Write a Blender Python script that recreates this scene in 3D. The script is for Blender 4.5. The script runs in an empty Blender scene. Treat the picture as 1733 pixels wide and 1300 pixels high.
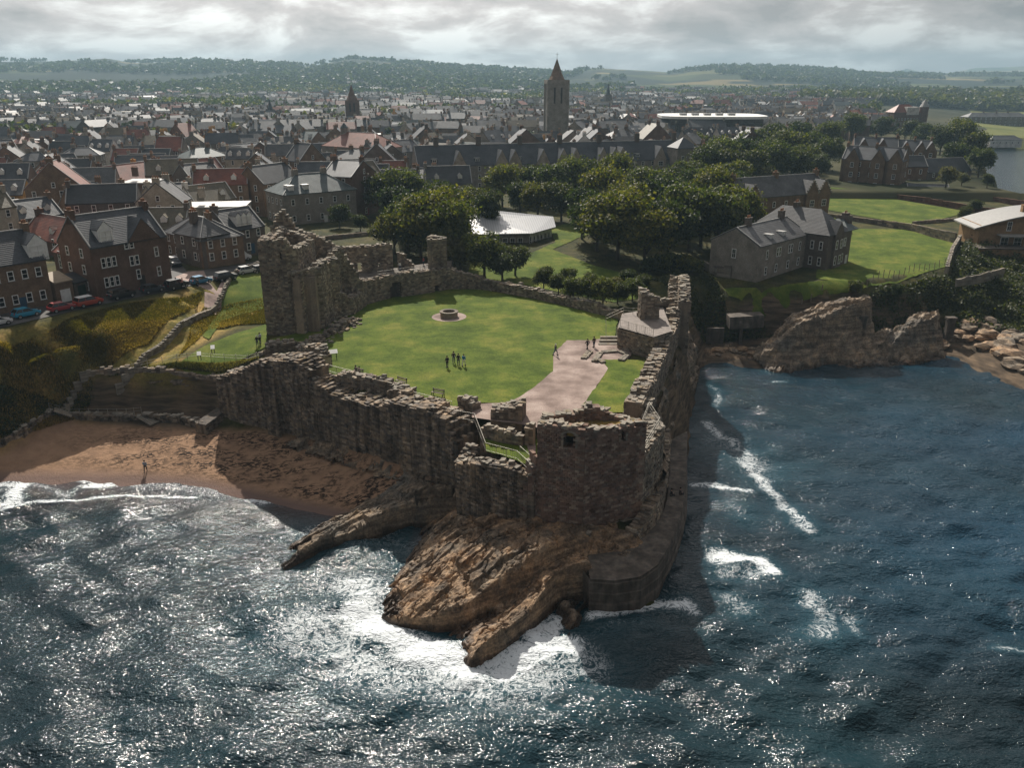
import bpy, bmesh, math, random
import numpy as np
from mathutils import Vector, Matrix
from mathutils.geometry import delaunay_2d_cdt
random.seed(7); rng = np.random.default_rng(7)
S = bpy.context.scene
COL = S.collection

# ------------------------------------------------------------------ camera, sky, sun, exposure
PITCH = math.atan(520 / 1400); HC = 51.0
cam_d = bpy.data.cameras.new('camera'); cam = bpy.data.objects.new('camera', cam_d); COL.objects.link(cam)
cam.location = (0, 0, HC); cam.rotation_euler = (math.pi / 2 - PITCH, 0, 0)
cam_d.sensor_width = 36; cam_d.lens = 36 * 1400 / 1733; cam_d.clip_end = 60000; cam_d.clip_start = 0.5
S.camera = cam
SUN_EL, SUN_AZ = math.radians(39), math.radians(-12)          # azimuth measured from +Y towards +X
sd = Vector((math.sin(SUN_AZ) * math.cos(SUN_EL), math.cos(SUN_AZ) * math.cos(SUN_EL), math.sin(SUN_EL)))
sun_d = bpy.data.lights.new('sun', 'SUN'); sun = bpy.data.objects.new('sun', sun_d); COL.objects.link(sun)
sun_d.energy = 4.8; sun_d.angle = math.radians(0.55); sun_d.color = (1, 0.93, 0.83)
sun.rotation_euler = sd.to_track_quat('Z', 'Y').to_euler()
S.view_settings.view_transform = 'Standard'; S.view_settings.look = 'None'
S.view_settings.exposure = 0.42; S.view_settings.gamma = 1
try: S.view_settings.use_curve_mapping = False
except Exception: pass

W = bpy.data.worlds.new('World'); S.world = W; W.use_nodes = True
nt = W.node_tree; nt.nodes.clear()
def N(nt, t, **k):
    n = nt.nodes.new(t)
    for a, b in k.items():
        if a in n.inputs: n.inputs[a].default_value = b
        else: setattr(n, a, b)
    return n
def LK(nt, a, b): nt.links.new(a, b)
def ramp(nt, fac, stops, interp='LINEAR'):
    r = nt.nodes.new('ShaderNodeValToRGB'); r.color_ramp.interpolation = interp
    e = r.color_ramp.elements
    while len(e) < len(stops): e.new(0.5)
    for i, (p, c) in enumerate(stops):
        e[i].position = p; e[i].color = (*c, 1) if len(c) == 3 else c
    LK(nt, fac, r.inputs[0]); return r.outputs[0]
def mth(nt, op, a, b=None, c=None):
    m = nt.nodes.new('ShaderNodeMath'); m.operation = op
    for i, v in enumerate((a, b, c)):
        if v is None: continue
        if isinstance(v, (int, float)): m.inputs[i].default_value = v
        else: LK(nt, v, m.inputs[i])
    return m.outputs[0]
def mix(nt, f, a, b, mode='MIX'):
    m = nt.nodes.new('ShaderNodeMix'); m.data_type = 'RGBA'; m.blend_type = mode
    if isinstance(f, (int, float)): m.inputs[0].default_value = f
    else: LK(nt, f, m.inputs[0])
    for i, v in ((6, a), (7, b)):
        if isinstance(v, (tuple, list)): m.inputs[i].default_value = (*v, 1) if len(v) == 3 else v
        else: LK(nt, v, m.inputs[i])
    return m.outputs[2]

sky = N(nt, 'ShaderNodeTexSky', sky_type='NISHITA', sun_disc=False, sun_elevation=SUN_EL, sun_rotation=SUN_AZ, dust_density=2.0)
tc = N(nt, 'ShaderNodeTexCoord'); sp = N(nt, 'ShaderNodeSeparateXYZ'); LK(nt, tc.outputs['Generated'], sp.inputs[0])
zc = mth(nt, 'MAXIMUM', sp.outputs[2], 0.0)
den = mth(nt, 'ADD', zc, 0.30)
u_ = mth(nt, 'DIVIDE', sp.outputs[0], den); v_ = mth(nt, 'DIVIDE', sp.outputs[1], den)
cb = N(nt, 'ShaderNodeCombineXYZ'); LK(nt, u_, cb.inputs[0]); LK(nt, v_, cb.inputs[1])
n1 = N(nt, 'ShaderNodeTexNoise', Scale=0.9, Detail=8.0, Roughness=0.55, Distortion=0.5); LK(nt, cb.outputs[0], n1.inputs['Vector'])
n2 = N(nt, 'ShaderNodeTexNoise', Scale=2.3, Detail=8.0, Roughness=0.58, Distortion=0.25); LK(nt, cb.outputs[0], n2.inputs['Vector'])
cover = ramp(nt, n1.outputs[0], [(0.16, (0, 0, 0)), (0.34, (1, 1, 1))])
dsun = N(nt, 'ShaderNodeVectorMath', operation='DOT_PRODUCT'); LK(nt, tc.outputs['Generated'], dsun.inputs[0]); dsun.inputs[1].default_value = sd
glow = mth(nt, 'POWER', mth(nt, 'MAXIMUM', dsun.outputs['Value'], 0.0), 3.0)
shade = ramp(nt, n2.outputs[0], [(0.36, (0.12, 0.115, 0.12)), (0.5, (0.24, 0.222, 0.22)), (0.60, (0.43, 0.43, 0.42))])
gl = mth(nt, 'ADD', mth(nt, 'MULTIPLY', glow, 2.9), 0.48)
glc = N(nt, 'ShaderNodeCombineXYZ')
for i in range(3): LK(nt, gl, glc.inputs[i])
cloud = mix(nt, 1.0, shade, glc.outputs[0], 'MULTIPLY')
skc = mix(nt, 1.0, sky.outputs[0], (0.075, 0.066, 0.058), 'MULTIPLY')
allc = mix(nt, mth(nt, 'MULTIPLY', cover, 0.9), skc, cloud)
bg = N(nt, 'ShaderNodeBackground', Strength=1.18); LK(nt, allc, bg.inputs[0])
wo = N(nt, 'ShaderNodeOutputWorld'); LK(nt, bg.outputs[0], wo.inputs[0])

# ------------------------------------------------------------------ photograph pixel on a known height -> place in the world
TP, CP, SPI = PITCH, math.cos(PITCH), math.sin(PITCH)
def at(px, py, z):
    a = (px - 866.5) / 1400; b = -(py - 650) / 1400
    dy = CP + b * SPI; dz = -SPI + b * CP
    t = (z - HC) / dz
    return (a * t, dy * t)
def zat(y, py):                                   # height at distance y that projects to row py
    b = -(py - 650) / 1400
    return HC + y * (-SPI + b * CP) / (CP + b * SPI)
def pix(x, y, z):
    Z = z - HC; d = y * CP - Z * SPI; u = y * SPI + Z * CP
    return (866.5 + 1400 * x / d, 650 - 1400 * u / d)

# ------------------------------------------------------------------ object helpers
def tag(o, label=None, cat=None, group=None, kind=None):
    if label: o['label'] = label
    if cat: o['category'] = cat
    if group: o['group'] = group
    if kind: o['kind'] = kind
    return o
def empty(name, loc, rz=0):
    o = bpy.data.objects.new(name, None); COL.objects.link(o); o.location = loc; o.rotation_euler = (0, 0, rz)
    o.empty_display_size = 0.3; return o
def link(name, me, parent=None, loc=(0, 0, 0), rz=0, kind=None):
    o = bpy.data.objects.new(name, me); COL.objects.link(o)
    o.location = loc; o.rotation_euler = (0, 0, rz)
    if parent: o.parent = parent
    if kind: o['kind'] = kind
    return o
class MB:
    def __init__(s): s.v = []; s.f = []; s.m = []; s.mats = []
    def mi(s, m):
        if m not in s.mats: s.mats.append(m)
        return s.mats.index(m)
    def add(s, vs, fs, m):
        b = len(s.v); k = s.mi(m); s.v.extend(vs)
        for f in fs: s.f.append(tuple(i + b for i in f)); s.m.append(k)
    def box(s, x0, y0, z0, x1, y1, z1, m, T=None, skip_bottom=False):
        v = [(x0,y0,z0),(x1,y0,z0),(x1,y1,z0),(x0,y1,z0),(x0,y0,z1),(x1,y0,z1),(x1,y1,z1),(x0,y1,z1)]
        if T: v = [T(p) for p in v]
        f = [(4,5,6,7),(0,1,5,4),(1,2,6,5),(2,3,7,6),(3,0,4,7)]
        if not skip_bottom: f.append((3,2,1,0))
        s.add(v, f, m)
    def bar(s, a, b, r, m, n=4, r2=None):
        a = Vector(a); b = Vector(b); d = (b - a)
        if d.length < 1e-6: return
        d.normalize(); r2 = r if r2 is None else r2
        up = Vector((0,0,1)) if abs(d.z) < 0.95 else Vector((1,0,0))
        x = d.cross(up).normalized(); y = d.cross(x).normalized()
        vs = []
        for c, rr in ((a, r), (b, r2)):
            for i in range(n):
                t = 2*math.pi*(i+0.5)/n; vs.append(tuple(c + x*math.cos(t)*rr + y*math.sin(t)*rr))
        fs = [(i, i+n, (i+1) % n + n, (i+1) % n) for i in range(n)] + [tuple(range(n)), tuple(range(2*n-1, n-1, -1))]
        s.add(vs, fs, m)
    def cone(s, c, r, h, n, m, r2=0.0):
        vs = [(c[0]+r*math.cos(2*math.pi*i/n), c[1]+r*math.sin(2*math.pi*i/n), c[2]) for i in range(n)]
        vs += [(c[0]+r2*math.cos(2*math.pi*i/n), c[1]+r2*math.sin(2*math.pi*i/n), c[2]+h) for i in range(n)]
        s.add(vs, [(i, (i+1) % n, (i+1) % n + n, i+n) for i in range(n)] + [tuple(range(n, 2*n)), tuple(range(n-1, -1, -1))], m)
    def mesh(s, name='mesh', smooth=False):
        me = bpy.data.meshes.new(name); me.from_pydata(s.v, [], s.f)
        for m in s.mats: me.materials.append(m)
        me.polygons.foreach_set('material_index', s.m)
        if smooth: me.polygons.foreach_set('use_smooth', [True]*len(s.f))
        me.update(); return me
    def build(s, name, parent=None, loc=(0,0,0), rz=0, kind=None, smooth=False):
        return link(name, s.mesh(name, smooth), parent, loc, rz, kind)
def mesh_np(name, verts, quads, mat, smooth=True, attrs=None):
    me = bpy.data.meshes.new(name); nv = len(verts); nq = len(quads); k = quads.shape[1]
    me.vertices.add(nv); me.vertices.foreach_set('co', verts.astype(np.float32).ravel())
    me.loops.add(nq*k); me.loops.foreach_set('vertex_index', quads.astype(np.int32).ravel())
    me.polygons.add(nq); me.polygons.foreach_set('loop_start', np.arange(0, nq*k, k, dtype=np.int32))
    try: me.polygons.foreach_set('loop_total', np.full(nq, k, dtype=np.int32))
    except Exception: pass
    me.materials.append(mat)
    me.update(calc_edges=True)
    me.polygons.foreach_set('use_smooth', np.full(nq, smooth))
    for n_, a in (attrs or {}).items():
        t = me.attributes.new(n_, 'FLOAT', 'POINT'); t.data.foreach_set('value', a.astype(np.float32).ravel())
    me.update(); return me
def grid_quads(nx, ny):
    i = np.arange((ny-1)*(nx-1)); r = i // (nx-1); c = i % (nx-1); a = r*nx + c
    return np.stack([a, a+1, a+nx+1, a+nx], 1)

# ------------------------------------------------------------------ numpy value noise
_P = rng.random((256, 256))
def vnoise(x, y):
    xi = np.floor(x).astype(int); yi = np.floor(y).astype(int); fx = x - xi; fy = y - yi
    fx = fx*fx*(3-2*fx); fy = fy*fy*(3-2*fy)
    g = lambda a, b: _P[a & 255, b & 255]
    return (g(xi, yi)*(1-fx)+g(xi+1, yi)*fx)*(1-fy)+(g(xi, yi+1)*(1-fx)+g(xi+1, yi+1)*fx)*fy
def fbm(x, y, o=4, r=0.5):
    s = 0; a = 1; t = 0
    for i in range(o):
        s = s + a*vnoise(x*2**i+17.3*i, y*2**i+5.1*i); t += a; a *= r
    return s/t*2-1
def inpoly(x, y, poly):
    r = np.zeros(x.shape, bool); n = len(poly)
    for i in range(n):
        x0, y0 = poly[i][:2]; x1, y1 = poly[(i+1) % n][:2]
        c = ((y0 > y) != (y1 > y)) & (x < (x1-x0)*(y-y0)/(y1-y0+1e-12)+x0)
        r ^= c
    return r
def dline(x, y, pts):
    d = np.full(x.shape, 1e9)
    for (x0, y0), (x1, y1) in zip(pts[:-1], pts[1:]):
        dx, dy = x1-x0, y1-y0; t = np.clip(((x-x0)*dx+(y-y0)*dy)/(dx*dx+dy*dy+1e-9), 0, 1)
        d = np.minimum(d, np.hypot(x-x0-t*dx, y-y0-t*dy))
    return d
def resample(pts, step):
    out = []
    for a, b in zip(pts[:-1], pts[1:]):
        a = np.array(a, float); b = np.array(b, float); L = np.hypot(*(b-a)[:2]); n = max(1, int(math.ceil(L/step)))
        for i in range(n): out.append(a+(b-a)*i/n)
    out.append(np.array(pts[-1], float)); return out
def tin(lines, step, X, Y, default):
    pts = []; seen = set()
    for ln in lines:
        for p in (resample(ln, step) if len(ln) > 1 else [np.array(ln[0], float)]):
            k = (round(p[0]*4), round(p[1]*4))
            if k in seen: continue
            seen.add(k); pts.append(p)
    r = delaunay_2d_cdt([Vector((p[0], p[1])) for p in pts], [], [], 0, 1e-5)
    vs = r[0]; orig = r[3]; Zv = [pts[o[0]][2] if o else 0 for o in orig]
    Z = np.full(X.shape, float(default))
    xs = X[0]; ys = Y[:, 0]
    for f in r[2]:
        if len(f) != 3: continue
        (x0, y0), (x1, y1), (x2, y2) = [vs[i] for i in f]; z0, z1, z2 = [Zv[i] for i in f]
        i0, i1 = np.searchsorted(xs, (min(x0, x1, x2), max(x0, x1, x2))); j0, j1 = np.searchsorted(ys, (min(y0, y1, y2), max(y0, y1, y2)))
        if i0 >= i1 or j0 >= j1: continue
        XX = X[j0:j1, i0:i1]; YY = Y[j0:j1, i0:i1]
        D = (y1-y2)*(x0-x2)+(x2-x1)*(y0-y2)
        if abs(D) < 1e-9: continue
        a = ((y1-y2)*(XX-x2)+(x2-x1)*(YY-y2))/D; b = ((y2-y0)*(XX-x2)+(x0-x2)*(YY-y2))/D; c = 1-a-b
        m = (a >= -1e-6) & (b >= -1e-6) & (c >= -1e-6)
        Z[j0:j1, i0:i1] = np.where(m, a*z0+b*z1+c*z2, Z[j0:j1, i0:i1])
    return Z
def blur(Z, n=1):
    for _ in range(n):
        P = np.pad(Z, 1, mode='edge')
        Z = (P[1:-1, 1:-1]*4+(P[:-2, 1:-1]+P[2:, 1:-1]+P[1:-1, :-2]+P[1:-1, 2:])*2+P[:-2, :-2]+P[:-2, 2:]+P[2:, :-2]+P[2:, 2:])/16
    return Z
def A(*pts): return [(*at(p[0], p[1], p[2]), p[2]) for p in pts]

# ------------------------------------------------------------------ materials
def mat(name, build, rough=0.85, spec=0.3):
    m = bpy.data.materials.new(name); m.use_nodes = True; t = m.node_tree
    b = t.nodes['Principled BSDF']; b.inputs['Roughness'].default_value = rough
    b.inputs['Specular IOR Level'].default_value = spec
    build(t, b); return m
def pos(t, sc=(1, 1, 1), rot=(0, 0, 0), obj=False):
    if obj: g = N(t, 'ShaderNodeTexCoord').outputs['Object']
    else: g = N(t, 'ShaderNodeNewGeometry').outputs['Position']
    mp = N(t, 'ShaderNodeMapping'); LK(t, g, mp.inputs[0]); mp.inputs['Scale'].default_value = sc; mp.inputs['Rotation'].default_value = rot
    return mp.outputs[0]
def noise(t, vec, scale, detail=4.0, rough=0.55, dist=0.0):
    n = N(t, 'ShaderNodeTexNoise', Scale=scale, Detail=detail, Roughness=rough, Distortion=dist); LK(t, vec, n.inputs['Vector']); return n.outputs[0]
def bump(t, b, h, strength, dist):
    n = N(t, 'ShaderNodeBump', Strength=strength, Distance=dist); LK(t, h, n.inputs['Height']); LK(t, n.outputs[0], b.inputs['Normal'])
def attr(t, name):
    return N(t, 'ShaderNodeAttribute', attribute_name=name).outputs['Fac']
def simple(name, c, rough=0.6, spec=0.3, metal=0.0, var=0.12, sc=1.5, bmp=0.0):
    def f(t, b):
        p = pos(t); n = noise(t, p, sc, 3)
        LK(t, ramp(t, n, [(0.3, tuple(x*(1-var) for x in c)), (0.7, tuple(min(1, x*(1+var)) for x in c))]), b.inputs['Base Color'])
        b.inputs['Metallic'].default_value = metal
        if bmp: bump(t, b, noise(t, p, sc*6, 3), bmp, 0.02)
    return mat(name, f, rough, spec)
def stone_mat(name, cols, streak=0.5, island=True, tilt=0):
    def f(t, b):
        p = pos(t)
        if island: r = N(t, 'ShaderNodeNewGeometry').outputs['Random Per Island']
        else: r = noise(t, p, 1.5, 2)
        base = ramp(t, r, [(i/(len(cols)-1), c) for i, c in enumerate(cols)])
        n = noise(t, p, 0.35, 4, 0.6); base = mix(t, 0.7, base, ramp(t, n, [(0.3, (0.5, 0.48, 0.46)), (0.5, (1, 0.97, 0.92)), (0.75, (1.35, 1.2, 1.0))]), 'MULTIPLY')
        st = noise(t, pos(t, (1.1, 1.1, 0.12)), 0.9, 4, 0.6)
        base = mix(t, streak, base, ramp(t, st, [(0.38, (0.28, 0.27, 0.27)), (0.58, (1, 1, 1)), (0.72, (1.4, 1.3, 1.15))]), 'MULTIPLY')
        fn = noise(t, p, 6, 5, 0.7)
        base = mix(t, 0.5, base, ramp(t, fn, [(0.3, (0.55, 0.55, 0.55)), (0.7, (1.4, 1.4, 1.4))]), 'MULTIPLY')
        # lichen on faces that look up
        nz = N(t, 'ShaderNodeSeparateXYZ'); LK(t, N(t, 'ShaderNodeNewGeometry').outputs['Normal'], nz.inputs[0])
        li = mth(t, 'MULTIPLY', ramp(t, nz.outputs[2], [(0.5, (0, 0, 0)), (0.8, (1, 1, 1))]), ramp(t, noise(t, p, 0.9, 4), [(0.56, (0, 0, 0)), (0.7, (1, 1, 1))]))
        base = mix(t, mth(t, 'MULTIPLY', li, 0.6), base, (0.17, 0.11, 0.03))
        LK(t, base, b.inputs['Base Color']); bump(t, b, fn, 0.6, 0.05)
    return mat(name, f, 0.9, 0.15)
# ------------------------------------------------------------------ people
def skin_mesh(name, nodes, edges, m, sub=1):
    me = bpy.data.meshes.new(name); me.from_pydata([n[:3] for n in nodes], edges, []); o = bpy.data.objects.new('tmp', me); COL.objects.link(o)
    md = o.modifiers.new('s', 'SKIN'); sv = me.skin_vertices[0].data
    for i, n in enumerate(nodes): r = n[3]; sv[i].radius = (r, n[4] if len(n) > 4 else r)
    sv[0].use_root = True; md.use_smooth_shade = True
    if sub: s = o.modifiers.new('u', 'SUBSURF'); s.levels = s.render_levels = sub
    dg = bpy.context.evaluated_depsgraph_get(); out = bpy.data.meshes.new_from_object(o.evaluated_get(dg)); out.materials.clear(); out.materials.append(m); out.name = name
    bpy.data.objects.remove(o); return out
def pose(kind):
    """joints: pelvis, chest, neck, head; legs and arms"""
    if kind == 'sit':
        return dict(pel=(0,0,.5), ch=(0,.02,.85), nk=(0,0,1.05), hd=(0,-.03,1.2), k=[(-.12,-.42,.5),(.12,-.42,.5)], f=[(-.12,-.45,.06),(.12,-.45,.06)], e=[(-.26,-.05,.72),(.26,-.05,.72)], h=[(-.14,-.3,.6),(.14,-.3,.6)])
    s = .22 if kind == 'walk' else .03
    return dict(pel=(0,0,.95), ch=(0,0,1.3), nk=(0,0,1.5), hd=(0,-.02,1.63), k=[(-.11,-s,.5),(.11,s*.5,.52)], f=[(-.11,-s*1.1,.06),(.11,s*1.7,.08)], e=[(-.27,s*.6,1.16),(.27,-s*.5,1.16)], h=[(-.26,s*.2-.05,.9),(.26,-s-.08,.92)])

def _people_meshes():
    out = {}
    for kind in ('stand', 'walk', 'sit'):
        p = pose(kind); ch = p['ch']; pel = p['pel']; hx, hy, hz = p['hd']
        nodes = [(*pel, .13, .1), (*ch, .16, .11), (*p['nk'], .055), (hx, hy, hz-.02, .085, .1), (hx, hy, hz+.09, .08, .09)]; ed = [(0,1),(1,2),(2,3),(3,4)]
        for s in (0, 1):
            sx = -1 if s == 0 else 1; n = len(nodes); nodes += [(pel[0]+sx*.09, pel[1], pel[2]-.06, .085), (*p['k'][s], .055), (*p['f'][s], .04), (p['f'][s][0], p['f'][s][1]-.14, .035, .035)]; ed += [(0, n), (n, n+1), (n+1, n+2), (n+2, n+3)]
            n = len(nodes); nodes += [(ch[0]+sx*.19, ch[1], ch[2]+.1, .055), (*p['e'][s], .042), (*p['h'][s], .034)]; ed += [(1, n), (n, n+1), (n+1, n+2)]
        tn = [(pel[0], pel[1], pel[2]-.04, .165, .13), (*ch, .195, .14), (ch[0], ch[1], ch[2]+.14, .12, .09)]; te = [(0,1),(1,2)]
        for s in (0, 1):
            sx = -1 if s == 0 else 1; n = len(tn); e = p['e'][s]; h = p['h'][s]; tn += [(ch[0]+sx*.19, ch[1], ch[2]+.1, .07), (*e, .06), (e[0]+(h[0]-e[0])*.8, e[1]+(h[1]-e[1])*.8, e[2]+(h[2]-e[2])*.8, .05)]; te += [(1, n), (n, n+1), (n+1, n+2)]
        ln = [(*pel, .15, .12)]; le = []
        for s in (0, 1):
            sx = -1 if s == 0 else 1; n = len(ln); k = p['k'][s]; f = p['f'][s]; ln += [(pel[0]+sx*.1, pel[1], pel[2]-.08, .105), (*k, .075), (k[0]+(f[0]-k[0])*.85, k[1]+(f[1]-k[1])*.85, k[2]+(f[2]-k[2])*.85, .06)]; le += [(0, n), (n, n+1), (n+1, n+2)]
        out[kind] = [skin_mesh(nm, a_, b_, SKIN) for nm, a_, b_ in (('body', nodes, ed), ('jacket', tn, te), ('trousers', ln, le))]
    return out
SKIN = simple('skin', (.5, .3, .22), .6, var=.05)
PEOPLE = _people_meshes()
STONE = stone_mat('castle_sandstone', [(0.129, 0.109, 0.095), (0.229, 0.190, 0.155), (0.340, 0.278, 0.221), (0.184, 0.170, 0.155), (0.459, 0.398, 0.320)], 0.35)
STONE_RED = stone_mat('red_brown_sandstone', [(0.138, 0.094, 0.079), (0.220, 0.150, 0.121), (0.275, 0.190, 0.155), (0.165, 0.130, 0.117), (0.386, 0.309, 0.255)], 0.3)
STONE_WET = stone_mat('weathered_sea_wall_stone', [(0.100, 0.089, 0.079), (0.220, 0.175, 0.133), (0.312, 0.248, 0.189), (0.129, 0.119, 0.114), (0.404, 0.338, 0.276)], 0.85)
CAPST = stone_mat('pale_cap_stone', [(0.216, 0.193, 0.156), (0.292, 0.269, 0.234), (0.162, 0.146, 0.130), (0.346, 0.328, 0.286)], 0.2)
CONC = mat('old_concrete', lambda t, b: (LK(t, mix(t, 0.8, ramp(t, noise(t, pos(t), 0.5, 6, 0.65), [(0.3, (0.05, 0.042, 0.036)), (0.5, (0.10, 0.085, 0.072)), (0.7, (0.17, 0.15, 0.13))]), ramp(t, noise(t, pos(t, (1, 1, .15)), 1.5, 5), [(0.35, (0.5, 0.5, 0.5)), (0.7, (1.4, 1.3, 1.2))]), 'MULTIPLY'), b.inputs['Base Color']), bump(t, b, noise(t, pos(t), 3, 5), 0.5, 0.08)), 0.85)
def _grass(c1, c2, c3, sc=0.18):
    def f(t, b):
        p = pos(t); n = noise(t, p, sc, 5, 0.6); n2 = noise(t, pos(t, (1, 0.5, 1)), 5, 4, 0.7)
        c = ramp(t, n, [(0.3, c1), (0.5, c2), (0.68, c3)])
        c = mix(t, 0.75, c, ramp(t, n2, [(0.25, (0.45, 0.5, 0.45)), (0.5, (1, 1, 1)), (0.8, (1.5, 1.4, 1.3))]), 'MULTIPLY')
        n3 = noise(t, p, 0.55, 3, 0.5, 0.8)
        c = mix(t, 0.5, c, ramp(t, n3, [(0.35, (0.58, 0.66, 0.5)), (0.62, (1.22, 1.14, 1.05))]), 'MULTIPLY')
        LK(t, c, b.inputs['Base Color']); bump(t, b, n2, 0.8, 0.08)
    return f
LAWN = mat('mown_grass', _grass((0.046, 0.074, 0.011), (0.082, 0.118, 0.017), (0.148, 0.158, 0.032)), 0.95, 0.1)
def _path(t, b):
    p = pos(t); n = noise(t, p, 0.3, 4); n2 = noise(t, p, 9, 3, 0.7)
    c = ramp(t, n, [(0.36, (0.17, 0.12, 0.10)), (0.5, (0.27, 0.20, 0.17)), (0.64, (0.37, 0.29, 0.25))])
    c = mix(t, 0.8, c, ramp(t, n2, [(0.3, (0.45, 0.45, 0.45)), (0.7, (1.4, 1.4, 1.4))]), 'MULTIPLY')
    LK(t, c, b.inputs['Base Color']); bump(t, b, n2, 0.7, 0.05)
GRAVEL = mat('pinkish_gravel', _path, 0.9)
def _asph(t, b):
    p = pos(t); n = noise(t, p, 0.4, 5)
    LK(t, ramp(t, n, [(0.3, (0.05, 0.048, 0.047)), (0.7, (0.085, 0.08, 0.076))]), b.inputs['Base Color'])
ASPH = mat('asphalt', _asph, 0.8)
PAVE = simple('paving', (0.2, 0.17, 0.15), 0.8, var=0.25)
PINKPAVE = simple('pink_setts', (0.30, 0.22, 0.19), 0.85, var=0.35, sc=1.2)
WHITEP = simple('white_paint', (0.75, 0.75, 0.72), 0.5)

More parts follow.
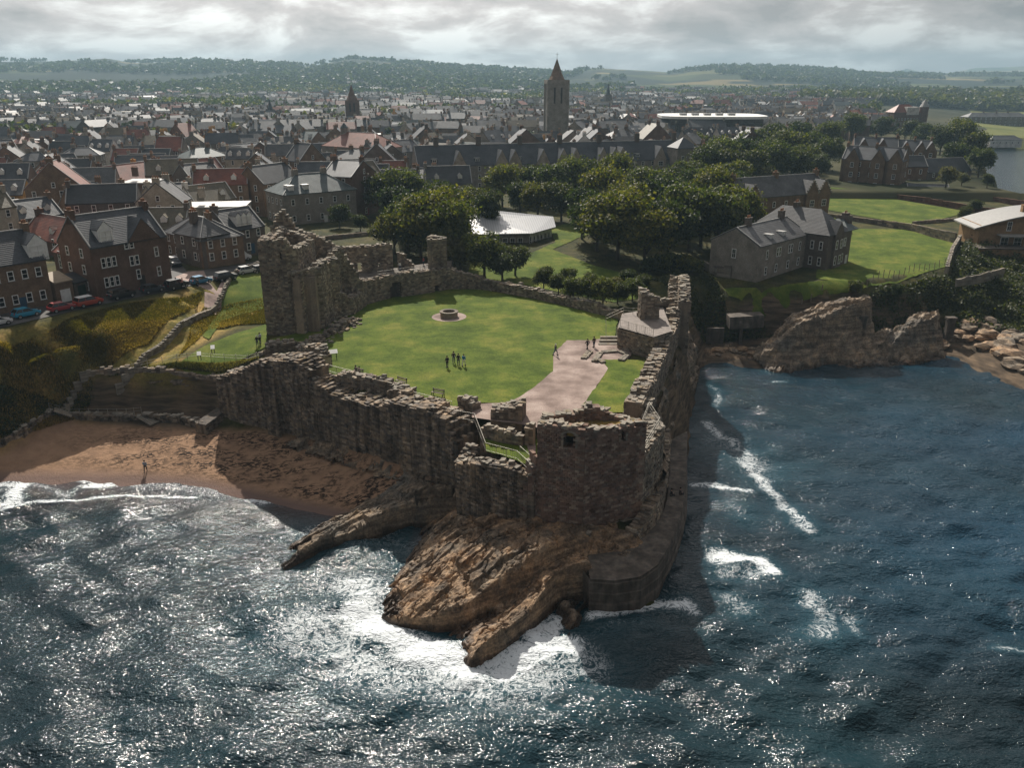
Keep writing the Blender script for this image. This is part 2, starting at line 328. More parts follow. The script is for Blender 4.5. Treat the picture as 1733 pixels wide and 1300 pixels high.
# ---- ground: every line is a string of places on the land with their heights
def AY(*pts): return [((px-866.5)/1400*(y*CP+(HC-zat(y, py))*SPI), y, zat(y, py)) for px, py, y in pts]
CWX = [at(1085,686,14), at(1100,655,14), at(1122,608,14), at(1132,580,14), at(1146,548,14.2), at(1156,522,15)]
LINES = [
 A((-300,640,16),(0,560,16),(100,536,16),(200,514,16),(290,498,16)), A((-400,500,16),(-60,480,16),(200,455,16),(300,440,16),(420,430,16)),
 A((290,498,16),(345,476,15.6),(395,462,15.4),(450,452,15)), A((310,512,14.2),(360,492,14.5),(400,478,14.6),(448,470,14.4)),
 A((-300,760,10),(0,645,10),(100,606,11),(200,590,11.8),(300,550,13)), A((0,600,13.6),(120,575,14),(240,545,14.2)),
 A((-300,850,4.2),(0,735,4.2),(90,697,4.8)), AY((165,640,117),(250,622,118.6),(370,622,118.4)), A((440,604,11),),
 A((310,606,10.4),(360,580,10.9),(450,553,11.4)), A((300,590,10.5),(350,565,11),(400,552,11.3),(450,530,11.7)), A((385,515,12.6),(450,505,12.6)), A((340,560,11.4),(375,530,11.4),(440,516,12)),
 AY((175,656,116.2),(255,644,117.2),(330,640,117.5),(378,640,116.6)), AY((110,690,115.2),(200,690,115.4),(300,675,116.4),(372,672,115.8)), AY((110,703,114.6),(200,703,114.6),(300,704,114.6),(345,713,113.8)),
 A((-300,900,1.6),(0,768,1.6),(60,740,2.2),(100,712,2.8),(200,714,2.8),(300,715,2.9),(345,725,3.0),(385,720,3.2),(440,727,3.3),(500,740,3.5),(590,763,3.8),(650,787,3.9),(700,804,3.9),(775,824,3.9)),
 A((-300,880,0.3),(0,804,0.3),(60,804,0.3),(150,806,.3),(240,806,0.3),(330,812,0.3),(420,832,0.3),(500,852,.3),(585,866,.3),(640,845,1.6)),
 A((-300,930,-1),(0,850,-0.8),(170,850,-0.8),(300,852,-0.8),(450,880,-1),(540,925,-1.2),(640,905,-1)),
 A((-300,1100,-3),(0,1050,-3),(500,1050,-3),(700,1150,-3),(1000,1150,-3),(1300,1100,-3),(1733,900,-3)),
 # castle interior, held level behind its walls
 A((455,600,11.8),(540,640,11.8),(640,668,11.8),(760,700,11.6),(800,708,11.4),(905,700,11.6),(1000,700,11.9),(1060,698,11.9),(1085,660,11.9),(1110,610,11.9),(1125,560,11.9),(1150,510,11.9)),
 A((450,560,11.9),(600,545,12),(800,520,12),(1040,560,12)), A((700,600,12),(900,600,12),(1000,640,12)), A((560,545,11.9),(597,523,11.9),(661,507,11.9),(763,491,11.9),(824,493,11.9),(900,507,11.9),(1046,542,11.9)), A((600,497,12.6),(763,476,12.6),(900,492,12.5),(1046,525,12.5)),
 A((825,732,10.5),(900,738,10.5),(912,790,10.5),(830,768,10.5)),
 A((800,764,10.4),(850,774,10.4),(905,788,10.4)), A((775,862,3),(808,874,3),(860,888,3.2),(905,896,3.3),(990,912,3.4),(1080,905,3.6)), A((760,880,-.5),(820,900,.5),(900,930,1),(990,945,1),(1060,950,2)), A((700,900,-2),(660,960,-2.5),(640,1040,-3),(720,1110,-3),(820,1130,-3)),
 A((385,700,10.5),(440,704,11),(500,712,11)) if False else A((800,520,12)),
 # east cliff under the castle
 A((1066,926,2.4),(1096,902,2.4),(1112,883,2.4),(1128,843,2.4),(1133,785,2.4),(1138,745,2.2)), A((1160,715,.8),(1168,680,.6),(1176,640,.6),(1182,612,1)), A((1180,715,-2),(1188,680,-2),(1196,640,-2)),
 [(CWX[0][0]-1, 86, 8.5)]+[(p[0]+.9, p[1], 9) for p in CWX], [(CWX[5][0]+2.5, 146, 9.5), (CWX[5][0]+3, 153, 10)],
 A((1175,870,-3),(1160,930,-3),(1120,990,-3),(1000,1020,-3)), A((1178,760,-3),(1180,820,-3)),
 # cove, slope and gardens to the east
 A((1186,606,0.5),(1240,612,0.4),(1290,615,0.4),(1370,612,0.3),(1450,605,0.3),(1600,590,0.4),(1680,628,0.4),(1733,650,0.4),(2100,760,0.4)),
 A((1190,655,-2),(1290,650,-2),(1450,640,-2),(1600,630,-2),(1660,680,-2),(1733,720,-2),(2100,900,-3)),
 A((1190,570,2.6),(1240,572,2.6),(1300,565,3),(1450,560,3.4),(1600,555,3),(1733,590,3)),
 A((1180,500,9.4),(1240,505,9.4),(1310,508,9.4),(1400,505,9.6),(1500,498,9.8),(1600,485,10),(1680,450,10.5),(1733,470,9),(2100,560,8)),
 A((1180,472,12),(1240,470,12),(1280,482,12),(1440,478,12),(1520,468,12),(1600,455,12),(1650,430,12.3),(1733,400,12.6),(2100,430,13)),
 A((1190,440,12.4),(1400,420,12.4),(1600,400,12.5),(1733,360,13)), A((600,470,12.8),(800,465,12.8),(1050,490,12.6)), A((520,440,14.5),(640,430,14.5),(800,430,14)),
 [(-400,290,16),(-200,290,16),(-100,290,16),(0,290,16),(120,290,15),(170,290,14),(400,290,13)], [(-60,200,16),(0,200,15),(60,200,13),(100,200,12.6),(400,200,12)], [(-300,40,-4),(-100,40,-4),(0,40,-4),(100,40,-4),(400,40,-4)],
 [(-400,150,16),(-400,100,6),(-400,80,-3)],
]
STEP = 0.6
gx = np.arange(-150, 175, STEP); gy = np.arange(56, 282, STEP); GX, GY = np.meshgrid(gx, gy)
GZ = tin(LINES, 2.0, GX, GY, -3)
GZ = blur(GZ, 2)
def T(x, y):
    if y > 280 or x < -149 or x > 174: return far_h(np.array([x]), np.array([y]))[0]
    i = (x-gx[0])/STEP; j = (y-gy[0])/STEP; i0 = int(i); j0 = int(j); fx = i-i0; fy = j-j0
    return float((GZ[j0, i0]*(1-fx)+GZ[j0, i0+1]*fx)*(1-fy)+(GZ[j0+1, i0]*(1-fx)+GZ[j0+1, i0+1]*fx)*fy)
sandpoly = [p[:2] for p in A((-400,1000,0),(-300,890,2.6),(0,758,2.6),(100,705,3.5),(345,716,3.8),(440,722,3.9),(590,758,4),(650,782,4),(700,799,4),(780,822,3.9),(640,900,-1),(500,1000,-1))]
SAND = inpoly(GX, GY, sandpoly).astype(float); SAND = blur(SAND, 1)
wildpoly = [p[:2] for p in A((-300,640,16),(0,560,16),(290,498,16),(345,480,15.5),(452,505,12.6),(452,530,11.7),(400,552,11.3),(300,600,10.6),(370,630,10.8),(370,650,8),(165,660,8),(0,740,5),(-300,860,5))]
WILD = blur(inpoly(GX, GY, wildpoly).astype(float), 3)
sl = np.hypot(*np.gradient(GZ, STEP))
rough = np.clip(sl-0.35, 0, 1.5)
onlawn = (SAND < 0.1) & (GZ > 0) & (sl < 0.3)
GZ2 = GZ + rough*fbm(GX*0.35, GY*0.35, 4)*1.1*(GZ > -0.5) + np.where(SAND > 0.5, 0.10*fbm(GX*0.5, GY*1.3, 3)*np.clip(GZ, 0, 1), 0) + WILD*0.35*fbm(GX*0.5, GY*0.5, 4)
# tide-line weed ridges on the sand
weed = np.clip(fbm(GX*0.35+3, GY*0.8, 5, 0.65)*3.0+0.85, 0, 1)*SAND*np.clip((GZ-0.25)*1.6, 0, 1)*np.clip((3.4-GZ)*0.7+np.clip((GX+48)*.05, 0, 1), 0, 1)*np.clip((GX+68)*0.06, 0, 1)
GZ2 = GZ2 + weed*0.14
def _ground(t, b):
    p = pos(t); a = attr(t, 'sand'); w = attr(t, 'wild'); we = attr(t, 'weed')
    gN = N(t, 'ShaderNodeNewGeometry').outputs['Normal']; sx = N(t, 'ShaderNodeSeparateXYZ'); LK(t, gN, sx.inputs[0])
    veg = ramp(t, noise(t, p, 0.25, 5, 0.6), [(0.3, (0.015, 0.020, 0.007)), (0.5, (0.04, 0.044, 0.013)), (0.7, (0.08, 0.07, 0.02))])
    fine = noise(t, pos(t, (1, 0.6, 1)), 3, 5, 0.7)
    veg = mix(t, 0.8, veg, ramp(t, fine, [(0.3, (0.45, 0.45, 0.4)), (0.65, (1.5, 1.4, 1.2))]), 'MULTIPLY')
    wg = ramp(t, noise(t, p, 0.13, 5, 0.65, 0.6), [(0.34, (0.07, 0.07, 0.018)), (0.46, (0.17, 0.14, 0.035)), (0.56, (0.31, 0.21, 0.07)), (0.7, (0.42, 0.28, 0.11))])
    wg = mix(t, 0.8, wg, ramp(t, fine, [(0.3, (0.5, 0.5, 0.5)), (0.65, (1.5, 1.5, 1.4))]), 'MULTIPLY')
    c = mix(t, w, veg, wg)
    st = noise(t, pos(t, (0.25, 0.25, 2.2), (0.25, 0.1, 0)), 0.9, 6, 0.6)
    rock = ramp(t, st, [(0.3, (0.03, 0.024, 0.018)), (0.5, (0.12, 0.088, 0.06)), (0.7, (0.24, 0.17, 0.11))])
    steep = mth(t, 'ADD', ramp(t, sx.outputs[2], [(0.45, (1, 1, 1)), (0.74, (0, 0, 0))]), mth(t, 'MULTIPLY', mth(t, 'SUBTRACT', noise(t, p, 0.35, 4), 0.5), 1.2)); steep = mth(t, 'MAXIMUM', mth(t, 'MINIMUM', steep, 1), 0)
    c = mix(t, mth(t, 'MULTIPLY', steep, mth(t, 'SUBTRACT', 1.0, w)), c, rock)
    c = mix(t, attr(t, 'shore'), c, mix(t, 1.0, rock, (.8, .8, .8), 'MULTIPLY'))
    sn = ramp(t, noise(t, p, 0.6, 5), [(0.3, (0.25, 0.155, 0.098)), (0.7, (0.36, 0.225, 0.14))])
    pz = N(t, 'ShaderNodeSeparateXYZ'); LK(t, p, pz.inputs[0])
    sn = mix(t, ramp(t, mth(t, 'MULTIPLY', pz.outputs[2], 0.5), [(0.10, (1, 1, 1)), (0.36, (0, 0, 0))]), sn, (0.17, 0.115, 0.095))
    wf = mth(t, 'MULTIPLY', we, ramp(t, noise(t, pos(t, (1, 2.0, 1), (0, 0, .3)), 1.5, 5, .65, .5), [(0.46, (0, 0, 0)), (0.54, (1, 1, 1))]))
    sn = mix(t, wf, sn, (0.025, 0.016, 0.011))
    c = mix(t, a, c, sn)
    LK(t, c, b.inputs['Base Color']); bump(t, b, mix(t, 0.5, fine, st), 0.9, 0.25)
GROUND = mat('ground_cover', _ground, 0.92, 0.12)
me = mesh_np('ground', np.stack([GX, GY, GZ2], 2).reshape(-1, 3), grid_quads(len(gx), len(gy)), GROUND, True, {'sand': SAND.ravel(), 'wild': WILD.ravel(), 'weed': weed.ravel(), 'shore': blur((((GX > 17) & (GZ < 4.2) & (GY > 70)) | inpoly(GX, GY, [p[:2] for p in A((95,712,2.8),(100,690,4.8),(170,660,6.4))]+[p[:2] for p in AY((255,648,117),(330,644,117.3),(378,642,116.4))]+[p[:2] for p in A((380,716,3.1),(345,728,3.0))])).astype(float), 2).ravel()})
tag(link('ground', me), kind='structure')

# ---- far country: plain, bay, hills
RIDGE = [(-900,112),(0,104),(100,104),(190,98),(215,106),(280,106),(400,103),(470,106),(520,112),(560,106),(600,99),(660,103),(720,110),(850,117),(960,119),(1010,113),(1060,116),(1130,121),(1200,110),(1260,109),(1330,112),(1400,115),(1450,121),(1600,124),(2600,118)]
rp = np.array(RIDGE, float)
BAY = [at(1790,352,12), at(1733,340,12), at(1700,334,12.5), at(1674,305,13), at(1652,268,14), at(1646,252,10), (350,650),(3000,760),(3000,150),(300,150)]
def far_h(x, y):
    az = x/np.maximum(y, 1)
    px = 866.5 + az*1400*1.06
    top = np.interp(px, rp[:, 0], rp[:, 1])
    R = 3600 + 900*np.clip((px-800)/700, 0, 1)
    b = -(top-650)/1400; zr = HC + R*(-SPI+b*CP)/(CP+b*SPI)
    s = np.clip((y-1300)/(R-1300), 0, 1); s = s*s*(3-2*s)
    z = 16 + (zr-16)*s*0.97
    back = np.clip((y-R)/1500, 0, 1); z = z - back*(z-30)*0.8
    z = z + 9*fbm(x/420, y/600, 4)*np.clip((y-1200)/900, 0, 1)*(y < R+900) + 3*fbm(x/60, y/60, 3)*s
    # a farther chain on the right
    pk = np.interp(px, [1380, 1425, 1470, 1505, 1530, 1550, 1600, 1645, 1690, 1733, 1900], [126, 119, 119, 123, 113, 123, 124, 113, 113, 110, 112])
    b2 = -(pk-650)/1400; z2 = HC + 6800*(-SPI+b2*CP)/(CP+b2*SPI)
    z = np.maximum(z, np.where(px > 1380, z2*np.clip(1-np.abs(y-6800)/900, 0, 1), -99))
    right = np.clip((x-0.42*y-20)/120, 0, 1)*np.clip((1500-y)/500, 0, 1)*np.clip((y-330)/150, 0, 1); z = z - right*11
    ib = inpoly(x, y, BAY); z = np.where(ib, -3.0, z)
    return z
fx_ = np.concatenate([-np.geomspace(900, 7000, 60)[::-1], np.arange(-890, 900, 9), np.geomspace(905, 7500, 60)])
fy_ = np.concatenate([np.arange(150, 900, 8), np.geomspace(905, 8200, 150)])
FX, FY = np.meshgrid(fx_, fy_); FZ = far_h(FX, FY)
inner = (FX > -140) & (FX < 166) & (FY < 268); FZ = np.where(inner, FZ-30, FZ)
def _far(t, b):
    p = pos(t); vor = N(t, 'ShaderNodeTexVoronoi', Scale=0.0042, feature='F1'); mp = N(t, 'ShaderNodeMapping'); LK(t, p, mp.inputs[0]); mp.inputs['Scale'].default_value = (0.55, 1, 0); mp.inputs['Rotation'].default_value = (0, 0, 0.2)
    LK(t, mp.outputs[0], vor.inputs['Vector']); s = N(t, 'ShaderNodeSeparateColor'); LK(t, vor.outputs['Color'], s.inputs[0])
    c = ramp(t, s.outputs[0], [(0.0, (0.035, 0.045, 0.016)), (0.25, (0.10, 0.10, 0.035)), (0.45, (0.16, 0.125, 0.055)), (0.6, (0.05, 0.065, 0.02)), (0.8, (0.20, 0.16, 0.08)), (0.95, (0.085, 0.10, 0.03))], 'CONSTANT')
    n = noise(t, p, 0.0028, 6, 0.62); c = mix(t, ramp(t, n, [(0.46, (0, 0, 0)), (0.49, (1, 1, 1))]), c, (0.014, 0.022, 0.014))
    sp_ = N(t, 'ShaderNodeSeparateXYZ'); LK(t, p, sp_.inputs[0])
    near = ramp(t, mth(t, 'DIVIDE', sp_.outputs[1], 3000), [(0.30, (1, 1, 1)), (0.45, (0, 0, 0))])
    c = mix(t, near, c, ramp(t, noise(t, p, 0.03, 4), [(0.35, (0.03, 0.034, 0.015)), (0.65, (0.07, 0.066, 0.035))]))
    golf = mth(t, 'MULTIPLY', mth(t, 'GREATER_THAN', mth(t, 'SUBTRACT', sp_.outputs[0], mth(t, 'MULTIPLY', sp_.outputs[1], 0.50)), mth(t, 'MULTIPLY', noise(t, p, .01, 4), 60.0)), mth(t, 'MULTIPLY', mth(t, 'GREATER_THAN', sp_.outputs[1], 600.0), mth(t, 'LESS_THAN', sp_.outputs[1], 1400.0)))
    c = mix(t, golf, c, ramp(t, noise(t, p, 0.012, 4), [(0.35, (0.08, 0.10, 0.03)), (0.6, (0.17, 0.17, 0.06))]))
    LK(t, c, b.inputs['Base Color'])
FAR = mat('far_countryside', _far, 0.95, 0.05)
tag(link('hills', mesh_np('hills', np.stack([FX, FY, FZ], 2).reshape(-1, 3), grid_quads(len(fx_), len(fy_)), FAR)), kind='structure')

# ---- sheets that lie on the ground
def sheet(name, poly, dz, m, step=2.0, z=None, kind='structure'):
    poly = resample([(*p[:2], 0) for p in poly] + [(*poly[0][:2], 0)], step)[:-1]
    pts = [Vector((p[0], p[1])) for p in poly]; n = len(pts)
    xs = [p[0] for p in pts]; ys = [p[1] for p in pts]
    X, Y = np.meshgrid(np.arange(min(xs), max(xs), step), np.arange(min(ys), max(ys), step))
    k = inpoly(X, Y, [(p[0], p[1]) for p in pts]) & (dline(X, Y, [(p[0], p[1]) for p in pts+pts[:1]]) > step*0.4)
    pts += [Vector((a, b)) for a, b in zip(X[k], Y[k])]
    r = delaunay_2d_cdt(pts, [], [list(range(n))], 1, 1e-5)
    b = MB(); b.add([(v[0], v[1], (z if z is not None else T(v[0], v[1]))+dz) for v in r[0]], [tuple(f) for f in r[2]], m)
    o = b.build(name, smooth=True)
    if kind: tag(o, kind=kind)
    return o
def jag(pts, amp, step=1.2):
    q = resample(pts, step); return [(p[0]+random.uniform(-amp, amp), p[1]+random.uniform(-amp, amp)) for p in q]
LZ = 12.12
def P2(*pts, z=12): return [(*at(a, b, z), 0) for a, b in pts]
sheet('lawn', jag(P2((470,600),(458,575),(520,560),(590,525),(661,505),(763,489),(824,491),(900,505),(1046,541),(1040,570),(1000,578),(960,580),(940,600),(936,630),(900,660),(865,683),(800,684),(765,690),(640,660),(535,630)), 0.12), 0, LAWN, 2, LZ)
sheet('gravel_path', jag(P2((936,600),(960,577),(1000,577),(1040,572),(1070,600),(1062,612),(1020,612),(1030,625),(985,690),(965,720),(925,728),(880,720),(800,708),(800,686),(865,682),(900,660),(936,630)), 0.1), 0, GRAVEL, 2, LZ+0.012)
sheet('lawn', jag(P2((1018,610),(1068,610),(1108,612),(1068,700),(985,700),(985,690),(1030,625)), 0.1), 0, LAWN, 2, LZ+0.02)
sheet('lawn', jag(P2((818,738),(870,738),(912,745),(920,798),(870,778),(824,764), z=10.6), 0.1), 0, LAWN, 1.5, 10.66)
sheet('gravel_path', jag(P2((890,745),(905,745),(908,775),(916,790),(905,795),(896,778), z=10.6), 0.08), 0, GRAVEL, 1.5, 10.68)
sheet('lawn', jag(P2((300,606),(345,583),(400,566),(452,553),(452,590),(430,598),(370,612),(320,610), z=11.1), 0.1), 0.16, LAWN, 1.0)
sheet('lawn', jag(P2((385,483),(452,462),(452,503),(400,512),(372,520),(350,545),(340,540),(372,505), z=14.0), 0.1), 0.22, LAWN, 1.0)
sheet('lawn', jag(P2((790,470),(880,478),(1040,508),(1080,500),(1100,470),(1000,450),(935,430),(1000,405),(985,380),(930,400),(940,420),(900,435),(800,440), z=13), 0.15), 0.1, LAWN, 3)
sheet('lawn', jag(P2((1440,392),(1545,392),(1618,405),(1610,448),(1520,470),(1447,478),(1380,470),(1400,370), z=12.3), 0.15), 0.12, LAWN, 3)
sheet('lawn', jag(P2((1392,332),(1500,343),(1640,362),(1570,378),(1540,382),(1400,362), z=12.8), 0.15), 0.14, LAWN, 3)
sheet('lawn', jag(P2((1240,478),(1290,484),(1440,474),(1436,482),(1290,489),(1235,482),(1225,478), z=12), 0.15), 0.3, LAWN, 2)
# street
sheet('street', P2((-300,632),(0,556),(150,521),(215,507),(290,492),(345,474),(395,459),(452,447),(452,434),(395,446),(320,458),(285,473),(150,502),(0,533),(-300,600), z=16), 0.10, ASPH, 2)
sheet('street', P2((283,474),(318,460),(300,440),(268,420),(235,405),(225,410),(255,430), z=16), 0.105, ASPH, 2)
sheet('pavement', P2((-300,598),(0,531),(150,500),(288,471),(282,466),(150,494),(0,520),(-300,580), z=16), 0.20, PAVE, 1.5)
sheet('forecourt', P2((296,470),(318,460),(345,458),(352,474),(365,480),(375,470),(392,470),(372,492),(340,500),(345,484),(320,478), z=15.8), 0.16, PINKPAVE, 1.0)

# ------------------------------------------------------------------ rocks
def _rock(cols, pud=0.0):
    def f(t, b):
        p = pos(t); st = noise(t, pos(t, (0.22, 0.22, 3.0), (0.30, 0.25, 0.0)), 0.8, 7, 0.62, 0.3)
        st2 = noise(t, p, 0.9, 6, .6, .4); c = ramp(t, mth(t, 'ADD', mth(t, 'MULTIPLY', st, .55), mth(t, 'MULTIPLY', st2, .45)), [(0.34, cols[0]), (0.46, cols[1]), (0.56, cols[2]), (0.68, cols[3])])
        n = noise(t, p, 0.5, 6, 0.65); c = mix(t, 0.85, c, ramp(t, n, [(0.3, (0.5, 0.48, 0.45)), (0.5, (1, 0.92, 0.82)), (0.7, (1.6, 1.35, 1.05))]), 'MULTIPLY')
        f2 = noise(t, p, 4, 6, 0.7); c = mix(t, 0.8, c, ramp(t, f2, [(0.3, (0.45, 0.45, 0.45)), (0.68, (1.5, 1.45, 1.4))]), 'MULTIPLY')
        z = N(t, 'ShaderNodeSeparateXYZ'); LK(t, p, z.inputs[0])
        wet = ramp(t, mth(t, 'ADD', mth(t, 'MULTIPLY', z.outputs[2], 0.4), mth(t, 'MULTIPLY', n, 0.5)), [(0.35, (0.30, 0.25, 0.22)), (0.65, (1, 1, 1))])
        big = noise(t, p, 0.16, 4, .6, .5); c = mix(t, ramp(t, big, [(.50, (0, 0, 0)), (.64, (1, 1, 1))]), c, mix(t, 1.0, c, (.62, .72, .85), 'MULTIPLY'))
        c = mix(t, 1.0, c, wet, 'MULTIPLY'); LK(t, c, b.inputs['Base Color'])
        rr = ramp(t, mth(t, 'MULTIPLY', z.outputs[2], 0.4), [(0.1, (0.3, 0.3, 0.3)), (0.5, (0.85, 0.85, 0.85))]); LK(t, rr, b.inputs['Roughness'])
        bump(t, b, mix(t, 0.5, f2, st), 1.0, 0.2)
    return f
ROCK = mat('ochre_bedded_rock', _rock([(0.06, 0.048, 0.038), (0.17, 0.125, 0.09), (0.31, 0.228, 0.155), (0.47, 0.39, 0.31)]), 0.85, 0.3)
ROCKG = mat('grey_brown_bedded_rock', _rock([(0.055, 0.047, 0.04), (0.15, 0.125, 0.10), (0.26, 0.22, 0.175), (0.38, 0.33, 0.27)]), 0.85, 0.3)
def rock_patch(label, lines, step, m, tilt=(0, 0), bed=0.0, namp=0.25, nsc=0.5, cat='rock', low=-1.6, name='rock_outcrop', frac=None, LDIR=(.75, .66)):
    P = [q for l in lines for q in l]; xs = [p[0] for p in P]; ys = [p[1] for p in P]
    X, Y = np.meshgrid(np.arange(min(xs), max(xs), step), np.arange(min(ys), max(ys), step))
    Z = tin(lines, 0.5, X, Y, -9); msk = Z > -8.5
    Z = Z + namp*fbm(X*nsc, Y*nsc, 5, 0.55)*msk
    if bed:
        q = Z + tilt[0]*X + tilt[1]*Y + 0.6*fbm(X*0.2, Y*0.2, 4); k = q/bed; fr = k-np.floor(k)
        Z = Z + (np.clip((fr-0.5)*2.6, -0.5, 0.5)+0.5-fr)*bed*(0.55+0.5*fbm(X*0.25, Y*0.25, 3))
    ca, sa = LDIR; U = (X*ca+Y*sa)+0.9*fbm(X*.4, Y*.4, 3); V = (-X*sa+Y*ca)+0.7*fbm(X*.4+9, Y*.4, 3)
    for su, sv, am in ((4.5, 1.7, .85), (1.9, .7, .26), (.8, .3, .08)):
        cu = np.floor(U/su+np.floor(V/sv)*.37).astype(int); cv = np.floor(V/sv).astype(int); h = _P[cu & 255, (cv*7) & 255]-.5
        Z = Z + h*am*msk*(frac if frac is not None else 1)
    cr = np.abs(fbm(X*.55+3, Y*.55, 4)); Z = Z - .35*np.clip(.06-cr, 0, .06)/.06*msk
    Z = Z + 0.10*fbm(X*1.6, Y*1.6, 4)
    q = grid_quads(X.shape[1], X.shape[0]); ok = (msk.ravel()[q]).all(1) & (Z.ravel()[q].max(1) > low); q = q[ok]
    used = np.unique(q); mp = np.zeros(X.size, int); mp[used] = np.arange(len(used))
    V = np.stack([X, Y, Z], 2).reshape(-1, 3)[used]
    return tag(link(name, mesh_np(name, V, mp[q], m, False)), label, cat)
def drop(line, dz, off=(0.25, -0.25)): return [(p[0]+off[0], p[1]+off[1], p[2]-dz) for p in line]
r1top = A((1000,908,4.6),(960,915,4.9),(925,925,5.0),(895,942,4.8),(860,960,4.3),(820,990,3.5),(780,1020,2.6),(730,1040,1.8),(672,1052,0.6))
r1back = A((990,885,5.5),(930,880,5.0),(880,872,4.6),(830,868,4.2),(778,872,3.4),(730,905,2.0),(700,950,1.0),(660,1010,0.4),(632,1040,-0.4))
r1edge = A((770,858,0),(715,885,-1),(685,940,-1.6),(640,1000,-1.6),(610,1050,-1.8))
r1mid = A((960,895,5.4),(900,905,5.2),(850,915,4.8),(800,935,3.9),(760,965,2.8),(715,1005,1.5))
r1foot = [(p[0]+0.5, p[1]-0.5, max(-0.6, q)) for p, q in zip(r1top, (3.4, 3.0, 2.7, 2.2, 1.5, 0.9, 0.2, -0.4, -1.0))]
r2mid = A((990,938,3.6),(950,948,3.4),(905,985,2.5),(860,1030,1.5),(815,1070,0.8),(760,1090,0.0),(700,1090,-0.8))
r2top = A((998,955,4.0),(965,962,3.8),(940,972,3.5),(920,1002,2.9),(885,1042,2.3),(850,1075,1.7),(815,1100,1.0),(797,1122,0.4))
r2foot = [(p[0]+0.45, p[1]-0.4, -1.5) for p in r2top]
rock_patch('large ochre and brown bedded rock ledge running from the corner tower down into the surf', [r1edge, r1back, r1mid, r1top, r1foot, r2mid, r2top, r2foot, A((1060,940,3.6),(1090,920,3.4),(1080,900,4.5)), A((1010,985,1.5)), [(p[0]-0.1, p[1]-1.5, -2.5) for p in r2top[-3:]], A((700,1110,-2),(760,1125,-2))], 0.11, ROCK, (0.13, -0.49), 0.55, 0.55, 0.3)
rock_patch('low brown rock washed by surf beneath the concrete sea wall', [A((925,1010,-1.2),(950,985,-1.2),(995,1000,-1),(1010,1040,-1.2),(985,1080,-1.2),(940,1100,-1.4),(920,1060,-1.3),(925,1010,-1.2)), A((955,1020,0.8),(975,1030,1.1),(962,1070,0.7))], 0.12, ROCKG, (0.3, 0.3), 0.35, 0.3, 0.7)
rampc = A((475,958,0.0),(505,935,0.7),(535,908,1.2),(580,888,1.9),(630,865,2.6),(690,835,3.5),(740,826,3.9),(790,828,4.1))
ramptop = A((478,962,0.1),(515,938,0.7),(545,915,1.2),(600,893,2.0),(650,868,2.8),(690,852,3.3),(740,842,3.7),(795,838,4))
rock_patch('long dark ramp of bedded rock slanting from the castle wall foot down to the sea', [A((470,952,-1),(500,920,-0.3),(545,890,0.0),(590,865,0.4),(640,835,1.8),(690,812,3.3),(740,812,3.9),(785,818,4.0)), rampc, ramptop, [(p[0]+0.3, p[1]-0.5, -2) for p in ramptop], A((830,880,-1),(770,900,-2),(650,930,-2))], 0.13, ROCKG, (0.13, -0.52), 0.35, 0.28, 0.5)
rock_patch('sloping rock shelf at the foot of the sea wall behind the weed strewn beach', [A((500,745,3.6),(545,738,4.4),(590,752,4.8),(640,775,4.4),(690,800,4.2),(740,812,4.0)), A((470,752,3.2),(530,765,3.4),(590,775,3.6),(650,800,3.4),(700,822,3.4)), A((500,757,3.3),(560,750,4.3),(600,762,4.4))], 0.15, ROCKG, (0.2, 0.3), 0.3, 0.25, 0.6)
# east shore slabs
def A2(*pts): return [((px-866.5)/1400*(y*CP+(HC-zat(y, py))*SPI), y, zat(y, py)) for px, py, y in pts]
c1 = A2((1292,622,146),(1302,598,147),(1322,575,148),(1350,552,149.5),(1400,531,151.5),(1440,519,153),(1472,514,155))
rock_patch('great grey slab of tilted rock arching over the east cove', [A2((1272,606,149),(1286,585,150.5),(1306,562,152.5),(1340,538,155),(1392,518,157),(1440,507,158.5),(1475,504,160)), c1, [(p[0]+.4, p[1]-1.0, p[2]*.55-.3) for p in c1], [(p[0]+.9, p[1]-3.2, p[2]*.3-.6) for p in c1], [(p[0]+1, p[1]-5, -1.5) for p in c1]], 0.3, ROCKG, (-0.09, -0.57), 0.9, 0.9, 0.2, frac=1.7, LDIR=(.93, .37))
c2 = A2((1405,618,147.5),(1440,602,148.5),(1480,588,150),(1520,570,152),(1550,552,153.5),(1585,535,155))
rock_patch('second dark slab of tilted rock further along the east shore', [A2((1395,606,150),(1420,590,151.5),(1465,570,153.5),(1510,550,155.5),(1545,536,157),(1588,523,159)), c2, [(p[0]+.4, p[1]-1.0, p[2]*.55-.3) for p in c2], [(p[0]+.9, p[1]-3.2, p[2]*.3-.6) for p in c2], [(p[0]+1, p[1]-5, -1.5) for p in c2]], 0.3, ROCKG, (-0.09, -0.57), 0.8, 0.8, 0.25, frac=1.7, LDIR=(.93, .37))
rock_patch('broad pale rock platform at the water on the far right shore', [A((1595,575,0.4),(1640,560,2.2),(1700,562,2.8),(1733,560,3),(1800,580,3)), A((1590,598,-0.8),(1640,606,-0.8),(1700,640,-0.8),(1740,672,-0.8),(1800,720,-.8)), A((1620,585,1.4),(1680,590,1.7),(1720,610,1.6),(1780,640,1.6))], 0.3, ROCKG, (0.3, -0.2), 0.5, 0.6, 0.3)
rock_patch('orange brown shore rocks around the small foaming inlet east of the castle', [A((1186,592,1.4),(1210,588,1.6),(1250,590,1.5),(1290,590,1.6)), A((1186,614,-0.6),(1230,622,-0.6),(1290,628,-0.6),(1310,628,-0.8)), A((1195,600,0.9),(1240,608,0.6),(1280,604,1.2))], 0.25, ROCK, (0.2, 0.2), 0.35, 0.6, 0.4)

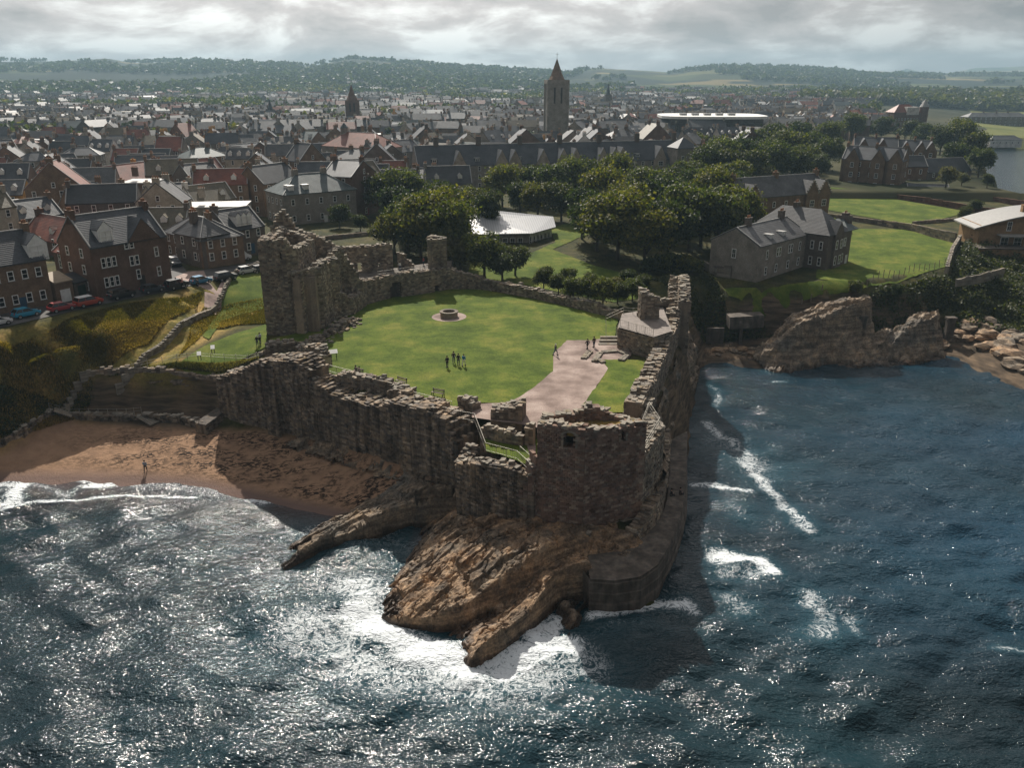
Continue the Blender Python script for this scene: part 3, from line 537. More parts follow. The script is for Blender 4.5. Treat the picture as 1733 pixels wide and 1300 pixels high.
# ------------------------------------------------------------------ sea
sx_ = np.concatenate([np.arange(-140, -75, 0.8), np.arange(-75, 100, 0.36), np.arange(100, 170, 0.8)])
ys = [28.0]
while ys[-1] < 178: ys.append(ys[-1]+0.26+0.0042*max(0, ys[-1]-45))
ys = np.array(ys); SX, SY = np.meshgrid(sx_, ys)
SZ = np.zeros(SX.shape)
wd = math.radians(78)
for k in range(72):
    lam = 1.1*(13.5/1.1)**(k/71) * random.uniform(0.93, 1.07); th = wd + random.gauss(0, 0.55)
    amp = 0.0075*lam**1.05*random.uniform(0.5, 1.1); ph = random.uniform(0, 6.28); kk = 2*math.pi/lam
    a = kk*(math.cos(th)*SX+math.sin(th)*SY)+ph; SZ += amp*(np.sin(a)+0.25*np.sin(2*a+0.6))
SZ *= 0.9+0.25*fbm(SX*0.03, SY*0.03, 2)
edge = np.clip(np.minimum.reduce([SX+140, 169-SX, SY-28, 177-SY])/6, 0, 1)
FO = [ # foam bands: pixels on the water, width in metres, strength
 ([(0,862),(60,848),(170,843),(260,838),(330,842)],0.22,0.9),([(0,800),(44,798),(36,830),(28,850),(0,858)],0.9,0.8),([(0,825),(30,820)],2.2,0.6),
 ([(44,812),(120,812),(180,815),(230,818),(280,800),(310,797),(350,808),(385,826),(430,848),(480,850)],0.5,0.72),([(300,805),(350,818),(400,834),(440,846)],1.6,0.6),([(150,822),(185,820)],0.6,0.8),
 ([(240,820),(330,830),(380,842)],2.0,0.45),([(60,818),(110,838),(140,820)],0.6,0.5),([(420,848),(520,852),(585,858)],0.5,0.55),
 ([(520,905),(580,915),(640,915),(700,925)],2.6,0.5),([(560,940),(640,950),(680,960)],3,0.45),([(540,980),(600,1010),(640,1030)],4,0.5),
 ([(600,1040),(640,1060),(700,1090),(760,1110),(800,1128),(860,1120),(950,1098)],1.8,1.0),([(620,1065),(660,1080)],2.2,0.9),([(520,1060),(600,1110),(700,1140),(850,1150),(960,1120)],4.5,0.62),([(600,990),(640,1040),(700,1100)],2.6,.75),
 ([(945,1000),(900,1030),(880,1060),(860,1090)],1.2,0.75),([(905,1060),(930,1100),(960,1095)],1.5,0.9),([(925,1000),(960,1005)],0.6,0.8),([(935,1040),(920,1080)],1.0,0.8),
 ([(1005,1040),(1060,1036),(1105,1024),(1150,1015),(1165,1025)],1.0,0.85),([(980,1060),(1010,1075),(1100,1060)],1.6,0.45),
 ([(1200,715),(1240,745),(1275,790),(1300,830),(1340,870),(1365,893)],1.1,0.72),([(1200,740),(1250,760),(1290,800)],3.5,0.52),([(1175,822),(1210,822),(1260,828)],0.7,0.8),([(1240,845),(1270,880)],1.3,0.5),
 ([(1215,940),(1250,945),(1285,955),(1310,975)],1.1,1.0),([(1230,965),(1290,975)],1.2,0.6),([(1235,1010),(1265,1035)],1.2,0.6),([(1375,1012),(1400,1040),(1385,1070)],1.4,0.66),([(1440,1045),(1445,1070)],0.7,0.6),
 ([(1190,604),(1215,608),(1250,606)],0.7,1.0),([(1200,655),(1220,662),(1215,690)],0.9,0.55),([(1290,632),(1330,622)],0.8,0.5),([(1310,646),(1330,645)],0.6,0.7),([(1690,1098),(1733,1108)],0.5,0.6),([(1180,690),(1200,780)],1.2,0.4),
]
foam = np.zeros(SX.shape); wx_ = 1.6*fbm(SX*0.22, SY*0.22, 4); wy_ = 1.6*fbm(SX*0.22+31, SY*0.22+7, 4)
for pts, w, s in FO:
    wp = [at(a, b, 0) for a, b in pts]; foam = np.maximum(foam, s*np.exp(-(dline(SX+wx_*min(1, w), SY+wy_*min(1, w), wp)/(w*1.5))**2*0.9*(1+0.0*w)))
foam = foam*np.where(SX > 15, 0.84, np.where(SY > 86, 1.05, 0.88))
# water that runs on the land's edge
ZT = np.interp(SX.ravel(), gx, np.arange(len(gx))), np.interp(SY.ravel(), gy, np.arange(len(gy)))
zi = GZ[np.clip(ZT[1].round().astype(int), 0, len(gy)-1), np.clip(ZT[0].round().astype(int), 0, len(gx)-1)].reshape(SX.shape)
inb = (SX < -10) & (SY > 70)
shallow = np.where(inb, np.clip((zi+1.3)/1.6, 0, 1), 0)
SZ = SZ*edge*(1-0.85*shallow) - 0.02
blue = np.clip((SX-15)/25, 0, 1)*np.clip((SY-58)/30, 0, 1)*(0.6+0.8*fbm(SX*0.03, SY*0.03, 3))
SZ += np.clip(foam-0.5, 0, 1)*0.35*fbm(SX*0.8, SY*0.8, 3)
def _sea(t, b):
    p = pos(t); fo = attr(t, 'foam'); sh = attr(t, 'shallow'); bl = attr(t, 'blue')
    n0 = noise(t, p, 0.06, 4)
    c = ramp(t, n0, [(0.35, (0.0035, 0.013, 0.018)), (0.65, (0.006, 0.025, 0.033))])
    c = mix(t, bl, c, (0.006, 0.046, 0.088)); c = mix(t, sh, c, (0.085, 0.062, 0.06))
    wp_ = pos(t, (1, 1, 0)); v = noise(t, wp_, 0.6, 5, 0.62, 2.0); v2 = noise(t, wp_, 1.9, 5, 0.7, 1.2); v3 = noise(t, wp_, 0.28, 3, 0.5)
    rid = mth(t, 'MAXIMUM', mth(t, 'SUBTRACT', 1.0, mth(t, 'MULTIPLY', mth(t, 'ABSOLUTE', mth(t, 'SUBTRACT', v, 0.5)), 9.0)), 0.0)
    rid2 = mth(t, 'MAXIMUM', mth(t, 'SUBTRACT', 1.0, mth(t, 'MULTIPLY', mth(t, 'ABSOLUTE', mth(t, 'SUBTRACT', v2, 0.5)), 7.0)), 0.0)
    lace = mth(t, 'ADD', mth(t, 'MULTIPLY', rid, 0.55), mth(t, 'ADD', mth(t, 'MULTIPLY', rid2, 0.45), mth(t, 'MULTIPLY', v3, 0.55)))
    k = mth(t, 'MULTIPLY', fo, mth(t, 'ADD', lace, mth(t, 'MULTIPLY', fo, 0.45)))
    mr = N(t, 'ShaderNodeMapRange'); LK(t, k, mr.inputs[0]); mr.inputs[1].default_value = 0.42; mr.inputs[2].default_value = 0.92; mr.interpolation_type = 'SMOOTHSTEP'
    fmask = mr.outputs[0]
    c = mix(t, fmask, c, (0.68, 0.72, 0.74))
    # aerated water round the foam
    c = mix(t, mth(t, 'MULTIPLY', mth(t, 'SUBTRACT', 1.0, fmask), mth(t, 'MULTIPLY', fo, 0.35)), c, (0.04, 0.16, 0.21))
    LK(t, c, b.inputs['Base Color'])
    LK(t, mth(t, 'ADD', mth(t, 'MULTIPLY', fmask, 0.6), 0.09), b.inputs['Roughness']); b.inputs['IOR'].default_value = 1.33; b.inputs['Specular IOR Level'].default_value = 0.40
    w1 = noise(t, pos(t, (1.0, 1.6, 1), (0, 0, 0.25)), 1.5, 2, 0.5, 0.4); w2 = noise(t, pos(t, (1, 1.5, 1), (0, 0, -0.3)), 4.2, 1, 0.5, 0.3)
    h = mth(t, 'ADD', mth(t, 'MULTIPLY', w1, 1.0), mth(t, 'MULTIPLY', w2, 0.42))
    wind = ramp(t, noise(t, pos(t, (1, 1.7, 1), (0, 0, .25)), 0.11, 4, .6), [(.36, (.55, .55, .55)), (.62, (1, 1, 1))])
    bump(t, b, mth(t, 'MULTIPLY', h, wind), 1.0, 0.27)
SEA = mat('sea_water', _sea, 0.08, 0.5)
nv = SX.size
V = np.stack([SX, SY, SZ], 2).reshape(-1, 3)
tag(link('sea', mesh_np('sea', V, grid_quads(len(sx_), len(ys)), SEA, True, {'foam': foam.ravel(), 'shallow': shallow.ravel(), 'blue': blue.ravel()})), kind='structure')
b = MB()
for x0, y0, x1, y1 in ((-9000,-200,-139.5,9000),(169.5,-200,9000,9000),(-139.5,-200,169.5,28.5),(-139.5,176.5,169.5,400)):
    b.add([(x0,y0,-0.03),(x1,y0,-0.03),(x1,y1,-0.03),(x0,y1,-0.03)], [(0,1,2,3)], SEA)
tag(b.build('open_sea'), kind='structure')
# ------------------------------------------------------------------ ruined masonry
def wp(px, py, zb, pyt): x, y = at(px, py, zb); return (x, y, zb, zat(y, pyt))
def wz(px, py, z, zb, zt): x, y = at(px, py, z); return (x, y, zb, zt)
def capmesh(i):
    r = random.Random(i); b = MB(); b.box(-.36, -.24, -.08, .36, .24, .08, CAPST)
    b.v = [(x+r.uniform(-.12, .12), y+r.uniform(-.09, .09), z+r.uniform(-.05, .05)) for x, y, z in b.v]; return b.mesh('cap_stone')
CAPM = [capmesh(i) for i in range(5)]
def interp_path(path):
    L = [0]
    for a, b in zip(path[:-1], path[1:]): L.append(L[-1]+math.hypot(b[0]-a[0], b[1]-a[1]))
    return L
def masonry(path, thick=1.2, m=None, course=0.28, blk=0.5, rag=0.6, holes=(), proud=0.065, closed=False, caps=True, parent=None, top_n=None, rfreq=0.45, back=True, capp=0.45, name='masonry', bulge=0.0):
    m = m or STONE; b = MB(); mi = b.mi(m)
    if closed: path = list(path)+[path[0]]
    L = interp_path(path); V = b.v; F = b.f
    seed = random.uniform(0, 500); caplist = []
    tn = top_n or max(2, int(thick/0.42))
    def box(o, d, n, u0, u1, v0, v1, z0, z1):
        k = len(V)
        for zz in (z0, z1):
            for (u, v) in ((u0, v0), (u1, v0), (u1, v1), (u0, v1)):
                V.append((o[0]+d[0]*u+n[0]*v, o[1]+d[1]*u+n[1]*v, zz))
        F.extend([(k+4,k+5,k+6,k+7),(k,k+1,k+5,k+4),(k+1,k+2,k+6,k+5),(k+2,k+3,k+7,k+6),(k+3,k,k+4,k+7)])
    for s in range(len(path)-1):
        a, c = path[s], path[s+1]; sl = L[s+1]-L[s]
        if sl < 0.1: continue
        d = ((c[0]-a[0])/sl, (c[1]-a[1])/sl); n = (-d[1], d[0]); nc = max(1, round(sl/blk)); w = sl/nc
        for i in range(nc):
            u0 = i*w; um = u0+w/2; t = um/sl; zb = a[2]+(c[2]-a[2])*t; zt = a[3]+(c[3]-a[3])*t; U = L[s]+um
            rr = 1.1*float(fbm(np.array([U*rfreq*.6+seed]), np.array([0.3]), 3)[0])+random.uniform(-.12, .12)
            zt = zt + round(rr*rag/course)*course - 0.1
            if zt < zb+0.3: continue
            hs = [h for h in holes if h[0] < U < h[1]]
            # core, cut by openings
            iv = [(zb-0.4, zt-0.15)]
            for h in hs:
                nv = []
                for p, q in iv:
                    if h[2] > p: nv.append((p, min(q, h[2])))
                    if h[3] < q: nv.append((max(p, h[3]), q))
                iv = [v for v in nv if v[1]-v[0] > 0.02]
            for p, q in iv: box(a, d, n, u0-0.01, u0+w+0.01, 0.12, thick-0.12, p, q)
            nz = int((zt-zb)/course)+1; 
            for side in ((0, 1) if back else (0,)):
                for k in range(nz):
                    z0 = zb+k*course-0.2; z1 = z0+course-0.015
                    if z1 > zt: z1 = zt
                    if z1-z0 < 0.08: continue
                    zc = (z0+z1)/2
                    if any(h[2] < zc < h[3] for h in hs): continue
                    sh = (k % 2)*w*0.5 if nc > 2 else 0
                    pr = random.random(); out = random.uniform(0, proud)*(2.2 if pr < 0.06 else 1) - (0.1 if pr > 0.93 else 0)
                    if bulge: out += bulge*float(vnoise(np.array([U*0.22+seed]), np.array([zc*0.3]))[0])
                    x0 = u0-sh*(1 if i > 0 else 0)+random.uniform(0, .03); x1 = u0+w-sh*(1 if i < nc-1 else 0)-random.uniform(.01, .04)
                    if side == 0: box(a, d, n, x0, x1, -out, 0.3, z0, z1)
                    else: box(a, d, n, x0, x1, thick-0.3, thick+out, z0, z1)
            # the broken top
            for j in range(tn):
                v0 = thick*j/tn; v1 = thick*(j+1)/tn; h = random.uniform(0.03, 0.22)*min(1, 0.5+rag)
                if random.random() < 0.15: h += 0.15
                box(a, d, n, u0+random.uniform(-.08, .08), u0+w+random.uniform(-.1, .06), v0+random.uniform(-.08, .05), v1+random.uniform(-.05, .08), zt-0.3, zt-0.1+h)
                if caps and random.random() < capp: caplist.append((a[0]+d[0]*um+n[0]*(v0+v1)/2, a[1]+d[1]*um+n[1]*(v0+v1)/2, zt-0.02+h, math.atan2(d[1], d[0]), w))
    b.m = [mi]*len(F)
    o = b.build(name, parent, kind='stuff')
    random.shuffle(caplist)
    for (x, y, z, r, w) in caplist[:70]:
        c = link('cap_stone', random.choice(CAPM), parent, (x, y, z), r+random.gauss(0, .25)+random.choice((0, 1.57)))
        c.scale = (random.uniform(.7, 1.25), random.uniform(.8, 1.3), random.uniform(.8, 1.6)); c.rotation_euler[0] = random.gauss(0, .08); c.rotation_euler[1] = random.gauss(0, .08)
    return o
def wall_thing(label, cat='wall', name='ruined_wall'): return tag(empty(name, (0, 0, 0)), label, cat)
def place_root(r, x, y, z):
    """put the Empty at the thing's base; parts were laid out in world places"""
    r.location = (x, y, z)
    for c in r.children: c.location = Vector(c.location)-Vector((x, y, z))
def rubble(parent, pts, n, spread, h, m=None, size=(.25, .7), name='rubble'):
    b = MB(); m = m or STONE; q = resample([(p[0], p[1], 0) for p in pts], 0.5)
    for _ in range(n):
        p = random.choice(q); r = abs(random.gauss(0, spread)); a = random.uniform(0, 6.28); x = p[0]+math.cos(a)*r; y = p[1]+math.sin(a)*r
        z0 = T(x, y)-0.05; hh = max(0, h*(1-r/(spread*2)))*random.uniform(.3, 1); s = random.uniform(*size); ang = random.uniform(0, 3.14); ca, sa = math.cos(ang), math.sin(ang)
        f = lambda v: (x+v[0]*ca-v[1]*sa, y+v[0]*sa+v[1]*ca, v[2]+v[0]*random.uniform(-.12, .12))
        b.box(-s/2, -s/2.6, max(z0, z0+hh-0.5)-0.3, s/2, s/2.6, z0+hh+random.uniform(.05, .25), m, f)
    return b.build(name, parent, kind='stuff')

# sea wall
r = wall_thing('tall buttressed sea wall of streaked brown stone between the beach and the castle lawn', name='sea_wall')
SWP = [wp(378,714,3.1,632), wp(420,722,3.2,624), wp(440,726,3.3,612), wp(478,735,3.4,600), wp(520,741,3.9,610), wp(545,749,4,645), wp(590,760,4,670), wp(650,784,4,681), wp(700,801,4,688), wp(724,807,4,688), wp(760,819,3.9,704), wp(780,826,4,742)]
masonry(SWP, 3.4, STONE_WET, rag=0.9, parent=r, top_n=5, back=False, bulge=0.5, capp=0.12, course=0.3, blk=0.62)
for px, py, pt, wd_ in ((468,731,612,2.2),(512,741,622,1.6),(612,769,680,1.1),(668,791,690,1.8),(712,804,690,1.5),(738,812,704,1.3)):
    x, y = at(px, py, 3.7); zt = zat(y, pt); i = min(range(len(SWP)), key=lambda k: abs(SWP[k][0]-x)); j = min(i+1, len(SWP)-1); i = j-1
    d = Vector((SWP[j][0]-SWP[i][0], SWP[j][1]-SWP[i][1])).normalized(); nn = Vector((-d.y, d.x))
    p0 = Vector((x, y))-d*wd_/2-nn*0.55; p1 = Vector((x, y))+d*wd_/2-nn*0.55; q1 = p1+nn*1.5; q0 = p0+nn*1.5
    masonry([(*q0, 3.4, zt-.4), (*p0, 3.4, zt-.6), (*p1, 3.4, zt-.6), (*q1, 3.4, zt-.4)], 0.6, STONE_WET, rag=0.3, parent=r, caps=False, back=False, name='buttress')
place_root(r, *SWP[5][:3])
for lab, pts, th, zt, rag in (('broken rubble stump capping the west corner of the sea wall', [(452,600),(500,596),(538,622)], 2.2, 14.2, 1.6),
    ('long ragged remnant of wall behind the railing on the sea wall', [(566,648),(610,655),(650,664),(692,676)], 1.5, 13.6, 1.3),
    ('short crooked ruin beside the benches above the sea wall', [(655,672),(690,683)], 1.2, 13.5, 0.8),
    ('low pile of ruined wall at the foot of the lawn by the gravel', [(775,690),(800,698)], 1.6, 13.0, 0.8),
    ('dark mound of ruined masonry between the gravel and the lower lawn', [(830,712),(860,714),(884,716)], 2.4, 13.6, 1.2),
    ('low ruined wall along the back of the lower lawn', [(812,722),(850,732),(884,738)], 0.9, 12.2, 0.3),
    ('squat stone pier at the steps to the lower lawn', [(888,735),(902,737)], 1.0, 12.9, 0.4)):
    r = wall_thing(lab); p = [(*at(a, b, 12), 9.0 if 'lower' in lab or 'sea wall' in lab else 11.6, zt) if True else None for a, b in pts]
    masonry(p, th, STONE, rag=rag, parent=r, course=0.3, blk=0.55); place_root(r, *p[0][:3])
r = wall_thing('tumbled low walls and stones in front of the square tower', 'ruin', 'stone_ruin')
p = [(*at(a, b, 12), 11.7, zt) for a, b, zt in ((540,577,12.5),(560,566,12.8),(585,556,13.1),(598,546,12.9))]; masonry(p, 1.8, STONE, rag=0.9, parent=r, course=0.28, blk=0.6)
rubble(r, [at(545,575,12), at(600,545,12)], 160, 1.2, 1.0); rubble(r, [at(455,592,12), at(500,588,12), at(540,580,12)], 200, 1.0, 1.2); place_root(r, *p[0][:3])
# lower platform wall
r = wall_thing('curving sea wall with block parapet below the lower lawn', name='sea_wall')
LW = [wp(792,836,4,752), wp(780,850,3.8,770), wp(774,866,3.2,782), wp(808,878,3.2,782), wp(860,890,3.4,790), wp(905,897,3.6,812)]
masonry(LW, 1.5, STONE_WET, rag=0.2, parent=r, bulge=0.35, back=True, capp=0.2); place_root(r, *LW[2][:3])
# corner tower
r = wall_thing('ruined corner tower with arched window standing at the tip of the headland', 'tower', 'castle_tower')
FL = wp(908,893,3.8,712); CC = wp(985,908,3.6,722); FR = wp(1084,882,3.9,699)
BR = (FR[0]-.4, FR[1]+2.6, 8, zat(FR[1]+2.6, 706)); BM_ = ((FL[0]+FR[0])/2+.5, (FL[1]+FR[1])/2+3.4, 8, zat((FL[1]+FR[1])/2+3.4, 686)); BL = (FL[0]+0.6, FL[1]+3.2, 8, zat(FL[1]+3.2, 700))
LT = interp_path([FL, CC, FR]); 
def upos(path, px, z):   # distance along path whose column projects to px at height z
    best = (1e9, 0); L = interp_path(path)
    for s in range(len(path)-1):
        for k in range(60):
            t = k/60; x = path[s][0]+(path[s+1][0]-path[s][0])*t; y = path[s][1]+(path[s+1][1]-path[s][1])*t; e = abs(pix(x, y, z)[0]-px)
            if e < best[0]: best = (e, L[s]+(L[s+1]-L[s])*t)
    return best[1]
TW = [FL, CC, FR, BR, BL]
def hole(path, x0, x1, z0, z1): return (upos(path, x0, (z0+z1)/2), upos(path, x1, (z0+z1)/2), z0, z1)
hl = [hole(TW[:3], 952, 975, 14.1, 15.3), hole(TW[:3], 956, 971, 15.3, 15.8), hole(TW[:3], 1050, 1060, 14.3, 15.6)]
TW2 = [(*FL[:3], zat(FL[1], 716)), (*CC[:3], zat(CC[1], 727)), (*FR[:3], zat(FR[1], 715)), BR, BM_, BL]; TZ = min(p[3] for p in TW2)+.1
masonry(TW2, 1.3, STONE_RED, rag=0.5, holes=hl, parent=r, closed=True, top_n=2, capp=0.6, proud=0.09, bulge=0.0)
b = MB(); cx = (FL[0]+FR[0])/2; cyy = (CC[1]+BR[1])/2
MOSS = mat('mossy_stone_floor', lambda t, b_: (LK(t, ramp(t, noise(t, pos(t), 0.9, 5, .65), [(0.38, (0.08, 0.068, 0.052)), (0.48, (0.14, 0.10, 0.03)), (0.6, (0.27, 0.17, 0.035)), (0.7, (0.09, 0.09, 0.03))]), b_.inputs['Base Color']), bump(t, b_, noise(t, pos(t), 4, 5), 1, .1)))
poly = [(p[0]+(cx-p[0])*0.12, p[1]+(cyy-p[1])*0.12) for p in (FL, CC, FR, BR, BM_, BL)]
b.add([(x, y, z) for z in (TZ-.4, TZ) for x, y in poly], [(6,7,8,9,10,11)]+[(i, (i+1) % 6, (i+1) % 6+6, i+6) for i in range(6)], MOSS)
b.build('mossy_floor', r)
# ragged flank stepping down to the left of the tower
masonry([wp(838,888,3.3,876), wp(862,892,3.4,855), wp(885,895,3.6,832), wp(900,895,3.8,800), (FL[0]+.3, FL[1]+.1, 3.8, 13.5)], 1.8, STONE_RED, rag=1.0, parent=r, name='flank_wall', rfreq=0.8)
dv = Vector((CC[0]-FL[0], CC[1]-FL[1])).normalized(); nv = Vector((-dv.y, dv.x))
for (x0, x1, z0, z1, arch) in ((952, 975, 14.1, 15.8, True), (1050, 1060, 14.3, 15.6, False)):
    pth = TW[:3]; u0, u1 = upos(pth, x0, 15), upos(pth, x1, 15); LL = interp_path(pth); seg = 0 if arch else 1; o_ = pth[seg]; e_ = pth[seg+1]; d_ = Vector((e_[0]-o_[0], e_[1]-o_[1])).normalized(); n_ = Vector((-d_.y, d_.x)); b = MB()
    Tm = lambda p: (o_[0]+d_.x*(p[0]-LL[seg])+n_.x*p[1], o_[1]+d_.y*(p[0]-LL[seg])+n_.y*p[1], p[2])
    for k in range(5):
        zz_ = z0+k*(z1-z0-.35)/5; b.box(u0-.18, -.1, zz_, u0+.08, .9, zz_+(z1-z0-.35)/5-.02, STONE, Tm); b.box(u1-.08, -.1, zz_, u1+.18, .9, zz_+(z1-z0-.35)/5-.02, CAPST, Tm)
    if arch:
        mu = (u0+u1)/2; hw = (u1-u0)/2
        for k in range(7):
            a0 = math.pi*k/7; a1 = math.pi*(k+1)/7; v_ = []
            for yy in (-.1, .9):
                for rr_, aa in ((hw, a0), (hw+.28, a0), (hw+.28, a1), (hw, a1)): v_.append(Tm((mu-math.cos(aa)*rr_, yy, z1-.5+math.sin(aa)*rr_*.75)))
            b.add(v_, [(0,1,2,3),(7,6,5,4),(0,4,5,1),(1,5,6,2),(2,6,7,3),(3,7,4,0)], CAPST)
    b.build('window_surround', r)
place_root(r, *CC[:3])
# balcony wall and curtain wall along the east cliff
r = wall_thing('square walled balcony on the cliff beside the corner tower', 'wall', 'ruined_wall')
E0 = (FR[0]-0.2, FR[1]-0.1, 3.9, zat(FR[1], 772)); E1 = wp(1116,835,4.5,722); E2 = (E1[0]-0.3, E1[1]+5.5, 8, E1[3]-.3)
masonry([E0, E1, E2], 1.6, STONE, rag=0.25, parent=r, bulge=.2); b = MB()
b.add([(*E0[:2], E1[3]-1.3), (*E1[:2], E1[3]-1.3), (*E2[:2], E1[3]-1.3), (BR[0]-1, BR[1]+1, E1[3]-1.3), (FR[0], FR[1]+1, E1[3]-1.3)], [(0,1,2,3,4)], PAVE); b.build('balcony_floor', r); place_root(r, *E0[:3])
r = wall_thing('high broken curtain wall along the east cliff edge with yellow lichen on its top', name='curtain_wall')
CW = [(*at(1085,686,14), 8.5, 14.0), (*at(1100,655,14), 8.5, 14.0), (*at(1122,608,14), 9, 14.1), (*at(1132,580,14), 9, 14.6), (*at(1146,548,14.2), 9, 14.9), (*at(1156,522,15), 9, 16.0)]
masonry(CW, 1.9, STONE, rag=0.9, parent=r, top_n=3, capp=0.5, bulge=.3); place_root(r, *CW[0][:3])
r = wall_thing('thick stepped wall block where the east curtain wall meets the lawn', name='curtain_wall')
p = [(*at(1066,690,13), 8, 13.3), (*at(1100,694,13), 8, 13.5)]; masonry(p, 2.4, STONE, rag=0.5, parent=r); place_root(r, *p[0][:3])
r = wall_thing('tall jagged end of the east curtain wall above the cove', 'tower', 'castle_tower')
q0 = at(1140,560,13); CWn = [(q0[0]+2.6, q0[1]+2, 8.5, 17.3), (q0[0]+4.2, q0[1]+12, 8.5, 19.6), (q0[0]+1.4, q0[1]+12.6, 8.5, 19.0), (q0[0]+.4, q0[1]+7, 12, 17.5)]
masonry(CWn, 1.4, STONE, rag=1.6, parent=r, closed=False, capp=.6, bulge=.3); place_root(r, *q0, 9)
# podium
r = wall_thing('stone podium with paved deck in the far east corner of the castle', 'ruin', 'stone_podium')
f0 = at(1044,590,12); f1 = at(1104,608,12); bk0 = at(1053,531,15.4); bk1 = at(1122,520,15.4)
masonry([(*f0, 11.8, 15.3), (*f1, 11.8, 15.3), (f1[0]+3.2, f1[1]+3, 11.8, 15.3), (bk1[0], bk1[1], 11.8, 15.3), (bk0[0], bk0[1], 11.8, 15.3)], 0.9, STONE, rag=0.12, parent=r, closed=True, caps=False, back=False)
b = MB(); b.add([(x, y, 15.42) for x, y in (f0, f1, (f1[0]+3.2, f1[1]+3), bk1, bk0)], [(0,1,2,3,4)], PAVE); b.build('deck', r); place_root(r, *f0, 12)
r = wall_thing('isolated stump of tower wall behind the paved podium', 'tower', 'castle_tower')
q0 = at(1084,541,15.4); masonry([(*q0, 12, 19.8), (q0[0]+2.9, q0[1]+.4, 12, 19.4), (q0[0]+2.9, q0[1]+2.4, 12, 18.5), (q0[0]-.2, q0[1]+2.2, 12, 19.5)], 0.8, STONE, rag=.9, parent=r, closed=True); place_root(r, *q0, 12)
r = wall_thing('low broken wall closing the back of the podium', name='ruined_wall')
q0 = at(1112,520,15.4); masonry([(*q0, 12, 16.8), (q0[0]+4, q0[1]+.3, 12, 17.6)], 1.0, STONE, rag=.9, parent=r); place_root(r, *q0, 12)
# inland range
r = wall_thing('long rear curtain wall of the castle with a dark arched gateway', name='curtain_wall')
BW = [wp(597,523,11.9,480), wp(640,511,11.9,470), wp(661,507,11.9,465), wp(725,498,11.9,455), wp(763,491,11.9,457), wp(800,491,11.9,465), wp(824,493,11.9,472), wp(900,507,11.9,490), wp(960,520,11.9,505), wp(1046,542,11.9,526)]
hl = [hole(BW, 662, 680, 11, 14.3), hole(BW, 664, 678, 14.3, 15.0), hole(BW, 737, 745, 12, 13.4)]
masonry(BW, 1.4, STONE, rag=0.5, holes=hl, parent=r, capp=.25); 
u = hole(BW, 662, 680, 11, 14.3); x, y = at(671, 505, 12); b = MB(); b.box(x-1.6, y+3.0, 11.9, x+1.6, y+3.3, 15.4, STONE); b.box(x-1.9, y+1.4, 11.9, x-1.6, y+3.2, 15.4, STONE); b.box(x+1.6, y+1.4, 11.9, x+1.9, y+3.2, 15.4, STONE); b.box(x-1.9, y+1.4, 15.2, x+1.9, y+3.3, 15.5, STONE); b.build('gate_passage', r)
place_root(r, *BW[0][:3])
r = wall_thing('paved upper terrace behind the arched gateway', 'terrace', 'stone_terrace')
b = MB(); pl = [(BW[0][0]-2, BW[0][1]+1.2), (BW[1][0], BW[1][1]+1.3), (BW[2][0], BW[2][1]+1.3), (BW[3][0], BW[3][1]+1.3), (BW[4][0], BW[4][1]+1.3), (BW[4][0], BW[4][1]+8), (BW[0][0]-2, BW[0][1]+8)]
b.add([(x, y, 16.3) for x, y in pl]+[(x, y, 12) for x, y in pl], [(0,1,2,3,4,5,6)]+[(i, i+7, (i+1) % 7+7, (i+1) % 7) for i in range(7)], CONC); b.build('deck', r); place_root(r, *pl[0], 12)
r = wall_thing('roofless rear wall with four window openings above the terrace', name='ruined_wall')
y0 = BW[1][1]+7; RW = [(at(566,470,16.3)[0], y0-3, 12, zat(y0-3, 421)), (at(597,465,16.3)[0], y0-1, 12, zat(y0-1, 418)), (at(664,458,16.3)[0], y0+1.2, 12, zat(y0+1.2, 413))]
zz = lambda py: zat(y0, py)
hl = [hole(RW, 606, 616, zz(458), zz(442)), hole(RW, 584, 590, zz(437), zz(425)), hole(RW, 617, 623, zz(434), zz(428)), hole(RW, 640, 644, zz(452), zz(446))]
masonry(RW, 1.1, STONE, rag=0.5, holes=hl, parent=r, capp=.4); place_root(r, *RW[0][:3])
r = wall_thing('low sloping fragment of wall left of the lone pillar', name='ruined_wall')
p = [(at(672,455,16.3)[0], y0+2, 12, zat(y0+2, 428)), (at(684,455,16.3)[0], y0+2, 12, zat(y0+2, 432)), (at(700,455,16.3)[0], y0+2.5, 12, zat(y0+2.5, 450))]
masonry(p, 1.0, STONE, rag=.5, parent=r); place_root(r, *p[0][:3])
r = wall_thing('lone square pillar of ruined wall in front of the dark trees', 'pillar', 'ruined_pillar')
x = at(724,455,16.3)[0]; p = [(x, y0+2, 12, zat(y0+2, 404)), (x+3.5, y0+2.3, 12, zat(y0+2, 402)), (x+3.5, y0+4.3, 12, 22), (x, y0+4, 12, 22.4)]
masonry(p, .9, STONE, rag=.7, parent=r, closed=True); place_root(r, *p[0][:3])
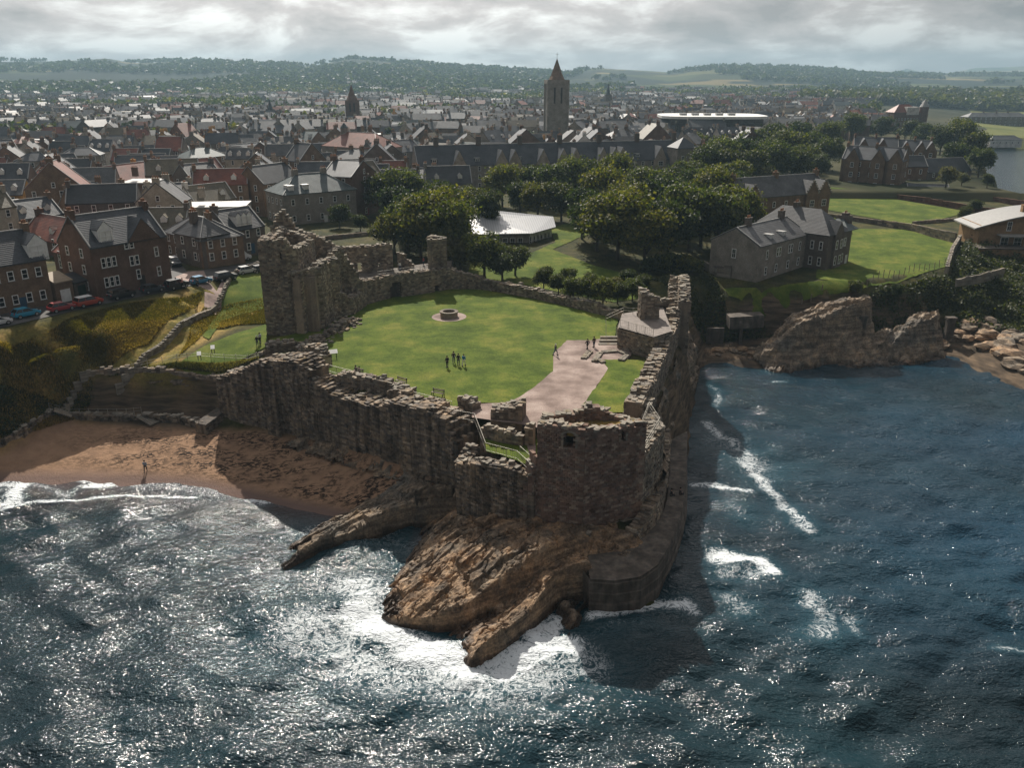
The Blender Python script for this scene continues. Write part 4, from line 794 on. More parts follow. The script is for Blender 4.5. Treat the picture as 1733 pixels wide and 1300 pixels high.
# keep
r = wall_thing('massive square keep tower of dark stone at the west corner of the castle', 'tower', 'castle_tower')
K0 = wp(452,566,11.8,406); K1 = wp(496,568,11.8,408); K2 = wp(514,564,11.8,424)
KA = [(*K0[:2], 10.5, K0[3]), (*K1[:2], 10.5, K1[3]), (*K2[:2], 10.5, K2[3]), (K2[0]+0.8, K2[1]+9, 11.5, 25.5), (K0[0]+.6, K0[1]+10, 11.5, 27.5)]
hl = [hole(KA[:3], 474, 480, zat(K0[1], 438), zat(K0[1], 424)), hole(KA[:3], 495, 502, zat(K0[1], 523), zat(K0[1], 509))]
masonry(KA, 1.5, STONE, rag=.5, holes=hl, parent=r, closed=True, capp=.6, bulge=.0, proud=.08)
B0 = wp(503,570,11.6,462); B1 = wp(551,560,11.7,453); KB = [(*B0[:2], 10.8, B0[3]), (*B1[:2], 10.8, B1[3]), (B1[0]+.8, B1[1]+7, 11.5, B1[3]), (B0[0]+.5, B0[1]+7, 11.5, B0[3])]
masonry(KB, 1.4, STONE, rag=.8, parent=r, closed=True, capp=.5, bulge=.0); b = MB()
b.box(B0[0]+1, B0[1]+1.2, 11, B1[0]-.6, B1[1]+6.5, B1[3]-1.2, STONE); b.box(K0[0]+1.2, K0[1]+1.2, 11, K2[0]-.4, K2[1]+8, 24, STONE); b.build('core', r)
place_root(r, *K0[:3])
r = wall_thing('stepped gable wall rising behind the keep tower', name='gable_wall')
yg = K0[1]+12; X = lambda px, z: (px-866.5)/1400*(yg*CP+(HC-z)*SPI)
GW = [(X(452, 26), yg, 12, zat(yg, 402)), (X(462, 28), yg, 12, zat(yg, 378)), (X(477, 30), yg, 12, zat(yg, 356)), (X(492, 28), yg, 12, zat(yg, 378)), (X(508, 26), yg, 12, zat(yg, 402))]
masonry(GW, 1.0, STONE, rag=.4, parent=r, capp=.7); place_root(r, *GW[0][:3])
r = wall_thing('high wall with a sloping broken top running from the keep to the terrace', name='ruined_wall')
KW = [(X(504, 26), yg+1, 12, zat(yg+1, 390)), (X(530, 26), yg+1.5, 12, zat(yg+1.5, 395)), (X(552, 24), yg+2, 12, zat(yg+2, 408)), (X(572, 23), yg+3, 12, zat(yg+3, 424)), (X(590, 20), yg+4, 12, zat(yg+4, 455)), (X(604, 18), yg+5, 12, zat(yg+5, 478))]
masonry(KW, 1.6, STONE, rag=.7, parent=r, capp=.8, top_n=3, bulge=.3)
masonry([(X(552, 18), yg-7, 11.8, 20.5), (X(568, 18), yg-2, 11.8, 21.5), (X(573, 18), yg+3, 11.8, 23)], 1.3, STONE, rag=1.2, parent=r, name='cross_wall')
masonry([(X(566, 14), yg-4, 11.8, 17.5), (X(600, 14), yg-1, 11.8, 15.5), (X(612, 14), yg+5, 11.8, 14.5)], 1.6, STONE, rag=1.4, parent=r, name='cross_wall')
place_root(r, *KW[0][:3])
r = wall_thing('scattered foundation stones in an L shape on the gravel', 'ruin', 'stone_ruin')
for pts in (((992,610),(1003,598)), ((1010,615),(1020,600),(1045,598)), ((1045,598),(1057,603),(1046,612)), ((1008,612),(1018,617))):
    masonry([(*at(a, b_, 12), 12, 12.5) for a, b_ in pts], 0.8, CAPST, rag=.15, parent=r, course=.3, blk=.7, caps=False)
place_root(r, *at(1010,612,12), 12)
r = tag(empty('stone_steps', (0,0,0)), 'two broad stone steps at the foot of the podium', 'steps'); b = MB()
for k in range(3): 
    x, y = at(1030+8*k*0.2, 585-k*4, 12); b = MB(); b.box(x-1.6, y, 12, x+1.6, y+.6, 12.25+.2*k, CAPST); b.build('step', r)
place_root(r, *at(1030,585,12), 12)

# ---- concrete sea walk curving round the headland
r = tag(empty('sea_walk', (0,0,0)), 'curved concrete sea walk wrapped round the foot of the headland', 'sea wall')
OUT = [at(a, b_, 3.4) for a, b_ in ((998,980),(1040,983),(1085,976),(1114,955),(1132,926),(1144,896),(1153,866),(1159,838),(1161,800),(1162,765),(1163,730))]
INN = [at(a, b_, 3.4) for a, b_ in ((994,940),(1035,935),(1066,930),(1078,918),(1096,904),(1112,887),(1122,868),(1129,845),(1132,815),(1134,785),(1135,745))]
O2 = resample([(*p, 0) for p in OUT], 0.6); n_ = len(O2)
I2 = [np.array([*INN[0], 0])]
def param(line, t):
    L = interp_path([(*p[:2],) for p in line]); s = t*L[-1]
    for i in range(len(line)-1):
        if s <= L[i+1] or i == len(line)-2:
            f = (s-L[i])/(L[i+1]-L[i]+1e-9); return (line[i][0]+(line[i+1][0]-line[i][0])*f, line[i][1]+(line[i+1][1]-line[i][1])*f)
LO = interp_path([tuple(p[:2]) for p in O2])
b = MB(); vs = []; lv = [(0, 3.4), (0.02, 3.1), (-.12, 3.0), (-.1, 1.9), (-.25, 1.8), (-.22, 0.8), (-.4, 0.6), (-.45, -3)]
cxm, cym = 12, 90
for i, p in enumerate(O2):
    t = LO[i]/LO[-1]; q = param(INN, t); ii = param(OUT, t); d = Vector((p[0]-q[0], p[1]-q[1])); d.normalize()
    vs.append((q[0], q[1], 3.42)); m_ = ((p[0]+q[0])/2, (p[1]+q[1])/2); vs.append((*m_, 3.42+random.uniform(-.03, .03)))
    for off, z in lv: vs.append((p[0]-d.x*off+random.uniform(-.02, .02), p[1]-d.y*off+random.uniform(-.02, .02), z))
k = 2+len(lv); fs = [(i*k+j, (i+1)*k+j, (i+1)*k+j+1, i*k+j+1) for i in range(n_-1) for j in range(k-1)]
fs = [tuple(reversed(f)) for f in fs]
b.add(vs, fs, CONC); b.build('walkway', r)
b = MB(); q = O2[0]; b.add([(q[0], q[1], -3), (q[0]-.6, q[1]+1.6, -3), (q[0]-.6, q[1]+4, -3), (q[0], q[1], 3.4), (q[0]-.6, q[1]+1.6, 3.4), (INN[0][0], INN[0][1], 3.4)], [(0,1,4,3),(1,2,5,4)], CONC); b.build('end_wall', r)
masonry([(*at(994,915,3.8), -1, 4.6), (*at(1010,908,3.8), -1, 4.8)], 2.4, STONE, rag=.3, parent=r, name='pier'); 
IW = [(p[0]-0.3, p[1]+.1, 3, 3+h) for p, h in zip(INN[3:], (1.4, 2.2, 2.8, 3.2, 3.4, 3.0, 2.6, 2.2))]
masonry(IW, 1.2, STONE, rag=.5, parent=r, name='retaining_wall', back=False, caps=False, bulge=.3)
place_root(r, *OUT[3], 0)

# ---- railings
STEEL = simple('galvanised_steel', (0.30, 0.28, 0.24), 0.5, 0.4, 0.3)
DARKM = simple('dark_metal', (0.06, 0.06, 0.06), 0.5)
pm = MB(); pm.box(-.028, -.028, 0, .028, .028, 1.1, STEEL); POSTM = pm.mesh('post')
def railing(label, path, h=1.1, sp_=2.0, bal=0.0, name='railing', rails=(1.08, 0.15), rad=.024, m=None, group=None):
    m = m or STEEL; r = tag(empty(name, path[0]), label, 'railing', group); o = Vector(path[0]); L = resample(path, sp_)
    for p in L: link('post', POSTM, r, Vector(p)-o)
    for k in rails:
        b = MB()
        for a, c in zip(L[:-1], L[1:]): b.bar(Vector(a)-o+Vector((0,0,k)), Vector(c)-o+Vector((0,0,k)), rad, m)
        b.build('rail', r)
    if bal:
        b = MB(); q = resample(path, bal)
        for p in q: v = Vector(p)-o; b.bar(v+Vector((0,0,.12)), v+Vector((0,0,h-.04)), .014, m, 3)
        b.build('balusters', r, kind='stuff')
    return r
def A3(*pts, z=12.1): return [(*at(a, b_, z), z) for a, b_ in pts]
railing('long straight railing between the main lawn and the sea wall, passing the seated people', A3((527,622),(600,641),(660,658),(690,668)), bal=.35)
railing('railing behind the two benches with a gate at its right end', A3((690,674),(730,684),(765,693)), bal=.3)
railing('railing across the stone stairs left of the lower lawn', A3((748,702),(780,710),(803,714)), bal=.3)
railing('railing dropping down beside the lower lawn', [(*at(803,714,12.1), 12.1), (*at(822,764,10.7), 10.7)], bal=.3)
railing('railing along the seaward edge of the lower lawn', [(*at(822,764,10.7), 10.7), (*at(875,778,10.7), 10.7), (*at(895,797,10.6), 10.6)], bal=.3)
railing('sloping railing climbing to the left flank of the corner tower', [(*at(880,770,10.7), 10.7), (*at(917,803,10.6), 10.6)], bal=.3)
railing('railing round the square balcony beside the corner tower', [(BR[0], BR[1], E1[3]-.2), (E2[0]-.6, E2[1], E1[3]-.2), (E1[0]-.5, E1[1]+.3, E1[3]-.1), (E0[0]+.1, E0[1]+.6, E0[3]+.1)], bal=.35, rails=(1.08, .6, .15))
railing('railing round the paved podium in the east corner', [(f0[0]+.4, f0[1]+.4, 15.4), (f1[0], f1[1]+.5, 15.4)], bal=.4)
railing('stair railing on the left side of the podium', [(f0[0]-1.6, f0[1]+.8, 12.4), (f0[0]-1.4, f0[1]+4, 15), (bk0[0]+.2, bk0[1]-.2, 15.4), (bk0[0]+4.5, bk0[1]-1.2, 15.4)], rails=(1.08, .6))
railing('railing along the upper terrace above the arched gateway', [(BW[1][0], BW[1][1]+1.5, 16.3), (BW[3][0], BW[3][1]+1.6, 16.3)], rails=(1.0, .5))
railing('low wire fence curving round the small west lawn', [(*at(a, b_, z), z) for a, b_, z in ((163,634,8.6),(200,633,8.9),(250,620,9.8),(300,610,10.3),(335,607,10.5),(380,610,10.5),(420,612,10.7),(450,603,11.2))], rails=(.9, .5), sp_=2.4)
railing('handrail of the upper beach path', [(*at(a, b_, z), z) for a, b_, z in ((84,693,5),(120,703,3.8),(215,703,3.8),(240,700,4.0))], rails=(1.0, .5), sp_=1.6)

# ---- walls on the west slope and beach
def terrain_wall(label, pts, h, th=.5, m=None, name='stone_wall', zoff=0, rag=.12, sp_=1.5, caps=True, grp=None, below=0.6):
    r = tag(empty(name, (0,0,0)), label, 'wall', grp); q = resample([(*at(*p), 0) for p in pts], sp_)
    P = [(p[0], p[1], T(p[0], p[1])-below, T(p[0], p[1])+h) for p in q]; masonry(P, th, m or CAPST, rag=rag, parent=r, course=.3, blk=.75, caps=False); place_root(r, P[0][0], P[0][1], P[0][2]); return r
terrain_wall('narrow stone wall snaking down the grass bank from the street to the beach', [(392,464,15.5),(372,492,14.8),(345,516,14),(310,546,13),(270,578,12),(225,608,11),(190,627,10)], 0.8, .55)
terrain_wall('lower crumbling run of the bank wall above the beach steps', [(180,634,8.6),(150,648,7.6),(128,672,5.8),(100,688,5)], 0.5, .7, rag=.3)
terrain_wall('curved kerb wall at the street end beside the castle moat', [(452,442,15.5),(420,452,15.6),(396,462,15.6)], 0.9, .6)
terrain_wall('low stone parapet above the shadowed recess of the beach', [(378,638,8.6),(330,638,8.2),(255,642,7.6),(210,650,7),(170,658,6.4)], 0.15, .8, m=STONE, rag=.4)
for lab, p0, p1, z0, z1, h in (('mossy sloping slipway wall at the foot of the sea wall', (350,733), (410,695), 3.0, 3.6, 1.6),):
    r = tag(empty('slipway', (0,0,0)), lab, 'slipway'); a = at(*p0, z0); c = at(*p1, z1)
    masonry([(a[0], a[1], 2.5, z0+1.2), (c[0], c[1], 3, z1+1.7)], 2.0, STONE_WET, rag=.05, parent=r, caps=False)
    b = MB(); d = Vector((c[0]-a[0], c[1]-a[1])).normalized(); nn = Vector((-d.y, d.x)); b.add([(a[0], a[1], z0+1.25), (c[0], c[1], z1+1.75), (c[0]+nn.x*2, c[1]+nn.y*2, z1+1.75), (a[0]+nn.x*2, a[1]+nn.y*2, z0+1.25)], [(0,1,2,3)], CONC); b.build('slab', r); place_root(r, *a, z0)
r = tag(empty('retaining_wall', (0,0,0)), 'low retaining wall and ledge at the back of the beach', 'wall')
P = [(*at(a, b_, z), z-.6, z+h) for a, b_, z, h in ((98,713,2.8,1.3),(200,714,2.8,1.0),(240,714,2.8,.9),(300,716,2.9,1.0),(345,728,2.9,1.3))]; masonry(P, 1.0, STONE_WET, rag=.35, parent=r); place_root(r, *P[0][:3])
r = tag(empty('beach_wall', (0,0,0)), 'long dark wall sloping down to the beach at the far left', 'wall')
P = [(*at(a, b_, z), z-1, z+h) for a, b_, z, h in ((-120,826,1.5,2.2),(0,768,1.6,2.2),(50,742,2.2,2.2),(94,716,2.8,2.2))]; masonry(P, 1.4, STONE_WET, rag=.4, parent=r, bulge=.3); place_root(r, *P[1][:3])
for lab, (x0, y0, z0), (x1, y1, z1) in (('wooden beach steps coming down from the bank path', (92,694,5.0), (122,704,3.7)), ('wooden steps from the ledge onto the sand', (238,704,3.7), (262,718,2.9))):
    a = Vector((*at(x0, y0, z0), z0)); c = Vector((*at(x1, y1, z1), z1)); r = tag(empty('steps', c), lab, 'steps'); d = (c-a).normalized(); s = Vector((-d.y, d.x, 0)).normalized()*.8
    sm = MB(); 
    for k in range(8):
        p = a+(c-a)*(k+.5)/8-c; b = MB(); e = Vector((d.x, d.y, 0)).normalized()*.14
        v = [p-s-e, p+s-e, p+s+e, p-s+e]; b.add([tuple(q) for q in v]+[tuple(q+Vector((0,0,.18))) for q in v], [(4,5,6,7),(0,1,5,4),(1,2,6,5),(2,3,7,6),(3,0,4,7)], CAPST); b.build('step', r)
# walls of the east gardens
BRICKY = stone_mat('reddish_garden_wall', [(0.12, 0.06, 0.045), (0.17, 0.085, 0.06), (0.14, 0.09, 0.07), (0.2, 0.12, 0.085)], .3)
def flat_wall(label, pts, th, m, name='garden_wall', cap=None):
    r = tag(empty(name, (0,0,0)), label, 'wall'); P = [(*at(a, b_, zb), zb-.6, zat(at(a, b_, zb)[1], pt)) for a, b_, zb, pt in pts]
    masonry(P, th, m, rag=0.0, parent=r, course=.45, blk=1.3, caps=False, proud=.05); place_root(r, *P[0][:3]); return r
flat_wall('grey stone wall between the upper and lower east lawns', [(1396,372,12.6,360),(1460,381,12.5,369),(1540,392,12.5,378),(1614,413,12.4,394)], .5, STONE)
flat_wall('wall angling back from the lawn wall towards the modern house', [(1545,382,12.6,374),(1590,378,12.7,370),(1645,372,12.8,368),(1648,376,12.8,371)], .5, STONE)
flat_wall('tall reddish brick boundary wall behind the upper east lawn', [(1370,326,13,318),(1450,336,13,322),(1560,348,13,333),(1660,362,13,350),(1740,372,13,358)], .6, BRICKY)
flat_wall('second long brick wall beyond the boundary wall', [(1360,312,13.2,306),(1500,322,13.2,314),(1640,336,13.2,328),(1740,352,13.2,340)], .6, BRICKY)
flat_wall('pale coped wall descending at the seaward end of the lower east lawn', [(1604,462,12,450),(1612,436,12.2,418),(1626,410,12.4,396)], .7, CAPST)
flat_wall('low stone wall at the corner of the long grey house', [(1186,452,12.3,440),(1212,466,12.2,452),(1236,470,12.1,448)], .6, CAPST)
flat_wall('garden boundary wall between trees and houses behind the castle', [(520,412,15,402),(600,404,15,394),(640,400,15,390)], .5, STONE)
flat_wall('curving terrace wall below the lavender garden', [(1620,478,11.2,472),(1660,472,11.4,464),(1700,462,11.6,452)], .5, CAPST)
for lab, pts in (('leaning concrete slab on a post in the east cove', ((1236,552),(1290,556))),):
    r = tag(empty('concrete_shelter', (0,0,0)), lab, 'shelter'); x, y = at(1262, 575, 3); b = MB(); b.box(x-3.4, y-.3, 5.4, x+3.2, y+2.5, 7.6, CONC, lambda p: (p[0], p[1]+(p[2]-5.4)*.3, p[2]+(p[0]-x)*.06)); b.build('slab', r)
    b = MB(); b.box(x-1.3, y, 2, x-.7, y+.6, 5.6, CONC); b.build('post', r); b = MB(); b.box(x-7.5, y+.5, 2, x-4.2, y+1, 5.2, CONC); b.build('side_wall', r); place_root(r, x, y, 2)
r = tag(empty('concrete_buttress', (0,0,0)), 'square concrete pillar wedged under the great rock slab', 'pillar'); x, y = at(1452,585,2); b = MB(); b.box(x-.9, y, 1, x+1.0, y+1.2, 7.4, CONC); b.build('shaft', r); b = MB(); b.box(x-1.1, y-.1, 7.4, x+1.2, y+1.4, 7.9, CONC); b.build('head', r); place_root(r, x, y, 1)
r = tag(empty('concrete_buttress', (0,0,0)), 'narrow pale concrete pillar right of the second rock slab', 'pillar'); x, y = at(1606,570,2.5); b = MB(); b.box(x-.7, y, 1, x+.8, y+1, 6, CONC); b.build('shaft', r); b = MB(); b.box(x-.9, y-.1, 6, x+1.0, y+1.2, 6.4, CONC); b.build('head', r); place_root(r, x, y, 1)

def cliff_sheet(top, foot, m, amp=.7, nh=34, du=.3, name='cliff', seed=0):
    Lt = interp_path(top); Lf = interp_path(foot); n = int(Lt[-1]/du)+2
    def pa(line, Ls, t):
        s_ = t*Ls[-1]
        for i in range(len(line)-1):
            if s_ <= Ls[i+1]+1e-6 or i == len(line)-2: f = (s_-Ls[i])/(Ls[i+1]-Ls[i]+1e-9); return np.array(line[i])+(np.array(line[i+1])-np.array(line[i]))*f
    Tt = np.array([pa(top, Lt, i/(n-1)) for i in range(n)]); Ff = np.array([pa(foot, Lf, i/(n-1)) for i in range(n)])
    v = np.linspace(0, 1, nh)[:, None, None]; P = Ff[None]*(1-v)+Tt[None]*v; U = np.linspace(0, Lt[-1], n)[None, :]*np.ones((nh, 1)); Z = P[:, :, 2]
    o = Ff[:, :2]-Tt[:, :2]; dd = np.gradient(Tt[:, :2], axis=0); nr = np.stack([dd[:, 1], -dd[:, 0]], 1); nr /= np.linalg.norm(nr, axis=1)[:, None]+1e-9
    b1 = Z*1.0+U*.16+.8*fbm(U*.15+seed, Z*.2, 3); led = _P[np.floor(b1/.8).astype(int) & 255, 5]*.55+_P[np.floor(b1/.27).astype(int) & 255, 9]*.25
    blk_ = _P[np.floor(U/2.1+np.floor(b1/.8)*.4).astype(int) & 255, np.floor(b1/.8).astype(int) & 255]*.35
    off = amp*(led+blk_-.4+1.5*fbm(U*.13+seed, Z*.1+seed, 4)+.3*fbm(U*.9, Z*.9, 3)); P = P.copy(); P[:, :, 0] += nr[None, :, 0]*off; P[:, :, 1] += nr[None, :, 1]*off
    return tag(link(name, mesh_np(name, P.reshape(-1, 3), grid_quads(n, nh), m, False)), kind='structure')
ftl = [(*at(1066,922,1.5), 1.5), (*at(1096,900,1.5), 1.5), (*at(1116,880,1.5), 1.5), (*at(1132,843,1.5), 1.5), (*at(1138,785,1.5), 1.5), (*at(1142,745,1), 1), (*at(1160,712,-1), -1), (*at(1170,680,-1), -1), (*at(1178,640,-1), -1), (*at(1185,605,-.5), -.5)]
tpl = [(CC[0]+2, CC[1]+.5, 4.5), (FR[0]+.3, FR[1]-.3, 5.0), (E1[0]+.3, E1[1]-.3, 7.5), (E1[0]+.6, E1[1]+5, 9.0), (CW[0][0]+1.6, CW[0][1]+1, 9.4)]+[(p[0]+.5, p[1], 9.7) for p in CW[1:]]+[(CWn[1][0]+.4, CWn[1][1], 9.8), (CWn[1][0]+1, CWn[1][1]+4, 9)]
cliff_sheet(tpl, ftl, ROCKG, .75)
cliff_sheet([(*at(a, b_, z), z) for a, b_, z in ((170,657,6.5),(255,645,8.0),(330,641,8.2),(380,639,8.6))], [(*at(a, b_, z), z) for a, b_, z in ((160,702,2.9),(250,698,3.1),(320,688,3.6),(380,684,4.0))], ROCKG, .5, 20, seed=7)
# ------------------------------------------------------------------ foliage
def leafmat(name, a, b_, c):
    def f(t, b):
        p = pos(t); r = N(t, 'ShaderNodeNewGeometry').outputs['Random Per Island']; oi = N(t, 'ShaderNodeObjectInfo').outputs['Random']
        col = ramp(t, r, [(0, a), (0.5, b_), (1, c)]); col = mix(t, 1.0, col, ramp(t, oi, [(0, (0.7, 0.78, 0.8)), (0.4, (1, 1, 1)), (0.8, (1.25, 1.05, 0.8)), (1, (1.35, 1.2, 0.9))]), 'MULTIPLY')
        LK(t, col, b.inputs['Base Color'])
        tr = N(t, 'ShaderNodeBsdfTranslucent'); LK(t, mix(t, 1.0, col, (1.3, 1.5, 0.5), 'MULTIPLY'), tr.inputs[0]); ms = N(t, 'ShaderNodeMixShader'); ms.inputs[0].default_value = 0.35
        LK(t, b.outputs[0], ms.inputs[1]); LK(t, tr.outputs[0], ms.inputs[2]); LK(t, ms.outputs[0], [n for n in t.nodes if n.type == 'OUTPUT_MATERIAL'][0].inputs[0])
    return mat(name, f, 0.6, 0.3)
LEAF = leafmat('leaves', (0.03, 0.045, 0.014), (0.07, 0.084, 0.022), (0.16, 0.155, 0.04))
LEAFD = leafmat('dark_leaves', (0.018, 0.028, 0.010), (0.038, 0.052, 0.014), (0.08, 0.088, 0.022))
LEAFP = leafmat('pale_leaves', (0.05, 0.055, 0.028), (0.085, 0.09, 0.045), (0.12, 0.12, 0.065))
BARK = simple('bark', (0.07, 0.055, 0.04), 0.9, var=.3)
def cards(C, Nn, S, rnd=0.9):
    """leaf sized quads: centres, outward directions, sizes"""
    n = len(C); D = Nn+rng.normal(0, rnd, (n, 3)); D /= np.linalg.norm(D, axis=1)[:, None]+1e-9
    R = rng.normal(0, 1, (n, 3)); U = np.cross(D, R); U /= np.linalg.norm(U, axis=1)[:, None]+1e-9; Vv = np.cross(D, U)
    s = S[:, None]; bend = D*s*0.25
    P = np.stack([C-U*s-Vv*s*.6-bend, C+U*s*.9-Vv*s*.7, C+U*s+Vv*s*.65-bend, C-U*s*.8+Vv*s*.7], 1)
    return P.reshape(-1, 3)
def crown_mesh(name, n, R, H, lobes, leaf, m, seed, shape='round'):
    r = random.Random(seed); L = []
    for _ in range(lobes):
        a = r.uniform(0, 6.28); e = r.uniform(-.35, 1)
        if shape == 'cone': h = r.random(); rr = R*(1-h)*.7; L.append((math.cos(a)*rr, math.sin(a)*rr, H*h*.95, R*.35*(1-h)+.4))
        else:
            rr = R*.62*math.sqrt(r.random())*(1 if e < .5 else .8); L.append((math.cos(a)*rr, math.sin(a)*rr, H*.5+e*H*.33, R*r.uniform(.16, .42)))
    Cs = []; Ns = []
    w = np.array([l[3]**2 for l in L]); w /= w.sum(); idx = rng.choice(len(L), n, p=w); La = np.array(L)[idx]
    d = rng.normal(0, 1, (n, 3)); d[:, 2] = np.where(rng.random(n) < .72, np.abs(d[:, 2]), d[:, 2]); d /= np.linalg.norm(d, axis=1)[:, None]
    rad = La[:, 3:4]*(rng.random((n, 1))**.28)*(1+0.28*rng.normal(0, 1, (n, 1)))
    C = La[:, :3]+d*rad*np.array([1, 1, .8]); S = leaf*rng.uniform(.6, 1.4, n)
    P = cards(C, d, S); q = np.arange(n*4).reshape(-1, 4); me = mesh_np(name, P, q, m, False); return me
def trunk_mesh(H, R, seed):
    r = random.Random(seed); b = MB(); b.bar((0,0,-.5), (0,0,H*.42), .30, BARK, 7, .2)
    for k in range(7):
        a = r.uniform(0, 6.28); z0 = H*r.uniform(.18, .42); b.bar((0,0,z0), (math.cos(a)*R*.55, math.sin(a)*R*.55, H*r.uniform(.5, .8)), .13, BARK, 5, .04)
    return b.mesh('trunk')
TREES = [(crown_mesh('crown', 9000, 5.2, 9.5, 34, .19, LEAF, 1), trunk_mesh(9.5, 5.2, 1), 9.5), (crown_mesh('crown', 9000, 6.2, 11, 42, .21, LEAF, 2), trunk_mesh(11, 6.2, 2), 11),
         (crown_mesh('crown', 8000, 4.6, 9, 26, .19, LEAFD, 3), trunk_mesh(9, 4.6, 3), 9), (crown_mesh('crown', 7000, 4.2, 7.5, 22, .18, LEAFP, 4), trunk_mesh(7.5, 4.2, 4), 7.5),
         (crown_mesh('crown', 8000, 5.6, 9, 30, .2, LEAFD, 5), trunk_mesh(9, 5.6, 5), 9)]
FARC = [crown_mesh('crown', 900, 5.0, 9, 16, .5, LEAF, 11), crown_mesh('crown', 900, 5.6, 9.5, 18, .5, LEAFD, 12), crown_mesh('crown', 700, 2.6, 12, 12, .45, LEAFD, 13, 'cone')]
FART = trunk_mesh(9, 5, 9)
BUSHM = [crown_mesh('foliage', 1600, 1.6, 1.7, 12, .12, LEAFD, 21), crown_mesh('foliage', 1600, 1.5, 1.8, 10, .12, LEAF, 22)]
ALL = []   # (root, label stem) for ordering look-alikes
def tree(x, y, s=1.0, k=None, z=None, label=None, group='trees', far=False, name='tree', cat='tree', sz=None):
    z = T(x, y) if z is None else z; r = empty(name, (x, y, z-.1), random.uniform(0, 6.28))
    if far: cm = FARC[k if k is not None else random.choice((0, 1))]; tm = FART
    else: cm, tm, _ = TREES[k if k is not None else random.randrange(5)]
    c = link('crown', cm, r); t = link('trunk', tm, r); s *= 1.22 if not far and s > .6 else 1.0; zs = sz or s*random.uniform(.9, 1.1); c.scale = t.scale = (s, s, zs)
    tag(r, label or 'tree', cat, group); ALL.append(r); return r
# big trees behind the castle: foot pixels, crown size
KINDS = ['broad leafy tree', 'very wide spreading tree', 'dark rounded tree', 'pale grey green tree', 'dark broad tree']
def T2(lst, where, group):
    for px, py, s, k in lst:
        z = 13.5
        for _ in range(3): x, y = at(px, py, z); z = T(x, y)
        tree(x, y, s, k, label=f'{KINDS[k]} {where}', group=group)
T2([(668,432,.8,0),(712,438,.95,4),(755,450,1.0,1),(872,466,.7,3),(650,420,.75,3),(690,425,1.0,0),(735,440,1.15,1),(780,462,.95,3),(820,470,.85,0),(850,476,.7,3),(700,400,1.0,2),(760,415,1.1,4)], 'behind the rear castle wall', 'trees behind the rear castle wall')
T2([(920,492,.5,2),(945,500,.45,2),(970,508,.5,0),(995,514,.55,2),(1020,520,.55,0),(1045,515,.5,2),(1070,510,.5,0),(1085,500,.45,2),(1000,495,.5,3),(1040,498,.5,3),(960,488,.45,0),(1060,488,.45,2)], 'in the thicket near the podium', 'small trees in the thicket by the rear wall')
T2([(985,405,1.0,2),(1010,425,1.15,4),(1045,440,1.25,1),(1090,450,1.2,0),(1130,440,1.1,4),(1165,425,1.1,1),(1060,400,1.2,0),(1020,385,1.1,1),(1110,395,1.2,4),(1150,385,1.1,2),(1185,420,1.15,4),(1215,425,1.2,0),(1240,410,1.0,1),(1205,380,1.1,1),(1170,360,1.1,0),(1235,360,1.1,2)], 'right of the white roofed hall', 'big trees right of the white roofed hall')
T2([(670,385,.9,2),(715,392,.95,4),(770,385,.9,0),(825,392,.85,2),(910,372,.9,0),(950,375,.95,4),(650,365,0.99,4),(690,370,0.95,1),(740,372,0.86,2),(800,372,0.77,0),(850,350,0.95,1),(895,345,1.03,4),(930,350,1.03,0),(965,345,0.95,1),(880,365,0.86,2),(1000,340,1.03,4),(1040,335,1.03,1),(1080,345,0.99,0)], 'before the long gabled hall', 'trees in front of the long gabled hall')
T2([(1010,350,1.0,4),(1130,345,1.1,2),(1100,365,1.1,1),(1160,330,1.1,0),(1210,290,1.2,2),(1265,320,1.1,4),(1310,312,1.1,1),(1340,310,1.1,4),(1365,300,1.1,0),(1230,325,1.1,4),(1190,320,1.2,4),(1220,310,1.2,1),(1255,305,1.3,2),(1290,300,1.3,4),(1330,290,1.3,1),(1370,285,1.2,4),(1400,290,1.1,0),(1270,280,1.3,0),(1310,270,1.3,4),(1350,262,1.3,2),(1395,262,1.2,1),(1240,345,1.1,0),(1290,330,1.0,3),(1380,305,1.0,3),(1200,345,1.1,2),(1180,275,1.1,0)], 'between the castle wood and the villas', 'trees left of the red stone villas')
T2([(1610,290,1.1,2),(1640,285,1.2,4),(1625,265,1.2,1),(1655,300,.9,0),(1590,262,1.2,4),(1600,318,.8,3),(1670,318,.5,2),(1560,250,1.2,4),(1440,240,1.2,1),(1490,238,1.2,4),(1540,240,1.1,2),(1620,240,1.2,0),(1650,255,1.1,4)], 'on the cliff beside the far bay', 'trees on the cliff beside the far bay')
T2([(455,345,.55,0),(395,295,.7,0),(485,385,.4,3),(680,240,.9,2),(830,232,1.0,2),(270,350,.35,0),(205,215,1,4),(225,205,1,2),(160,265,.8,4)], 'standing among the slate roofs', 'trees among the town roofs')
T2([(1520,475,.35,2),(1448,478,.35,0),(1630,375,.5,2),(1650,360,.45,4),(575,385,.6,4),(610,392,.5,2),(1625,325,.6,3)], 'in the seaside gardens', 'garden trees near the sea')
def bush(x, y, s, label, group, z=None):
    r = empty('bush', (x, y, (T(x, y) if z is None else z)-.2), random.uniform(0, 6)); c = link('foliage', random.choice(BUSHM), r); c.scale = (s, s, s*random.uniform(.7, 1.1)); st = link('stem', STEMM, r); tag(r, label, 'bush', group); ALL.append(r)
sb = MB(); sb.bar((0,0,-.3), (0,0,.9), .06, BARK, 5); STEMM = sb.mesh('stem')
for px, py in ((1100,462),(1112,460),(1124,458),(1136,456),(1148,455),(1160,457),(1172,460)): bush(*at(px, py, 12.5), 1.9, 'clipped round bush left of the grey house', 'round clipped bushes')
